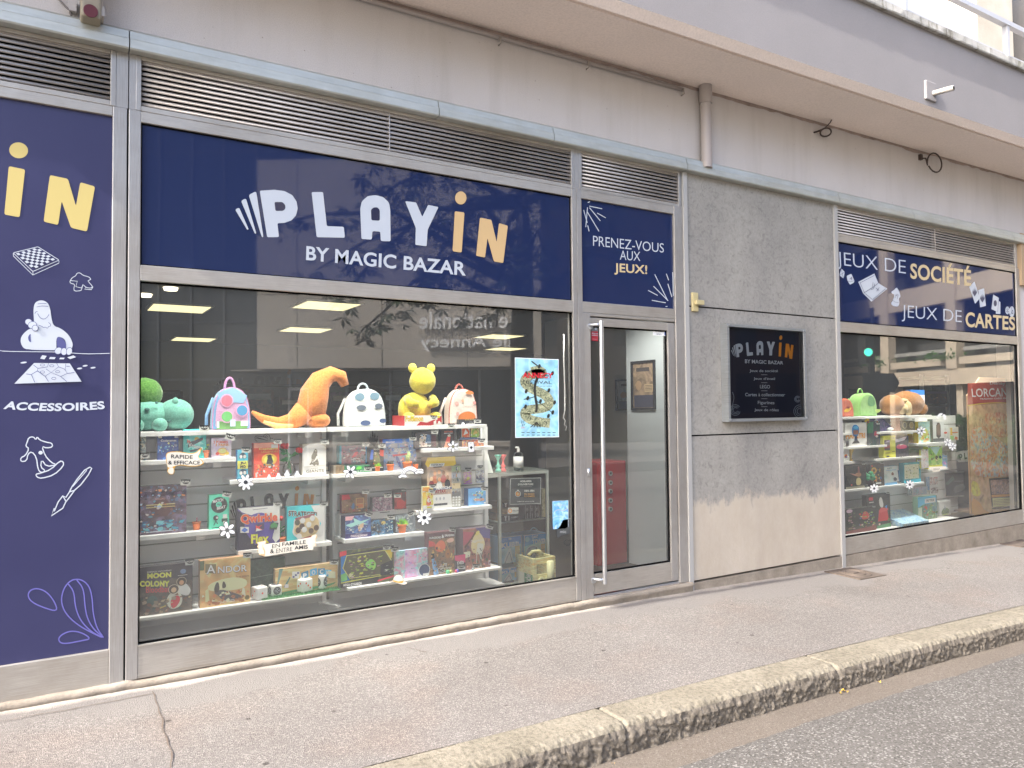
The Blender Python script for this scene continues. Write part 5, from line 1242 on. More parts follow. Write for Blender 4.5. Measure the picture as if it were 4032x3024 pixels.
o = carton('black hanging card pack with two bright pictures, just above the orange box', 'h', 1135, 415, 1525, 45, y_+.005, .03, '2a2824', '26262a', [('e', .2, .76, .07, .09, 'a8aab0'), ('t', 'Disney', .5, .84, .66, .88, 'c8c4bc', .01), ('t', 'LORCANA', .36, .71, .74, .80, 'd8d4c4', .02), ('t', 'DRAFT', .3, .95, .75, .98, 'c8a050', .01), ('r', .12, .02, .5, .66, 'd8c8a8'), ('r', .54, .02, .95, .66, 'c8a86a'), ('p', [(.14, .04), (.14, .5), (.32, .62), (.48, .4), (.48, .04)], 'b85a3c'), ('p', [(.2, .2), (.3, .5), (.42, .3)], 'e8e0cc'), ('p', [(.56, .04), (.58, .4), (.75, .62), (.92, .3), (.92, .04)], '7a9a4c'), ('p', [(.62, .2), (.75, .5), (.88, .3)], 'd89a5c'), ('p', [(.02, -.02), (.06, .1), (.92, .08), (1, -.02)], '4a5470')]+scat(24, 16, ['8a2c24', 'e8d8a8', '4a6a3c', '3a2c24'], .12, .04, .95, .6, .02, .06))
# ---- middle unit, long second shelf
carton('teal edged card set box with a red and grey swirl picture', 'g', 165, 870, 668, 515, y_+.03, .06, '3a6a78', art(['3a4652', '6a6a74', '8a5a64', '4a5866'], 10, 25, 6, 2), [('r', .0, .0, .08, 1, '3a7484'), ('r', .93, .0, 1, .9, '2c6a96'), ('t', 'MAGIC', .36, .78, .58, .86, 'd8d4d0', .02), ('s', [(.4, .3), (.62, .4), (.7, .62), (.58, .66), (.5, .5)], 'a84450'), ('t', 'Lorwyn', .5, .2, .78, .32, 'd8c8cc', .01), ('t', 'Eclipse', .5, .06, .75, .19, 'd8c8cc', .01), ('p', [(.75, .7), (.95, .64), (.95, .74), (.78, .78)], 'c8ccd0')]+scat(25, 40, ['2c3640', 'a8a0a8', '6a3c48', '5a7a84', 'c0a8a0'], .1, .08, .92, .75, .02, .06))
carton('low green and dark box lying under the teal edged card set', 'g', 130, 1005, 725, 872, y_-.005, .08, '5c6a64', art(['2c4a44', '3c7a54', '26383c'], 14, 26), [('t', 'AIRE DE JEU', .35, .1, .8, .28, 'c8d0c4', .01), ('s', [(.55, .4), (.6, .9), (.75, .8), (.72, .4)], '5aa84c')], R2)
carton('small brown wooden box at the left end of the long shelf', 'g', 62, 1020, 255, 880, y_-.02, .08, '5a5248', art(['6a5a48', '847058', '5a4c40'], 16, 27), [('r', .0, .0, .2, 1, '847c70')], R2)
carton('black card box with blue and red corners', 'g', 690, 985, 968, 552, y_+.005, .05, '20222a', art(['22242c', '2e3034', '3a3a34'], 14, 28), [('t', 'MAGIC', .36, .88, .78, .95, 'd8d4d0', .02), ('p', [(.1, .5), (.2, .9), (.35, .9), (.3, .5)], '2c50a0'), ('p', [(.75, .65), (.75, .9), (1, .86), (1, .6)], 'b03c30'), ('s', [(.3, .3), (.4, .7), (.55, .85), (.75, .6), (.8, .35), (.5, .2)], '5a5a3c')]+scat(28, 26, ['7a6a3c', '3a4a2c', 'a83c34', 'b8a890'], .3, .3, .8, .8, .02, .06)+[('r', .2, .15, .9, .18, 'b8b4ac')], R2)
carton('tall blue and red card box with a slanted white title, widest on the long shelf', 'g', 950, 965, 1560, 395, y_+.03, .06, '6a2c40', art(['3464b0', '6a84a8', '8a8a94', '5a5a70'], 6, 29, 5, 1.5), [('r', .0, .86, .58, 1, '3262b4'), ('t', 'MAGIC', .1, .87, .36, .93, 'e4e8f0', .02), ('p', [(.28, .5), (.75, .53), (.74, .47), (.3, .44)], 'a03040'), ('t', 'MARVEL', .52, .71, .62, .735, 'd84040', .02), ('t', 'SPIDER-MAN', .32, .57, .76, .70, 'f0eeea', .04, .02), ('s', [(.35, .45), (.48, .1), (.58, .02), (.5, .3), (.45, .45)], '3c5484'), ('e', .6, .35, .03, .06, 'b8706a')]+scat(29, 60, ['4a6a9a', 'a8a8b4', '2c3c5c', 'b89aa0', '7a90b0', '54405a'], .02, .03, .97, .84, .02, .06), R2)
# ---- middle unit, right third shelf
carton('large yellow and brown starter carton showing six footballers', 'h', 565, 1640, 1000, 725, y_, .10, '7a6a58', art(['b89a80', 'a88a74', '8a7a70', '6a6468'], 7, 31, 4, .8), [('p', [(-.08, .88), (.02, 1), (1.15, 1.0), (1.2, .85), (1.1, .82), (0, .82)], 'c89a34'), ('p', [(.08, .82), (.12, .88), (.72, .88), (.68, .82)], 'd8d0b8'), ('t', 'STARTER PACK', .15, .835, .65, .87, '3a342c', .03), ('r', .25, .8, .6, .82, '3a342c')]+[('s', [(u-.13, v-.16), (u-.1, v-.03), (u, v), (u+.1, v-.03), (u+.14, v-.16)], c) for u, v, c in ((.3, .66, '9a5a40'), (.48, .68, '7a6a5a'), (.66, .66, '8a4440'), (.16, .56, '6a2c34'), (.82, .57, '2c2a30'), (.48, .54, 'b4b8c0'))]+[('e', u, v+.03, .065, .04, c) for u, v, c in ((.3, .66, 'a87a5c'), (.48, .68, 'b88868'), (.66, .66, '6a4a3a'), (.16, .56, 'c09878'), (.82, .57, '7a543e'), (.48, .54, 'b08060'))]+[('r', .06, .37, 1.0, .41, '4a4e6a'), ('t', 'MATCH', .35, .375, .9, .43, 'e0e4ec', .05), ('t', 'ATTAX', .3, .31, .75, .37, '7a3038', .05), ('p', [(.02, .0), (.1, .28), (.95, .28), (1.0, .0)], 'd0d4d8'), ('r', .25, .07, .8, .11, '3a3c42')]+[('e', u, .2, .035, .03, '8a8f98') for u in (.35, .5, .65)], R3r)
carton('narrow rack of small picture cards beside the starter carton', 'h', 1000, 1610, 1175, 870, y_+.01, .06, '8a8a84', art(['a8a8a0', '7a7a78', '9a9488'], 20, 32), [('r', .05, v, .95, v+.13, c) for v, c in ((.84, '8a9a80'), (.68, '7a8494'), (.44, 'a89a7c'), (.24, '5a5a5c'))]+[('r', .1+.28*i, .04+.06*j, .3+.28*i, .08+.06*j, 'd4d4d0') for i in range(3) for j in range(4)]+scat(32, 20, ['4a5a3c', '3c4a6a', '6a4a34', 'd8d0b8'], .08, .3, .92, .95, .04, .1), R3r)
carton('slim orange and white packet in front of the starter carton', 'h', 480, 1675, 668, 1262, y_-.03, .02, 'c8b090', art(['d88a2c', 'e8b050', 'e8dcc8'], 8, 33, 3, .6), [('r', .0, .0, 1, .22, 'e4e4e0'), ('r', .0, .82, .7, .97, 'c87a2c'), ('s', [(.3, .3), (.45, .6), (.6, .62), (.85, .35), (.7, .2), (.4, .2)], 'b05a34'), ('e', .6, .42, .2, .09, 'e0e0dc'), ('r', .4, .1, .85, .16, 'd8c040')]+scat(33, 12, ['8a3c24', 'f0e0c0', 'a87a3c'], .1, .3, .95, .8, .03, .08), R3r)
carton('blue box with an orange and yellow cartoon crowd at the right end of the shelf', 'h', 1310, 1615, 1622, 1290, y_+.02, .07, '34588c', art(['4a7cb8', '5a8ac4', '3c6ca8'], 7, 34, 4, .8), scat(34, 34, ['d8a050', 'e8d0a0', '3a4a6a', 'b8603c', '6ab0c8', 'e8e4dc', '7a8a3c'], .2, .2, .85, .85, .03, .09)+[('t', 'HEROES', .3, .28, .85, .42, 'd87a4a', .04, -.02), ('r', .84, .08, .94, .17, 'c8d4e4')], R3r)
for lab, q4, cols, c in (('purple and yellow card booster hanging from a hook', (1222, 1222, 1365, 1000), ['9a5aa8', 'c088c8', 'e0c050', 'd8c0dc'], 35), ('grey blue card booster hanging at the right edge', (1450, 1198, 1590, 962), ['6a7a9a', 'b0b8c8', '3a4058', '9a7a6a'], 36)):
    carton(lab, 'h', q4[0], q4[1], q4[2], q4[3], YBK-.05, .012, 'b8b8b8', art(cols, 18, c, 4, 1.0), scat(c, 22, cols)+[('r', .0, .0, 1, .07, cols[0]), ('e', .5, .45, .2, .15, cols[2])], group='card boosters on hooks', name='card_booster', cat='packet')
    q = at(*P('h', (q4[0]+q4[2])/2, q4[3]), YBK-.04)
# ---- middle unit, lower left shelf: rear row on a riser, front row below it
yr = YU+.14
rs = MB(); p0 = at(*P('i', 200, 760), yr); p1 = at(*P('i', 1440, 735), yr); rs.box(p0.x, p1.x, yr-.02, YBK-.01, R3, p0.z-.002, paint('c8ccc4', .5, .3))
tag(rs.build('display_riser'), 'low white riser block carrying the rear row of card boxes', 'riser')
carton('card box with a red label and a caped ruin picture, left of the rear row', 'i', 258, 745, 720, 380, yr, .05, '6a3038', art(['5a4a3c', '7a5a44', '8a6a58', '4a4a50'], 9, 37, 5, 1.4), [('p', [(.0, .72), (.0, 1), (.28, 1), (.34, .74)], 'b83440'), ('r', .54, .2, .86, .78, 'b89060'), ('r', .57, .48, .83, .74, '8a5c3a'), ('r', .57, .24, .83, .44, 'b06a3c'), ('s', [(.35, .2), (.4, .5), (.48, .55), (.5, .2)], '4a6a8c')]+scat(37, 26, ['8a4a34', 'c8a070', '3a3a40', '9a5a5a', '6a7a8a'], .03, .05, .97, .5, .02, .07))
carton('pink and grey scribbled card box in the middle of the rear row', 'i', 815, 745, 1170, 430, yr, .05, '54545c', art(['8a6a7a', 'b098a4', '6a5a68', 'c8b4bc'], 14, 38, 6, 2.4), scat(38, 60, ['c8b0bc', '6a4a5c', 'e0d4d8', '8a5a70', '4a4450'], .02, .1, .98, .98, .02, .06)+[('r', .3, .02, .8, .06, '34343a')])
carton('dark box with a blurred red figure, right of the rear row', 'i', 1212, 750, 1425, 300, yr, .05, '2c2a2c', art(['5a2024', '8a2c2c', 'b03a34', '4a1c20'], 8, 39, 4, 1.0), [('r', .0, .86, 1, 1, '3a3c3c'), ('r', .6, .93, .95, .95, 'b8b8b4'), ('s', [(.55, .5), (.6, .9), (.95, .85), (1.0, .5)], '4a2c2c'), ('s', [(.1, .3), (.3, .6), (.8, .55), (.95, .3), (.5, .15)], 'b8322e'), ('r', .0, .0, 1, .2, '5a1c20')])
y3 = YU+.02
carton('navy box with a pale blue winged burst and pink title, left in the front row', 'i', 322, 1195, 782, 765, y3, .09, '2c2c44', art(['3a4470', '5a78a8', '34386a', '7aa0c8'], 7, 40, 4, 1.2), [('p', [(.0, .82), (.0, 1), (.34, 1), (.26, .82)], 'd88a90'), ('p', [(.0, .62), (.35, .72), (.3, .92), (.6, .74), (.98, .82), (.7, .66), (.9, .56), (.5, .6), (.2, .5)], '8ab8d8'), ('s', [(.5, .3), (.48, .55), (.6, .62), (.75, .66), (.66, .4), (.58, .28)], 'e09a80'), ('r', .0, .0, 1, .22, '34305c'), ('t', 'CHAOS ASCENDANT', .2, .06, .86, .16, 'e0a8b0', .05, -.03), ('t', 'ÉDITION', .4, .18, .65, .21, 'c8c4d0', .01)]+scat(40, 24, ['a8cce4', '2c3460', '5a70a8', 'd8e4f0'], .03, .25, .97, .6, .02, .06), R3)
carton('black edged card box with blue and gold ink swirls, middle of the front row', 'i', 790, 1105, 1188, 835, y3, .05, '1c1e24', art(['1e2630', '3a4450', '4a78a0', '8a7a5a'], 12, 41, 6, 2.2), [('r', .62, .1, .95, .9, '34506c'), ('e', .55, .78, .1, .12, 'c0a060'), ('l', [(.03, .04), (.97, .04)], .03, 'a8c0d0')]+scat(41, 46, ['6ab0d8', 'c8c0a8', '20242c', '8aa0b0', '54402c'], .05, .08, .95, .95, .02, .06)+[('t', '25', .72, .3, .92, .6, '9ad0ec', .01)], R3)
carton('grey smoke-patterned card box behind the bright green pot plant', 'i', 1235, 1080, 1590, 745, y3+.02, .05, '4a4e54', art(['34383e', '5a6068', '7a828a', 'a0a8b0'], 10, 42, 7, 2.0), scat(42, 26, ['8a929c', '2c3036', 'b8c0c8', '5a5248'], .02, .05, .98, .95, .02, .07)+[('r', .66, .42, .82, .5, 'a8acb0')], R3)
# ---- middle unit, bottom shelf
carton('wide green and black card box with a yellow outlined window and blue corner', 'k', 240, 1130, 1200, 400, y4, .05, '2a2c2c', art(['3a4a34', '5a5a3c', '4a4438', '7a8a4c'], 8, 43, 6, 1.6), [('p', [(.0, .15), (.0, .86), (.12, .88), (.05, .52), (.16, .18)], '2c68a8'), ('p', [(-.02, .84), (-.02, .98), (.1, 1.0), (.11, .88)], 'b82c38'), ('p', [(.09, .9), (1, 1), (1, .92), (.13, .84)], '2c2a38'), ('p', [(.0, .16), (.12, .2), (.1, .4), (.0, .36)], '5a9a5a'), ('p', [(.82, .88), (.97, .9), (.96, .66), (.88, .6)], 'c8a03a'), ('p', [(.03, .53), (.1, .87), (.83, .9), (.96, .58), (.8, .5), (.8, .22), (.16, .22)], 'c8c070'), ('p', [(.045, .53), (.11, .85), (.82, .88), (.94, .58), (.79, .52), (.79, .24), (.165, .24)], '4c4a38'), ('p', [(.0, .12), (.75, .18), (.75, .205), (.0, .15)], 'd8cc5c'), ('p', [(.0, .0), (.0, .12), (.7, .18), (.7, .0)], '26282a'), ('t', 'MÉGA-ZYGARDE', .04, .035, .38, .10, 'ececec', .04, -.01), ('p', [(.68, .04), (.99, .12), (.99, .16), (.68, .08)], 'b83040'), ('p', [(.73, .2), (.74, .5), (.97, .6), (.99, .2)], '20242a'), ('s', [(.43, .55), (.5, .68), (.58, .7), (.66, .55), (.62, .36), (.5, .44)], '7ab85c')]+scat(43, 90, ['8a9a4c', '5a3c44', 'c8c890', '3a4a2c', '9a7a8a', 'b0b83c', '6a6a50'], .12, .26, .78, .84, .015, .05)+scat(44, 14, ['6a7a5c', 'a8a8a4', '2c3430'], .76, .22, .96, .5, .02, .05), R4)
carton('pink and light blue set of three upright cards with a round badge', 'k', 1190, 970, 1822, 445, y4+.02, .03, '8a9ab0', art(['c88aa4', 'a8a0c8', '8ac0d0', 'd8a8b8'], 9, 45, 5, 2.0), [('r', .0, .0, .31, 1, art(['5a8a90', '8ab8c0', 'b07a90', '4a6a78'], 10, 46, 5, 2)), ('r', .33, .0, .66, 1, art(['c87a98', 'a890c4', 'd8a0b4', 'b05a80'], 10, 47, 5, 2)), ('r', .68, .5, 1, 1, art(['5aa0d0', '8ab8dc', 'c07a94', 'a8d0e4'], 10, 48, 5, 2)), ('t', '151', .74, .88, .95, .96, 'e8f0f4', .03)]+scat(45, 60, ['e8d4e0', 'b05a80', '7ac0d8', '8a6aa8', 'd8b0c4', '48607c'], .02, .12, .98, .9, .015, .05)+[('e', .84, .24, .17, .23, 'c8d4e4'), ('e', .84, .24, .15, .21, '2c3a5c'), ('r', .8, .04, .98, .12, 'e0dce0'), ('r', .34, .04, .66, .09, 'd08aa8')], R4)
carton('brown role-playing box with white capitals and a red dragon scene', 'l', 222, 885, 690, 135, y4, .07, '4c3438', art(['5a4438', '7a5c44', '6a5a48', '8a6a48'], 7, 49, 5, 1.4), [('r', .0, .85, 1, 1, '4a3438'), ('t', 'DUNGEONS', .03, .865, .46, .915, 'ece4d8', .04, -.015), ('t', '&', .49, .855, .59, .935, 'ece4d8', .03), ('t', 'DRAGONS', .61, .885, .98, .935, 'ece4d8', .04, -.015), ('p', [(.0, .68), (.0, .83), (.2, .78), (.3, .68)], 'a8403c'), ('s', [(.2, .66), (.4, .82), (.6, .78), (.66, .6), (.45, .52), (.28, .56)], 'b05a3c'), ('s', [(.65, .78), (.8, .84), (.98, .82), (.95, .74), (.75, .72)], 'b89080'), ('l', [(.62, .78), (.78, .52)], .015, 'a88a5c'), ('s', [(.6, .5), (.72, .6), (.84, .5), (.8, .36), (.66, .36)], '8a5c34'), ('t', 'BOÎTE', .4, .17, .68, .25, 'd8ccb4', .03), ('t', "D'INITIATION", .28, .09, .86, .16, 'd8ccb4', .03, -.01), ('l', [(.3, .05), (.75, .06)], .01, 'b8a888')]+scat(49, 70, ['4a3c30', 'a07a48', '5a4a38', 'c89a5c', '3c3430', '7a4434'], .02, .1, .98, .7, .015, .06), R4)
carton('brown fantasy box with a purple sky and a pale cliff castle', 'l', 848, 775, 1335, 62, y4+.02, .12, '4c4048', art(['5a3c40', '8a5c50', '7a5a58', '4a3848'], 7, 50, 5, 1.4), [('p', [(.45, 1), (1, 1), (1, .7), (.75, .75)], '4c4470'), ('p', [(.0, .6), (.0, .95), (.4, .9), (.3, .68)], '8a4450'), ('s', [(.25, .55), (.4, .85), (.55, .92), (.7, .8), (.82, .6), (.7, .36), (.4, .34)], 'd8a884'), ('s', [(.4, .85), (.55, .95), (.62, .9), (.52, .8)], 'e0a860'), ('l', [(.05, .55), (.3, .75), (.45, .9)], .05, '4a342c'), ('t', 'Daggerheart', .28, .64, .75, .72, 'e8d8c8', .01), ('p', [(.02, .28), (.24, .32), (.26, .46), (.02, .44)], 'd0b8a0'), ('r', .92, .06, .99, .16, 'c8c0b4')]+scat(50, 60, ['5a3434', 'b08470', '3c2c34', '6a4a5c', '8a6a54', '3a4a38'], .02, .02, .98, .5, .02, .06), R4)

# ---- price tags
def price(k, cx, cy, txt, label, w=165, Y=.36, rot=0.0):
    h = w*.60; c_, s_ = math.cos(rot), math.sin(rot)
    T_ = lambda x, y: (cx+x*c_-y*s_, cy+x*s_+y*c_)
    s = wallsheet(Y, k)
    s.poly([T_(-w/2, -h/2), T_(w/2, -h/2), T_(w/2, h/2), T_(-w/2, h/2)], WH)
    s.poly([T_(-w*.5, -h/2)]+[T_(w*.49*math.cos(PI-a), -h/2+h*.80*math.sin(a)) for a in frange(0, PI, 14)]+[T_(w*.5, -h/2)], BLK)
    s.text(txt, [T_(-w*.38, -h*.26), T_(w*.38, -h*.26), T_(w*.38, h*.10), T_(-w*.38, h*.10)], WH, .045)
    tag(s.build('price_tag'), label, 'price tag', 'price tags in the shop window')
price('a', 185, 890, '31,90€', 'round-bottomed black price tag at the far left edge of the second shelf', 175)
price('a', 1265, 395, '19,90€', 'black and white price tag 19,90 on the corner of the teal box', 178)
price('a', 1735, 555, '11,90€', 'tilted black and white price tag 11,90 on the small lilac box', 180, rot=.25)
price('b', 318, 560, '18,50€', 'black and white price tag 18,50 on the slim blue box', 160)
price('b', 890, 405, '15,90€', 'black and white price tag 15,90 on the red adventure box', 145)
price('b', 1745, 412, '25,90€', 'black and white price tag 25,90 on the arched cream box', 150)
price('c', 925, 180, '59,90€', 'black and white price tag 59,90 on the big harbour box', 185, rot=.02)
price('c', 1675, 395, '30,50€', 'tilted black and white price tag 30,50 on the mint green box', 165, rot=.15)
price('d', 982, 388, '31,50€', 'black and white price tag 31,50 on the purple bubble-lettering box', 155)
price('d', 1820, 385, '22,50€', 'tilted black and white price tag 22,50 on the turquoise box', 150, rot=-.10)
price('e', 1005, 245, '39,50€', 'black and white price tag 39,50 on the astronaut box', 180, Y=.28, rot=-.08)
price('e', 2048, 120, '44,90€', 'black and white price tag 44,90 on the square tan fantasy box', 160, Y=.28, rot=-.05)
price('f', 1638, 428, '40,50€', 'black and white price tag 40,50 on the wide dice box', 155, Y=.28)
price('g', 642, 505, '44,90€', 'black and white price tag 44,90 on the teal edged card set', 120)
price('g', 938, 525, '69,90€', 'black and white price tag 69,90 between the emblem and the blue card box', 135)
price('g', 1500, 395, '44,00€', 'black and white price tag 44,00 on the corner of the blue and red box', 130)
price('g', 1898, 275, '34,90€', 'black and white price tag 34,90 on the players box', 125)
price('g', 685, 945, '18,90€', 'black and white price tag 18,90 on the low green box', 140)
price('h', 1000, 165, '24,90€', 'black and white price tag 24,90 on the narrow black and red box', 130)
price('h', 1475, 75, '24,90€', 'black and white price tag 24,90 on the black card pack', 130)
price('h', 1550, 440, '28,90€', 'black and white price tag 28,90 on the orange box below the card pack', 130)
price('h', 1305, 965, '2,90€', 'black and white price tag 2,90 above the purple booster', 120, Y=.55)
price('h', 1525, 920, '3,50€', 'black and white price tag 3,50 above the grey blue booster', 112, Y=.55)
price('h', 665, 1265, '11,90€', 'black and white price tag 11,90 on the footballers carton', 120)
price('h', 645, 1355, '10,50€', 'tilted black and white price tag 10,50 on the slim orange packet', 115, rot=.2)
price('h', 1600, 1308, '29,90€', 'tilted black and white price tag 29,90 on the blue crowd box', 125, rot=.10)
price('i', 690, 350, '31,90€', 'black and white price tag 31,90 on the card box with the red label', 130)
price('i', 1092, 415, '16,90€', 'black and white price tag 16,90 on the pink and grey scribbled box', 135, rot=-.08)
price('i', 1268, 420, '29,90€', 'black and white price tag 29,90 on the blurred red figure box', 125)
price('i', 745, 765, '74,90€', 'tilted black and white price tag 74,90 on the pale blue winged burst box', 135, rot=.28)
price('i', 1150, 810, '19,90€', 'black and white price tag 19,90 on the blue and gold swirl box', 140)
price('i', 1515, 750, '15,90€', 'tilted black and white price tag 15,90 on the grey smoke-patterned box', 125, rot=-.38)
price('k', 1070, 440, '49,90€', 'black and white price tag 49,90 on the wide green and black box', 130, Y=.28)
price('k', 1218, 475, '37,90€', 'black and white price tag 37,90 on the pink and light blue cards', 140, Y=.28, rot=-.05)
price('k', 2080, 870, '5,90€', 'tilted black and white price tag by the loose dice', 95, Y=.28, rot=-.4)
price('l', 655, 118, '44,90€', 'black and white price tag 44,90 on the red dragon box', 122, Y=.28, rot=.08)
price('l', 1325, 65, '39,90€', 'tilted black and white price tag 39,90 on the cliff castle box', 130, Y=.28, rot=.25)
price('l', 812, 790, '9,90€', 'black and white price tag 9,90 in front of the dice pouch', 145, Y=.28)
price('l', 1080, 775, '12,90€', 'black and white price tag 12,90 at the foot of the paper knight', 125, Y=.28)

# ================================================================== TOYS, PLANTS AND OTHER THINGS IN THE WINDOW
TERRA = paint('a85c34', .8, .15); SOIL = paint('3a2c24', .95, .05)
def pot(label, k, cx, yb, yt, w, Y, z0, kind, seed=0, cat='pot plant', group='pot plants on the shelves'):
    """w = rim width and yb/yt = foot and rim, as measured"""
    a = at(*P(k, cx-w/2, yb), Y); c = at(*P(k, cx+w/2, yb), Y); t = at(*P(k, cx, yt), Y)
    r = (c.x-a.x)/2; x = (a.x+c.x)/2; z = z0 if z0 is not None else a.z; h = max(.02, t.z-z); y = Y+r
    b = MB(); b.lathe((x, y, z), [(0, 0), (r*.74, 0), (r*.90, h*.72), (r*1.0, h*.74), (r*1.02, h), (r*.88, h), (r*.86, h*.92), (0, h*.92)], TERRA, 20)
    o = b.build('pot_plant'); tag(o, label, cat, group)
    rr = random.Random(seed); b = MB(); z1 = z+h*.9
    if kind == 'bright':
        mt = fabric('8fc83c', 60, '5c9a20')
        for i in range(70):
            a_ = rr.uniform(0, 6.3); e = rr.uniform(.1, 1.3); L = r*rr.uniform(1.0, 1.75)
            d = Vector((math.cos(a_)*math.cos(e), math.sin(a_)*math.cos(e), math.sin(e)))
            p = Vector((x, y, z1)); q = p+d*L; n = d.cross(Vector((rr.uniform(-1, 1), rr.uniform(-1, 1), .3))).normalized()*r*.16
            b.add([p, p+d*L*.55+n, q, p+d*L*.55-n], [(0, 1, 2, 3)], mt)
    elif kind == 'dark':
        mt = fabric('2c2f2c', 60)
        for i in range(12): b.ell((x+rr.uniform(-.6, .6)*r, y+rr.uniform(-.6, .6)*r, z1+r*rr.uniform(.1, .7)), (r*.35, r*.35, r*.35), mt, 8, 6)
    elif kind == 'stalks':
        mt = fabric('a8c078', 60, '7a9a50')
        for i in range(7):
            xx = x+rr.uniform(-.6, .6)*r; yy = y+rr.uniform(-.5, .5)*r; hh = r*rr.uniform(1.2, 2.5)
            b.tube([(xx, yy, z1), (xx+rr.uniform(-.1, .1)*r, yy, z1+hh*.5), (xx+rr.uniform(-.2, .2)*r, yy, z1+hh)], [r*.14, r*.15, r*.08], mt, 7)
            for j in range(5): b.ell((xx+rr.uniform(-.2, .2)*r, yy-.01, z1+hh*rr.uniform(.5, 1)), (r*.12, r*.12, r*.12), mt, 6, 4)
    elif kind == 'sprout':
        mt = fabric('4a8a4c', 60)
        for i in range(14):
            a_ = rr.uniform(0, 6.3); e = rr.uniform(.3, 1.4); d = Vector((math.cos(a_)*math.cos(e), math.sin(a_)*math.cos(e), math.sin(e)))
            p = Vector((x, y, z1)); L = r*rr.uniform(1.0, 1.9); n = d.cross(Vector((0, 1, .3))).normalized()*r*.25
            b.add([p, p+d*L*.6+n, p+d*L, p+d*L*.6-n], [(0, 1, 2, 3)], mt)
        b.ell((x+r*.6, y, z1+r*1.5), (r*.4, r*.4, r*.3), paint('d8b838', .6, .2), 8, 6)
    elif kind == 'pin':
        mt = paint('a83c54', .6, .2); b.tube([(x, y, z1), (x+.002, y, z1+r*1.1)], r*.10, mt, 6); b.ell((x+.002, y, z1+r*1.1), (r*.18, r*.18, r*.1), mt, 8, 6)
        b.lathe((x, y, z1-.002), [(0, 0), (r*1.25, .004), (r*.5, r*.25), (0, r*.25)], SOIL, 14)
    elif kind == 'rose':
        mt = fabric('3a7a44', 60); red = paint('b8342c', .5, .3)
        b.tube([(x, y, z1), (x, y, z1+r*3.6)], r*.10, mt, 6); b.ell((x, y, z1+r*3.8), (r*.5, r*.5, r*.5), red, 10, 8); b.ell((x-r*.5, y, z1+r*1.2), (r*.25, r*.25, r*.25), red, 8, 6)
        for i in range(12):
            a_ = rr.uniform(0, 6.3); p = Vector((x, y, z1+r*rr.uniform(.2, 2))); d = Vector((math.cos(a_), math.sin(a_)*.5, .6)); n = Vector((0, 0, r*.2))
            b.add([p, p+d*r*.5+n, p+d*r*1.0, p+d*r*.5-n], [(0, 1, 2, 3)], mt)
    b.build('foliage', o)
    return o
pot('orange toy pot with a yellow-headed sprout beside the teal box', 'a', 1300, 915, 795, 150, YU+.02, Z2, 'sprout', 1)
pot('little brown pot with a pink pin on its lid, left of the mint green box', 'c', 1137, 1050, 905, 160, YU+.05, Z3, 'pin', 2)
pot('low brown pot with a red rose between two large white boxes', 'd', 1065, 1075, 1000, 190, YU+.01, Z3p, 'rose', 3)
pot('tiny orange pot with bright leaves in front of the black card box', 'g', 878, 985, 905, 95, YU+.01, R2, 'bright', 4)
pot('round orange pot with a nearly black plant before the blue and red card box', 'g', 1120, 975, 865, 130, YU+.01, R2, 'dark', 5)
pot('wide orange planter with pale green cactus stalks', 'g', 1435, 915, 822, 160, YU+.01, R2, 'stalks', 6)
pot('small squat orange pot at the right of the cactus planter', 'g', 1572, 945, 862, 95, YU+.02, R2, 'dark', 7)
pot('orange pot with a bushy lime green plant before the smoke-patterned box', 'i', 1382, 1085, 945, 165, YU+.01, R3, 'bright', 8)
# dice and grass mat
def die(label, k, cx, cy, w, Y, z0, rz, pips, hexc, emblem=False):
    a = at(*P(k, cx-w/2, cy), Y); c = at(*P(k, cx+w/2, cy), Y); s_ = (c.x-a.x)*.86; x = (a.x+c.x)/2
    M = Matrix.Translation(Vector((x, Y+s_/2, z0+s_/2))) @ Matrix.Rotation(rz, 4, 'Z')
    bm = bmesh.new(); bmesh.ops.create_cube(bm, size=s_); bmesh.ops.bevel(bm, geom=bm.edges[:]+bm.verts[:], offset=s_*.14, segments=4, affect='EDGES', profile=.6)
    bmesh.ops.transform(bm, matrix=M, verts=bm.verts[:])
    me = bpy.data.meshes.new('die'); bm.to_mesh(me); bm.free(); me.materials.append(paint('e4dfc8', .4, .4))
    for p in me.polygons: p.use_smooth = True
    o = bpy.data.objects.new('die', me); COL.objects.link(o); tag(o, label, 'die', 'big dice on the grass mat')
    for face in range(3):
        R_ = [Matrix.Identity(4), Matrix.Rotation(-PI/2, 4, 'Z'), Matrix.Rotation(-PI/2, 4, 'X')][face]
        sh = Sheet(lambda u, v, l: M @ (R_ @ Vector((u*s_/2, -s_/2-.0006-l, v*s_/2))), .0004)
        if emblem:
            sh.ell(0, 0, .72, .72, BLK); sh.line([(.5*math.cos(t), .5*math.sin(t)) for t in frange(0, 2*PI, 20)], .07, W_)
            sh.poly([(.0, .55), (.16, .16), (.55, 0), (.16, -.16), (0, -.55), (-.16, -.16), (-.55, 0), (-.16, .16)], W_); sh.ell(0, 0, .15, .15, BLK)
        else:
            for u, v in pips[face]: sh.ell(u, v, .15, .15, paint(hexc, .4, .3))
        sh.build('pips', o)
z4d = Z4+.006
die('cream die with a single red pip, leftmost of the big dice', 'f', 310, 950, 265, YL+.02, z4d, .25, [[(0, 0)], [(-.4, -.4), (.4, .4)], [(-.4, 0), (.4, 0)]], 'c8402c')
die('white die with a black target emblem, second from the left', 'f', 592, 890, 225, YL+.06, z4d, .12, [], '', True)
die('ivory die with blue pips half hidden among the big dice', 'f', 890, 840, 190, YL+.10, z4d, .0, [[(-.3, .3), (.3, -.3)], [(0, 0)], [(-.3, 0), (.3, 0)]], '3c4468')
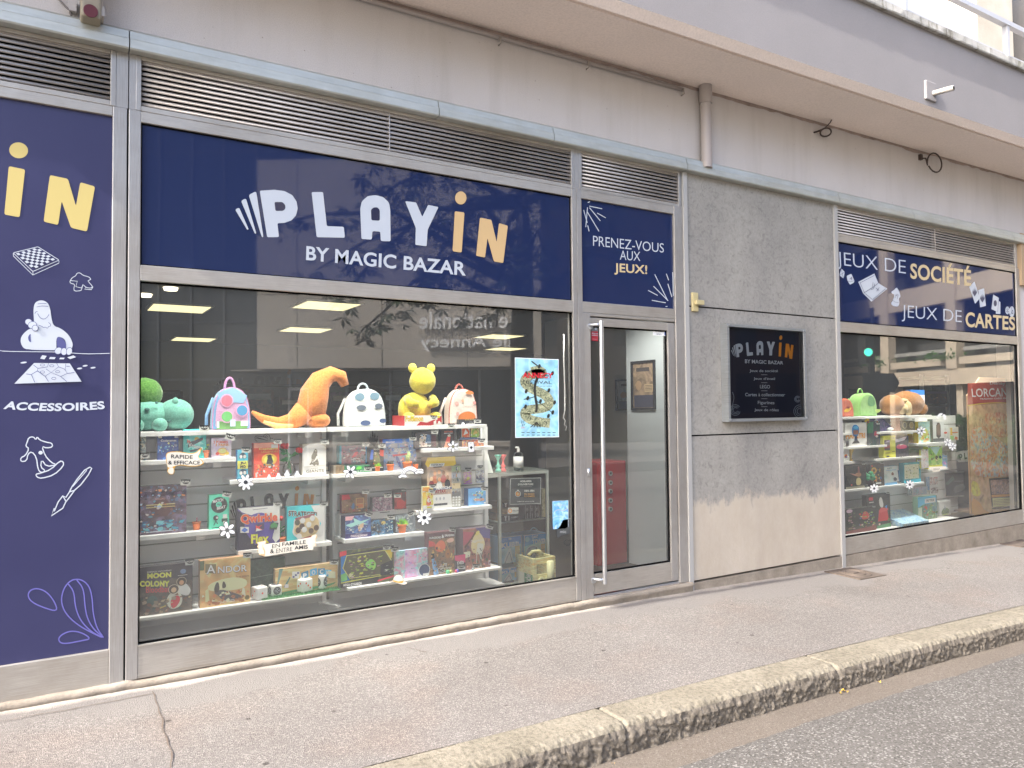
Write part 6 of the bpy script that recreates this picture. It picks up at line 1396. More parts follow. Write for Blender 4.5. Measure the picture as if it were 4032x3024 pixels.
die('cream die with three orange pips, right of the blue pip die', 'f', 1120, 850, 270, YL+.05, z4d, .45, [[(-.4, .4), (0, 0), (.4, -.4)], [(0, 0), (.4, .4)], [(0, 0)]], 'c85030')
die('white die with two black emblems, rightmost of the big dice', 'f', 1440, 800, 285, YL+.08, z4d, .6, [], '', True)
b = MB(); rr = random.Random(9); gm = fabric('3f7a4a', 60, '25522e')
g0, g1 = at(*P('f', 340, 1050), YL+.015), at(*P('f', 1760, 930), YL+.015)
b.box(g0.x, g1.x, YL+.012, YL+.22, Z4, Z4+.003, gm)
for i in range(2600):
    x = rr.uniform(g0.x, g1.x); y = rr.uniform(YL+.012, YL+.20); h = rr.uniform(.008, .020)
    dx, dy = rr.uniform(-.006, .006), rr.uniform(-.006, .006)
    b.add([(x-.0016, y, Z4+.002), (x+.0016, y, Z4+.002), (x+dx, y+dy, Z4+h)], [(0, 1, 2)], gm)
tag(b.build('grass_mat'), 'strip of artificial grass under the big dice', 'grass mat')
# glass ball vase with two red roses
q = at(*P('b', 1095, 1005), YU+.07); gr = fabric('2f6a3c', 50); red = fabric('b02a2c', 70, '7a1a20')
vs_ = thing('rose_vase', 'clear ball vase holding two red brick roses with dark green leaves', 'vase')
b = MB(); R0 = .043; b.lathe((q.x, YU+.07, Z2p), [(.018, 0), (.032, .008), (.043, .035), (.040, .062), (.022, .085), (.016, .10), (.019, .104)], M_clear, 20); b.build('vase', vs_)
for lab, top, foot in (('left', (1020, 490), (1130, 990)), ('right', (1290, 565), (1080, 900))):
    t = at(*P('b', *top), YU+.06); f = at(*P('b', *foot), YU+.07); mid = at(*P('b', 1095, 720), YU+.065)
    b = MB(); b.tube([f, mid, (mid+t)/2+Vector((.0, 0, .01)), t], .006, gr, 7)
    rr = random.Random(len(lab))
    for i in range(6):
        p = mid.lerp(t, rr.uniform(-.35, .6)); a_ = rr.choice((-1, 1)); d = Vector((a_*.05, rr.uniform(-.02, .02), rr.uniform(-.01, .03)))
        b.add([p, p+d*.5+Vector((0, 0, .012)), p+d, p+d*.5-Vector((0, 0, .012))], [(0, 1, 2, 3)], gr)
    b.build('stem', vs_)
    b = MB(); r = .027
    for i in range(12):
        a_ = i*2.4; rad = r*.16*math.sqrt(i); 
        b.ell((t.x+rad*math.cos(a_)*1.4, t.y+rad*math.sin(a_)-.004*i/6, t.z+.004*math.sin(i*1.7)), (r*.5, r*.5, r*.62), red, 8, 6)
    b.build('rose_head', vs_)
# ---- soft toys and bags on the top shelf: plain shapes
def P3(k, x, y, Y): return at(*P(k, x, y), Y)
def span(k, x0, x1, y, Y): return (P3(k, x1, y, Y)-P3(k, x0, y, Y)).length
GAIN = 1.0
teal = fabric('6fae9e', 120); grn = fabric('5a8a3c', 90, '3c6a28')
t = thing('soft_toy', 'turquoise rounded cushion toy with a green ball cushion, leftmost on the top shelf', 'soft toy', group='soft toys on the top shelf')
c_ = P3('E', 1010, 1050, .52); b = MB(); b.ell((c_.x-.04, .52, Z1+.092), (.155, .10, .092), teal, 24, 14, jit=.06); c2 = P3('E', 1135, 1030, .50); b.ell((c2.x, .50, Z1+.100), (.105, .095, .100), teal, 22, 14)
b.ell((c2.x-.01, .45, Z1+.178), (.020, .02, .03), teal, 10, 8); b.ell((c2.x-.10, .43, Z1+.04), (.045, .04, .042), teal, 14, 10); b.ell((c2.x-.23, .43, Z1+.04), (.045, .04, .042), teal, 14, 10); b.build('body', t)
b = MB(); c3 = P3('E', 965, 900, .56); b.ell((c3.x-.02, .58, c3.z), (.098, .09, .098), grn, 22, 14, jit=.05); b.build('ball', t)
b = MB()
for x, y, r in ((950, 1003, .016), (1092, 1078, .014), (1010, 960, .01)): q = P3('E', x, y, .42); b.ell((q.x, .425, q.z), (r, .01, r*.7), fabric('4a7a74', 80), 10, 6)
b.build('patches', t)
# backpack builder
def backpack(label, k, x0, x1, ytop, ybot, yh, Y, z0, col, panel, trim, items=(), dep=.11, side=None):
    a = P3(k, x0, ybot, Y); c = P3(k, x1, ybot, Y); t_ = P3(k, (x0+x1)/2, ytop, Y); hh = P3(k, (x0+x1)/2, yh, Y)
    xa, xb, zt = a.x, c.x, t_.z; w = xb-xa; h = zt-z0
    T = thing('backpack', label, 'backpack', group='mini backpacks on the top shelves')
    def out(s=1.0, n=20):
        pts = [(-.5, .03), (-.47, 0), (.47, 0), (.5, .03), (.49, .35), (.45, .62), (.36, .84), (.2, .96), (0, 1.0), (-.2, .96), (-.36, .84), (-.45, .62), (-.49, .35)]
        return smooth([(xa+w/2+p*w*s, z0+h/2+(q_-.5)*h*s) for p, q_ in pts], 2)
    b = MB(); prof = [(0.90, .0), (.97, .012), (1.0, .03), (1.0, dep-.02), (.95, dep)]
    rings = [[(x, Y+d, z) for x, z in out(s)] for s, d in prof]; n = len(rings[0])
    b.add([v for r_ in rings for v in r_], [(j*n+i, j*n+(i+1) % n, (j+1)*n+(i+1) % n, (j+1)*n+i) for j in range(len(prof)-1) for i in range(n)]+[tuple(range(n))[::-1], tuple((len(prof)-1)*n+i for i in range(n))], fabric(col, 130), True)
    b.build('body', T)
    s = Sheet(lambda u, v, l: Vector((xa+w*u, Y-.0008-l, z0+h*v)), .0012)
    s.poly([((x-xa)/w, (z-z0)/h) for x, z in out(.86)], fabric(panel, 130)); draw_list(s, items); s.build('front_panel', T)
    b = MB(); o_ = out(.985); b.tube([(x, Y+.016, z) for x, z in o_]+[(o_[0][0], Y+.016, o_[0][1])], .0045, fabric(trim, 90), 6); b.build('piping', T)
    b = MB(); b.tube([(xa+w/2+math.cos(q_)*w*.13, Y+dep*.7, zt-.012+(hh.z-zt+.02)*math.sin(q_)) for q_ in frange(0, PI, 12)], .008, fabric(trim, 90), 8); b.build('handle', T)
    b = MB(); b.tube([(xa+w*.1, Y+dep, zt-h*.25), (xa-w*.06, Y+dep+.02, z0+h*.35), (xa-w*.10, Y+dep*.8, z0+h*.04)], .011, fabric(side or col, 90), 8); b.build('strap', T)
    return T
backpack('light blue and pink mini backpack with three round badges', 'E', 1372, 1618, 858, 1125, 805, .44, Z1, '7aa4d0', 'd2a4c8', 'c88ab8', [('p', [(.1, .02), (.9, .02), (.9, .2), (.1, .2)], '6a9a5a'), ('p', [(.1, .85), (.5, .99), (.9, .8), (.8, .62), (.2, .66)], '88b0d8'), ('e', .36, .68, .17, .155, 'e0a0c4'), ('e', .36, .68, .14, .125, 'd06a80'), ('e', .76, .45, .17, .15, 'd8a0c8'), ('e', .76, .45, .14, .12, '4a90c0'), ('e', .36, .31, .17, .15, 'd0a0c0'), ('e', .36, .31, .14, .12, '6ab46a'), ('r', .1, .05, .16, .2, 'c8d4e4'), ('r', .44, .08, .58, .24, 'b8c4dc'), ('r', .72, .09, .9, .2, 'dfe8ec')])
o_or = fabric('d88a48', 110, 'b8692e')
t = thing('soft_toy', 'large orange soft toy with a long curving tail, slumped on the top shelf', 'soft toy', group='soft toys on the top shelf')
pth = [P3('E', x, y, .47) for x, y in ((1625, 1020), (1700, 1065), (1790, 1095), (1880, 1085), (1960, 1020))]
b = MB(); b.tube([Vector(p) for p in [(q.x, q.y, q.z) for q in pth]], [.012, .028, .042, .058, .080], o_or, 16)
p2 = [P3('E', x, y, .50) for x, y in ((1935, 1075), (2010, 1000), (2030, 900), (2070, 815), (2140, 775), (2200, 790), (2225, 850))]
b.tube(p2, [.06, .105, .098, .075, .055, .045, .03], o_or, 18); q = P3('E', 2050, 1070, .46); b.ell((q.x, .46, Z1+.05), (.085, .07, .055), o_or, 18, 12); b.build('body', t)
b = MB(); q = P3('E', 1800, 1100, .45); b.tube([P3('E', 1700, 1082, .445), P3('E', 1790, 1112, .435), P3('E', 1890, 1105, .43)], [.010, .02, .016], fabric('d8c078', 90), 10); b.build('belly', t)
backpack('plain white mini backpack with grey blue spots', 'F', 25, 280, 868, 1105, 842, .42, R1, 'd8dcdc', 'e2e6e6', 'b8c4cc', [('e', .32, .78, .12, .10, '7a98ac'), ('e', .70, .80, .12, .10, '7a98ac'), ('e', .36, .50, .12, .07, '6a7484'), ('e', .80, .54, .10, .07, '6a7484'), ('e', .46, .10, .13, .07, '4a5a80'), ('e', .90, .15, .09, .06, '4a5a80')])
ye = fabric('d8cc48', 110, 'b8a82c')
t = thing('soft_toy', 'big plain yellow soft toy sitting in a red and white carton', 'soft toy', group='soft toys on the top shelf')
b = MB(); q = P3('F', 485, 960, .50); xc = q.x; zc_ = R1+.02
b.ell((xc-.02, .52, R1+.115), (.125, .105, .13), ye, 24, 16, jit=.04); hq = P3('F', 510, 820, .50); b.ell((hq.x, .49, hq.z), (.098, .092, .100), ye, 24, 16, jit=.04)
for sx in (-1, 1):
    b.ell((hq.x+sx*.075, .50, hq.z+.095), (.034, .02, .036), ye, 14, 10); b.ell((xc+sx*.105, .43, R1+.06), (.042, .06, .040), ye, 14, 10)
    b.tube([(xc+sx*.10, .47, R1+.20), (xc+sx*.10, .42, R1+.165), (xc+sx*.045, .395, R1+.15)], [.032, .034, .028], ye, 12)
b.build('body', t)
carton('red and white display carton holding the big yellow soft toy', 'F', 398, 1102, 636, 1040, YU+.005, .22, 'b03434', 'e6e2dc', [('t', 'Pokémon', .02, .42, .5, .98, '2c3a70', .06), ('t', 'Pokémon', .025, .44, .495, .96, 'e0c040', .035), ('p', [(.3, .0), (.42, .4), (.6, .3), (.8, .6), (1, .95), (1, .3), (.7, .0)], 'b83236'), ('p', [(.78, .4), (.85, .55), (.85, .1), (.78, .05)], 'e8e4de'), ('e', .93, .28, .035, .14, 'f0eeea')], R1, group=None, name='display_carton')
price('F', 587, 1055, '63,50€', 'black and white price tag 63,50 on the red and white carton', 46)
backpack('cream mini backpack with an orange patch and pale pink flowers', 'F', 690, 872, 868, 1080, 848, .44, R1, 'd8c8c0', 'e0d0c8', 'a85a50', [('s', [(.3, .05), (.28, .25), (.5, .36), (.75, .36), (.92, .26), (.9, .06)], 'd07a40'), ('e', .24, .58, .07, .06, 'd09a94'), ('e', .45, .66, .05, .05, 'd8a890'), ('e', .86, .6, .06, .05, 'd0908c'), ('e', .26, .3, .06, .05, 'd09a94'), ('s', [(.5, .86), (.62, .96), (.85, .9), (.8, .82)], 'd07a48')])
GAIN = 1.8
# hanging-shelf bits: small acrylic sign, goblets, sanitizer, cord
# ---- glass cabinet
YC = .72
cl, cr = at(1963, 1868, YC).x, at(2160, 1863, YC).x; ct = at(2060, 1858, YC).z
cab = thing('glass_cabinet', 'low aluminium framed glass cabinet full of game cartons, left of the door', 'cabinet')
ma_ = paint('a9b0aa', .35, .4, .6); b = MB(); cd = .42; xs0 = cl-.30
for x in (cl, cr-.022):
    for y in (YC, YC+cd): b.box(x, x+.022, y, y+.022, 0, ct, ma_)
b.box(xs0, cl-.001, YC+.002, YC+.02, ct-.03, ct, ma_)
for y in (YC, YC+cd): b.box(cl+.022, cr-.022, y, y+.022, ct-.024, ct, ma_); b.box(cl+.022, cr-.022, y, y+.022, 0, .05, ma_)
for x in (cl, cr-.022): b.box(x, x+.022, YC+.022, YC+cd, ct-.024, ct, ma_)
b.build('frame', cab)
b = MB(); b.box(xs0, cr, YC, YC+cd+.02, ct, ct+.008, paint('6a706c', .15, .6)); b.build('top', cab)
b = MB(); b.quad([(cl+.02, YC+.004, .04), (cr-.02, YC+.004, .04), (cr-.02, YC+.004, ct-.02), (cl+.02, YC+.004, ct-.02)], M_clear); b.build('pane', cab)
zsh = at(*P('m', 900, 1050), YC+.03).z
b = MB(); b.box(cl+.022, cr-.022, YC+.03, YC+cd, zsh-.012, zsh, paint('8a908a', .3, .4)); b.build('shelf', cab)
b = MB(); b.box(cl, cr, YC+cd-.01, YC+cd, .05, ct-.03, paint('6a685c', .7, .2)); b.build('back_panel', cab)
yc = YC+.05
def kubb(z_ok, label, xl, yb, xr, yt, k, Y, items, z0=None):
    return carton(label, k, xl, yb, xr, yt, Y, .2, '6a8aa8', art(['7a9cc4', '8aaad0', 'a8bcd8'], 6, 61, 3, .6), items, z0, group='lawn game cartons in the glass cabinet')
KI = [('p', [(.0, .55), (1, .7), (1, 1), (0, 1)], '3a74b4'), ('t', 'KUBB', .04, .60, .92, .80, 'e4ecf2', .06, -.02), ('p', [(.4, .88), (.38, .97), (.43, .92), (.46, .98), (.49, .92), (.54, .97), (.52, .88)], 'dce6f0'), ('r', .7, .2, .93, .62, 'b8a060'), ('s', [(.1, .0), (.3, .4), (.45, .62), (.55, .4), (.6, .0)], 'c4ccdc'), ('l', [(.42, .42), (.2, .0)], .02, '5a6478'), ('l', [(.42, .42), (.56, .0)], .02, '5a6478'), ('l', [(0, 0), (0, 1), (1, 1), (1, 0)], .03, 'c8d8e8')]
kubb(0, 'blue lawn game carton with a crown, upper one of the two stacked alike', 510, 650, 880, 130, 'n', yc, KI)
kubb(0, 'blue lawn game carton with a crown, lower one of the two stacked alike', 515, 1050, 865, 690, 'n', yc-.01, KI, .06)
carton('light blue tower game carton with a carrying handle, right of the crown cartons', 'n', 938, 640, 1345, 80, yc, .2, '6a90b0', art(['7aa4c8', '8ab4d4', 'b0c8dc'], 6, 62, 3, .6), [('p', [(.0, .6), (1, .74), (1, 1), (0, 1)], '3c80b8'), ('t', 'GIANT', .34, .84, .62, .96, 'e8eef2', .03), ('t', 'TOWER', .36, .64, .97, .82, 'e8eef2', .06, -.02), ('e', .14, .84, .1, .09, '78a8cc'), ('e', .36, .36, .29, .25, 'd0d8e0'), ('e', .36, .36, .27, .23, '8a94a4'), ('r', .74, .2, .92, .62, 'b89858'), ('l', [(.74, .42), (.92, .42)], .02, '7a6438')]+scat(62, 16, ['c8d0d8', '4a5260', 'a8b0bc'], .15, .2, .56, .52, .03, .08)+[('l', [(0, 0), (0, 1), (1, 1), (1, 0)], .03, 'c8d8e8')], group='lawn game cartons in the glass cabinet')
h0 = P3('n', 1110, 60, yc+.1); b = MB(); b.tube([(h0.x-.055+.11*t_, yc+.1, h0.z+.045*math.sin(PI*t_)-.012) for t_ in frange(0, 1, 10)], .005, paint('8aa8c0', .5, .3), 6)
tag(b.build('carry_handle'), 'thin arched carrying handle on the tower game carton', 'handle')
carton('black and wood throwing game box with two white pictograms, on the cabinet shelf', 'm', 520, 1040, 830, 945, yc-.01, .2, '7a6a50', '2c2c2c', [('t', 'TOSSIT', .58, .42, .98, .7, 'c8c8c4', .04), ('e', .25, .82, .05, .12, 'd8d8d4'), ('p', [(.17, .95), (.22, .6), (.22, .1), (.29, .1), (.29, .6), (.34, .95), (.3, .95), (.255, .7), (.2, .95)], 'd8d8d4'), ('e', .44, .82, .05, .12, 'd8d8d4'), ('p', [(.36, .95), (.41, .6), (.41, .1), (.48, .1), (.48, .6), (.54, .9), (.5, .7), (.42, .75)], 'd8d8d4')], zsh+.001, group='boxes on the cabinet shelf')
carton('plain wooden box above the throwing game box, behind the coin sticker', 'm', 545, 945, 830, 830, yc, .2, '8a7450', art(['a08a60', 'b49c70', '8a7450'], 12, 63, 4, .6, (.3, 1, 2)), (), group='boxes on the cabinet shelf')
carton('upper black throwing game box with a white pictogram', 'm', 545, 830, 830, 715, yc, .2, '7a6a50', '2c2c2c', [('e', .2, .82, .05, .12, 'd8d8d4'), ('p', [(.1, .95), (.17, .6), (.17, .1), (.24, .1), (.24, .6), (.31, .95), (.26, .95), (.205, .7), (.15, .95)], 'd8d8d4')], group='boxes on the cabinet shelf')
for i, lab in enumerate(('left', 'middle', 'right')):
    xl = 945+i*88
    carton(['black upright set box with white rods, nearest the wooden box', 'black upright set box with white rods between two like it', 'black upright set box with white rods, nearest the cream box'][i], 'm', xl, 1005, xl+84, 770, yc, .15, '2a2a2a', '303030', [('t', '6 en 1', .35, .55, .75, .9, 'b8b8b4', .0), ('l', [(.2, .05), (.2, .95)], .05, 'c8c8c4'), ('l', [(.6, .05), (.6, .4)], .05, 'c8c8c4')], zsh+.001, group='boxes on the cabinet shelf')
carton('tall narrow cream box at the right end of the cabinet shelf', 'm', 1262, 990, 1345, 480, yc+.02, .15, '8a8468', art(['a09a78', 'b4ac88', '8c8668'], 10, 64), scat(64, 8, ['6a6448', 'c8c09c']), zsh+.001, group='boxes on the cabinet shelf')
def d_(s):
    s.poly([(662,285),(1255,275),(1250,770),(655,790)], paint('35383a', .5, .3)); s.line([(692,298),(1240,285),(1232,745),(680,765)], 9, WH, True)
    s.text('HORAIRES', [(865,330),(1070,326),(1070,360),(865,364)], WH, .03); s.text("D'OUVERTURE", [(825,385),(1103,380),(1103,415),(825,420)], WH, .03)
    s.line([(865,447),(1080,443)], 4, paint('8a8a88', .5, .3))
    s.ell(822,572,52,58, WH); s.ell(822,572,44,50, paint('44474a', .5, .3)); s.ell(822,574,35,40, ORG); s.poly([(822,574),(822,534),(855,560)], paint('44474a', .5, .3)); s.rect(808,500,838,516, WH); s.ell(822,574,20,22, CREAM)
    s.text('10H-19H', [(938,500),(1115,498),(1115,536),(938,538)], WH, .04); s.text('DU MARDI', [(938,562),(1115,560),(1115,592),(938,594)], paint('b8905c', .5, .3), .01); s.text('AU SAMEDI', [(928,602),(1122,600),(1122,630),(928,632)], paint('b8905c', .5, .3), .01)
    s.text('COMMANDES SUR PLAY-IN.COM', [(800,705),(1110,700),(1110,716),(800,721)], WH, .01)
sticker('opening_hours_sign', 'dark sign with a white border and stopwatch giving the opening hours', 'sign', d_, 'm', Y=YC-.002)
def d_(s):
    s.poly([(645,825),(836,816),(834,932),(640,942)], WH); s.ell(684,882,36,42, paint('a8683c', .5, .3)); s.ell(684,882,28,33, paint('c08a58', .5, .3)); s.text('B', [(672,862),(698,860),(698,902),(672,904)], WH, .04)
    s.text('bitcoin', [(728,862),(830,856),(830,886),(728,892)], OUT, .02); s.text('accepted here', [(735,896),(820,892),(820,903),(735,908)], OUT)
sticker('coin_sticker', 'small white sticker with a brown coin and lettering on the cabinet', 'sticker', d_, 'm', Y=YC-.002)
# wooden crate game in front of the cabinet
wd = art(['c8a870', 'd8bc88', 'b89458'], 10, 65, 4, .5, (.4, 1, 3)); Yk = .50
k0, k1 = P3('n', 1110, 960, Yk), P3('n', 1505, 480, Yk); kx0, kx1 = k0.x, k1.x; zt = P3('n', 1120, 560, Yk).z; zlo = .0; dk_ = .30
xs_ = P3('n', 975, 960, Yk+.0).x
cr_ = thing('wooden_crate', 'open pale wooden crate of numbered throwing pins in front of the cabinet', 'crate')
b = MB(); hC = zt
b.box(kx0, kx1, Yk, Yk+.02, zlo, hC-.13, wd); b.box(kx0, kx0+.02, Yk+.02, Yk+dk_, zlo, hC, wd); b.box(kx1-.02, kx1, Yk+.02, Yk+dk_, zlo, hC, wd); b.box(kx0+.02, kx1-.02, Yk+dk_-.02, Yk+dk_, zlo, hC, wd)
b.box(kx0, kx0+.03, Yk-.001, Yk+.019, hC-.13, hC, wd); b.box(kx1-.02, kx1, Yk, Yk+.02, hC-.13, hC, wd); b.box(kx0+.03, kx1-.02, Yk, Yk+.018, hC-.045, hC, wd); b.build('body', cr_)
b = MB(); b.tube([(kx0+.05, Yk+dk_/2, hC), (kx0+.09, Yk+dk_/2, hC+.028), (kx1-.06, Yk+dk_/2, hC+.028), (kx1-.03, Yk+dk_/2, hC)], .013, wd, 8); b.build('handle', cr_)
pm = paint('d8be90', .6, .2); rr = random.Random(5)
for i, (n_, dx, dz) in enumerate((('9', .055, .05), ('5', .125, .05), ('1', .055, -.05), ('6', .125, -.05), ('7', .19, .0))):
    b = MB(); x = kx0+dx+.02; z = max(.03, hC-.23+dz); b.cyl((x, Yk-.010, z), (x, Yk-.002, z), .032, .032, pm, 18); s = Sheet(lambda u, v, l: Vector((x+u*.02, Yk-.0105-l, z+v*.02)))
    s.trect(n_, -.45, .8, .45, -.8, BLK, .02);
    o = b.build('pin_end', cr_); s.build('number', o)
b = MB(); x = (kx0+kx1)/2+.03; b.lathe((x, Yk-.04, max(.0, hC-.32)), [(0, 0), (.030, 0), (.030, .245), (.022, .25), (0, .25)], pm, 18); b.build('pin', cr_)
sl = Sheet(lambda u, v, l: Vector((kx0-.0006-l, Yk+dk_*(1-u), .02+(hC-.12)*v)), .0005); sl.rect(.03, .0, .55, .8, paint('c8c0a8', .5, .3)); sl.rect(.55, .0, .97, .8, paint('2f6a48', .5, .3)); sl.text('MÖLKKY', [(.66, .78), (.66, .02), (.88, .02), (.88, .78)], WH, .03); sl.build('label', cr_)
# sanitizer bottle and goblets on the cabinet top
zt_ = ct+.008; q = P3('F', 1133, 1400, YC+.06); B_x = q.x
t = thing('pump_bottle', 'clear pump bottle with a white label standing on the cabinet', 'bottle')
hb_ = P3('F', 1133, 1275, YC+.06).z-zt_; b = MB(); b.lathe((B_x, YC+.06, zt_), [(0, 0), (.042, 0), (.042, hb_*.86), (.030, hb_*.97), (.014, hb_), (.0, hb_)], glassmat('bottle_plastic', (.80, .85, .88, 1), 1.4), 20); b.build('body', t)
b = MB(); b.lathe((B_x, YC+.06, zt_+hb_*.18), [(.0425, 0), (.0425, hb_*.56)], paint('c4ccd0', .5, .3), 20); b.build('label', t)
b = MB(); b.cyl((B_x, YC+.06, zt_+hb_), (B_x, YC+.06, zt_+hb_+.03), .013, .013, paint('c8ccd0', .4, .3), 12); b.tube([(B_x+.005, YC+.06, zt_+hb_+.035), (B_x-.03, YC+.055, zt_+hb_+.035)], .008, paint('c8ccd0', .4, .3), 8); b.build('pump', t)
for x, c, lab in ((1850, '5aa090', 'teal goblet-shaped toy standing behind the cabinet top'), (1940, 'b84a4c', 'red goblet-shaped toy standing right of the teal one')):
    q = P3('h', x, 960, YC+.1); hh = P3('h', x, 695, YC+.1).z-zt_; b = MB(); b.lathe((q.x, YC+.1, zt_), [(0, 0), (.028, 0), (.022, hh*.12), (.010, hh*.2), (.024, hh*.32), (.010, hh*.42), (.008, hh*.66), (.028, hh*.95), (.030, hh), (0, hh)], paint(c, .4, .4), 16)
    tag(b.build('goblet'), lab, 'goblet', 'goblets by the cabinet')
b = MB(); c0 = P3('o', 1078, -180, .07); pts = [P3('o', x, y, .07) for x, y in ((1078, -180), (1080, 200), (1095, 700), (1098, 1060), (1070, 1180), (1105, 1230), (1085, 1290), (1125, 1330), (1105, 1390))]
b.tube(pts, .005, paint('c8c8c4', .6, .2), 6); tag(b.build('blind_cord'), 'thin white blind cord hanging beside the festival poster', 'cord')
b = MB(); q0, q1 = P3('h', 1665, 1000, YC+.02), P3('h', 1735, 600, YC+.02); b.hexa([(q0.x-.03, YC, zt_), (q1.x, YC, zt_), (q1.x, YC+.004, zt_), (q0.x-.03, YC+.004, zt_), (q0.x, YC+.05, q1.z), (q1.x-.03, YC+.05, q1.z), (q1.x-.03, YC+.054, q1.z), (q0.x, YC+.054, q1.z)], paint('b0b4b0', .5, .3)); tag(b.build('folded_sign'), 'plain grey folded card sign at the left end of the cabinet top', 'card sign')
# loose dice, dice pouch, tube, paper knight on the bottom shelf
yy = YL+.03
carton('pink and black dice pouch with white capitals', 'l', 700, 840, 885, 560, yy, .015, '2a2a30', '302a34', [('p', [(.0, .7), (.0, .98), (1, 1.0), (1, .5)], 'c04a6c'), ('t', 'DÉS', .2, .44, .85, .62, 'ece8e4', .04), ('t', 'MYSTÈRE', .25, .34, .85, .41, 'd8d0c8', .02)], R4, group=None, name='dice_pouch', cat='pouch')
b = MB(); a_, c_ = P3('l', 300, 600, yy), P3('l', 370, 890, yy); b.cyl((c_.x, yy+.02, R4+.004), (a_.x+.005, yy+.03, a_.z-.02), .024, .024, art(['4a6ea0', '6a90b8', '8aa8c8'], 30, 66), 14); b.cyl((a_.x+.005, yy+.03, a_.z-.02), (a_.x, yy+.032, a_.z+.015), .026, .026, BLK, 14)
tag(b.build('dice_tube'), 'leaning clear tube of blue dice with a black cap before the red dragon box', 'tube')
for x, y, c, r, lab in ((560, 850, '4aa878', .016, 'green loose die on the bottom shelf'), (612, 862, '8a8a3c', .015, 'olive loose die beside the green one'), (735, 862, '4a3c90', .014, 'purple loose die by the dice pouch'), (710, 838, 'a83c5a', .012, 'magenta loose die touching the purple one'), (1020, 815, '9aa4a8', .011, 'small clear grey die in front of the paper knight')):
    q = P3('l', x, y, yy); bm = bmesh.new(); bmesh.ops.create_icosphere(bm, subdivisions=1, radius=r); bmesh.ops.translate(bm, vec=(q.x, yy-.005, R4+r*.85), verts=bm.verts[:]); me = bpy.data.meshes.new('die'); bm.to_mesh(me); bm.free(); me.materials.append(paint(c, .2, .5)); o = bpy.data.objects.new('small_die', me); COL.objects.link(o); tag(o, lab, 'die', 'loose small dice')
s = Sheet(lambda u, v, l: Vector((P3('l', u, v, yy-.01).x, yy-.012-l+.0, P3('l', u, v, yy-.01).z)), .002)
s.poly([(1100,370),(1130,355),(1210,375),(1205,430),(1190,510),(1185,560),(1175,800),(1150,770),(1130,560),(1100,520),(1095,420)], paint('c4ccb0', .6, .2)); s.line([(1090,460),(1080,720)], 12, paint('d0c8b4', .6, .2))
for a_, c_ in (((1140,450),(1170,500)), ((1125,560),(1160,760)), ((1150,540),(1180,640)), ((1150,640),(1172,740)), ((1170,560),(1185,520))): s.line([a_, c_], 14, paint('3c3a34', .6, .2))
o = s.build('paper_knight'); tag(o, 'pale paper figure of a knight with a spear on the bottom shelf', 'paper figure')

# ================================================================== THE FAR WINDOW'S DISPLAY
def cz(k, x, y, Y): return P3(k, x, y, Y).z
YD = .30; YDB = .58
dw = thing('display_shelving', 'white slatted display shelving behind the far window', 'shelving')
X0, X1 = 6.62, P3('q', 1760, 640, YD).x+.25
slat_back('back_panel', X0, P3('r', 2210, 600, YDB).x, .12, cz('q', 900, 655, YDB), dw, YDB)
b = MB(); b.box(X0, 9.2, .20, YDB+.03, .0, .14, paint('c4c8bc', .6, .3)); b.build('base', dw)
def shelf2(x0, y0, x1, y1, Y=YD, k='q', dep=.27):
    a, c = P3(k, x0, y0, Y), P3(k, x1, y1, Y); z = (a.z+c.z)/2; b = MB(); b.box(a.x, c.x, Y, Y+dep, z-.024, z, shelfm); o = b.build('shelf', dw); bevel(o, .002); return z
D1 = shelf2(120, 650, 1745, 622); D2 = shelf2(790, 925, 1500, 895); D3 = shelf2(130, 1190, 935, 1170); D4 = shelf2(720, 1400, 1580, 1372); D5 = shelf2(1480, 1130, 2060, 1110); D0 = shelf2(110, 950, 300, 938); D6 = shelf2(140, 1475, 330, 1455)
D7 = shelf2(180, 668, 1610, 560, k='r'); D8 = shelf2(1690, 1610, 2060, 1575); D9 = shelf2(180, 1490, 2200, 1205, Y=.24, k='r', dep=.34)
gD = 'boxes in the far window'; y_ = YD+.03
def cd(label, k, xl, yb, xr, yt, side, face, items=(), z0=None, Y=y_, dep=.06, **kw): return carton(label, k, xl, yb, xr, yt, Y, dep, side, face, items, z0, group=gD, **kw)
cd('white box showing a blue gumball machine over orange lettering', 'q', 180, 1165, 560, 752, 'b8bcc0', 'd8dce0', [('t', 'PIANETRI', .02, .33, .92, .56, 'd0803c', .06), ('s', [(.3, .75), (.36, .9), (.5, .93), (.62, .85), (.64, .68), (.6, .42), (.34, .42)], '2a6aa8'), ('r', .36, .5, .6, .68, '7a5448'), ('p', [(.4, .2), (.42, .42), (.54, .42), (.56, .2)], '22304a'), ('p', [(.28, .12), (.4, .24), (.58, .24), (.66, .12)], '20242c'), ('e', .48, .8, .12, .06, '3a8ac8')], D3)
cd('dark box with a crimson figure behind the flower flask', 'q', 575, 1160, 800, 720, '2c3438', art(['23403c', '2c3438', '30303c'], 10, 70), [('s', [(.5, .4), (.6, .6), (.85, .55), (.9, .4), (.7, .35)], '8a2c3c'), ('e', .75, .36, .1, .05, 'b8c0c8'), ('p', [(.02, .5), (.05, .95), (.5, .95), (.45, .5)], '1f5a3c')], D3)
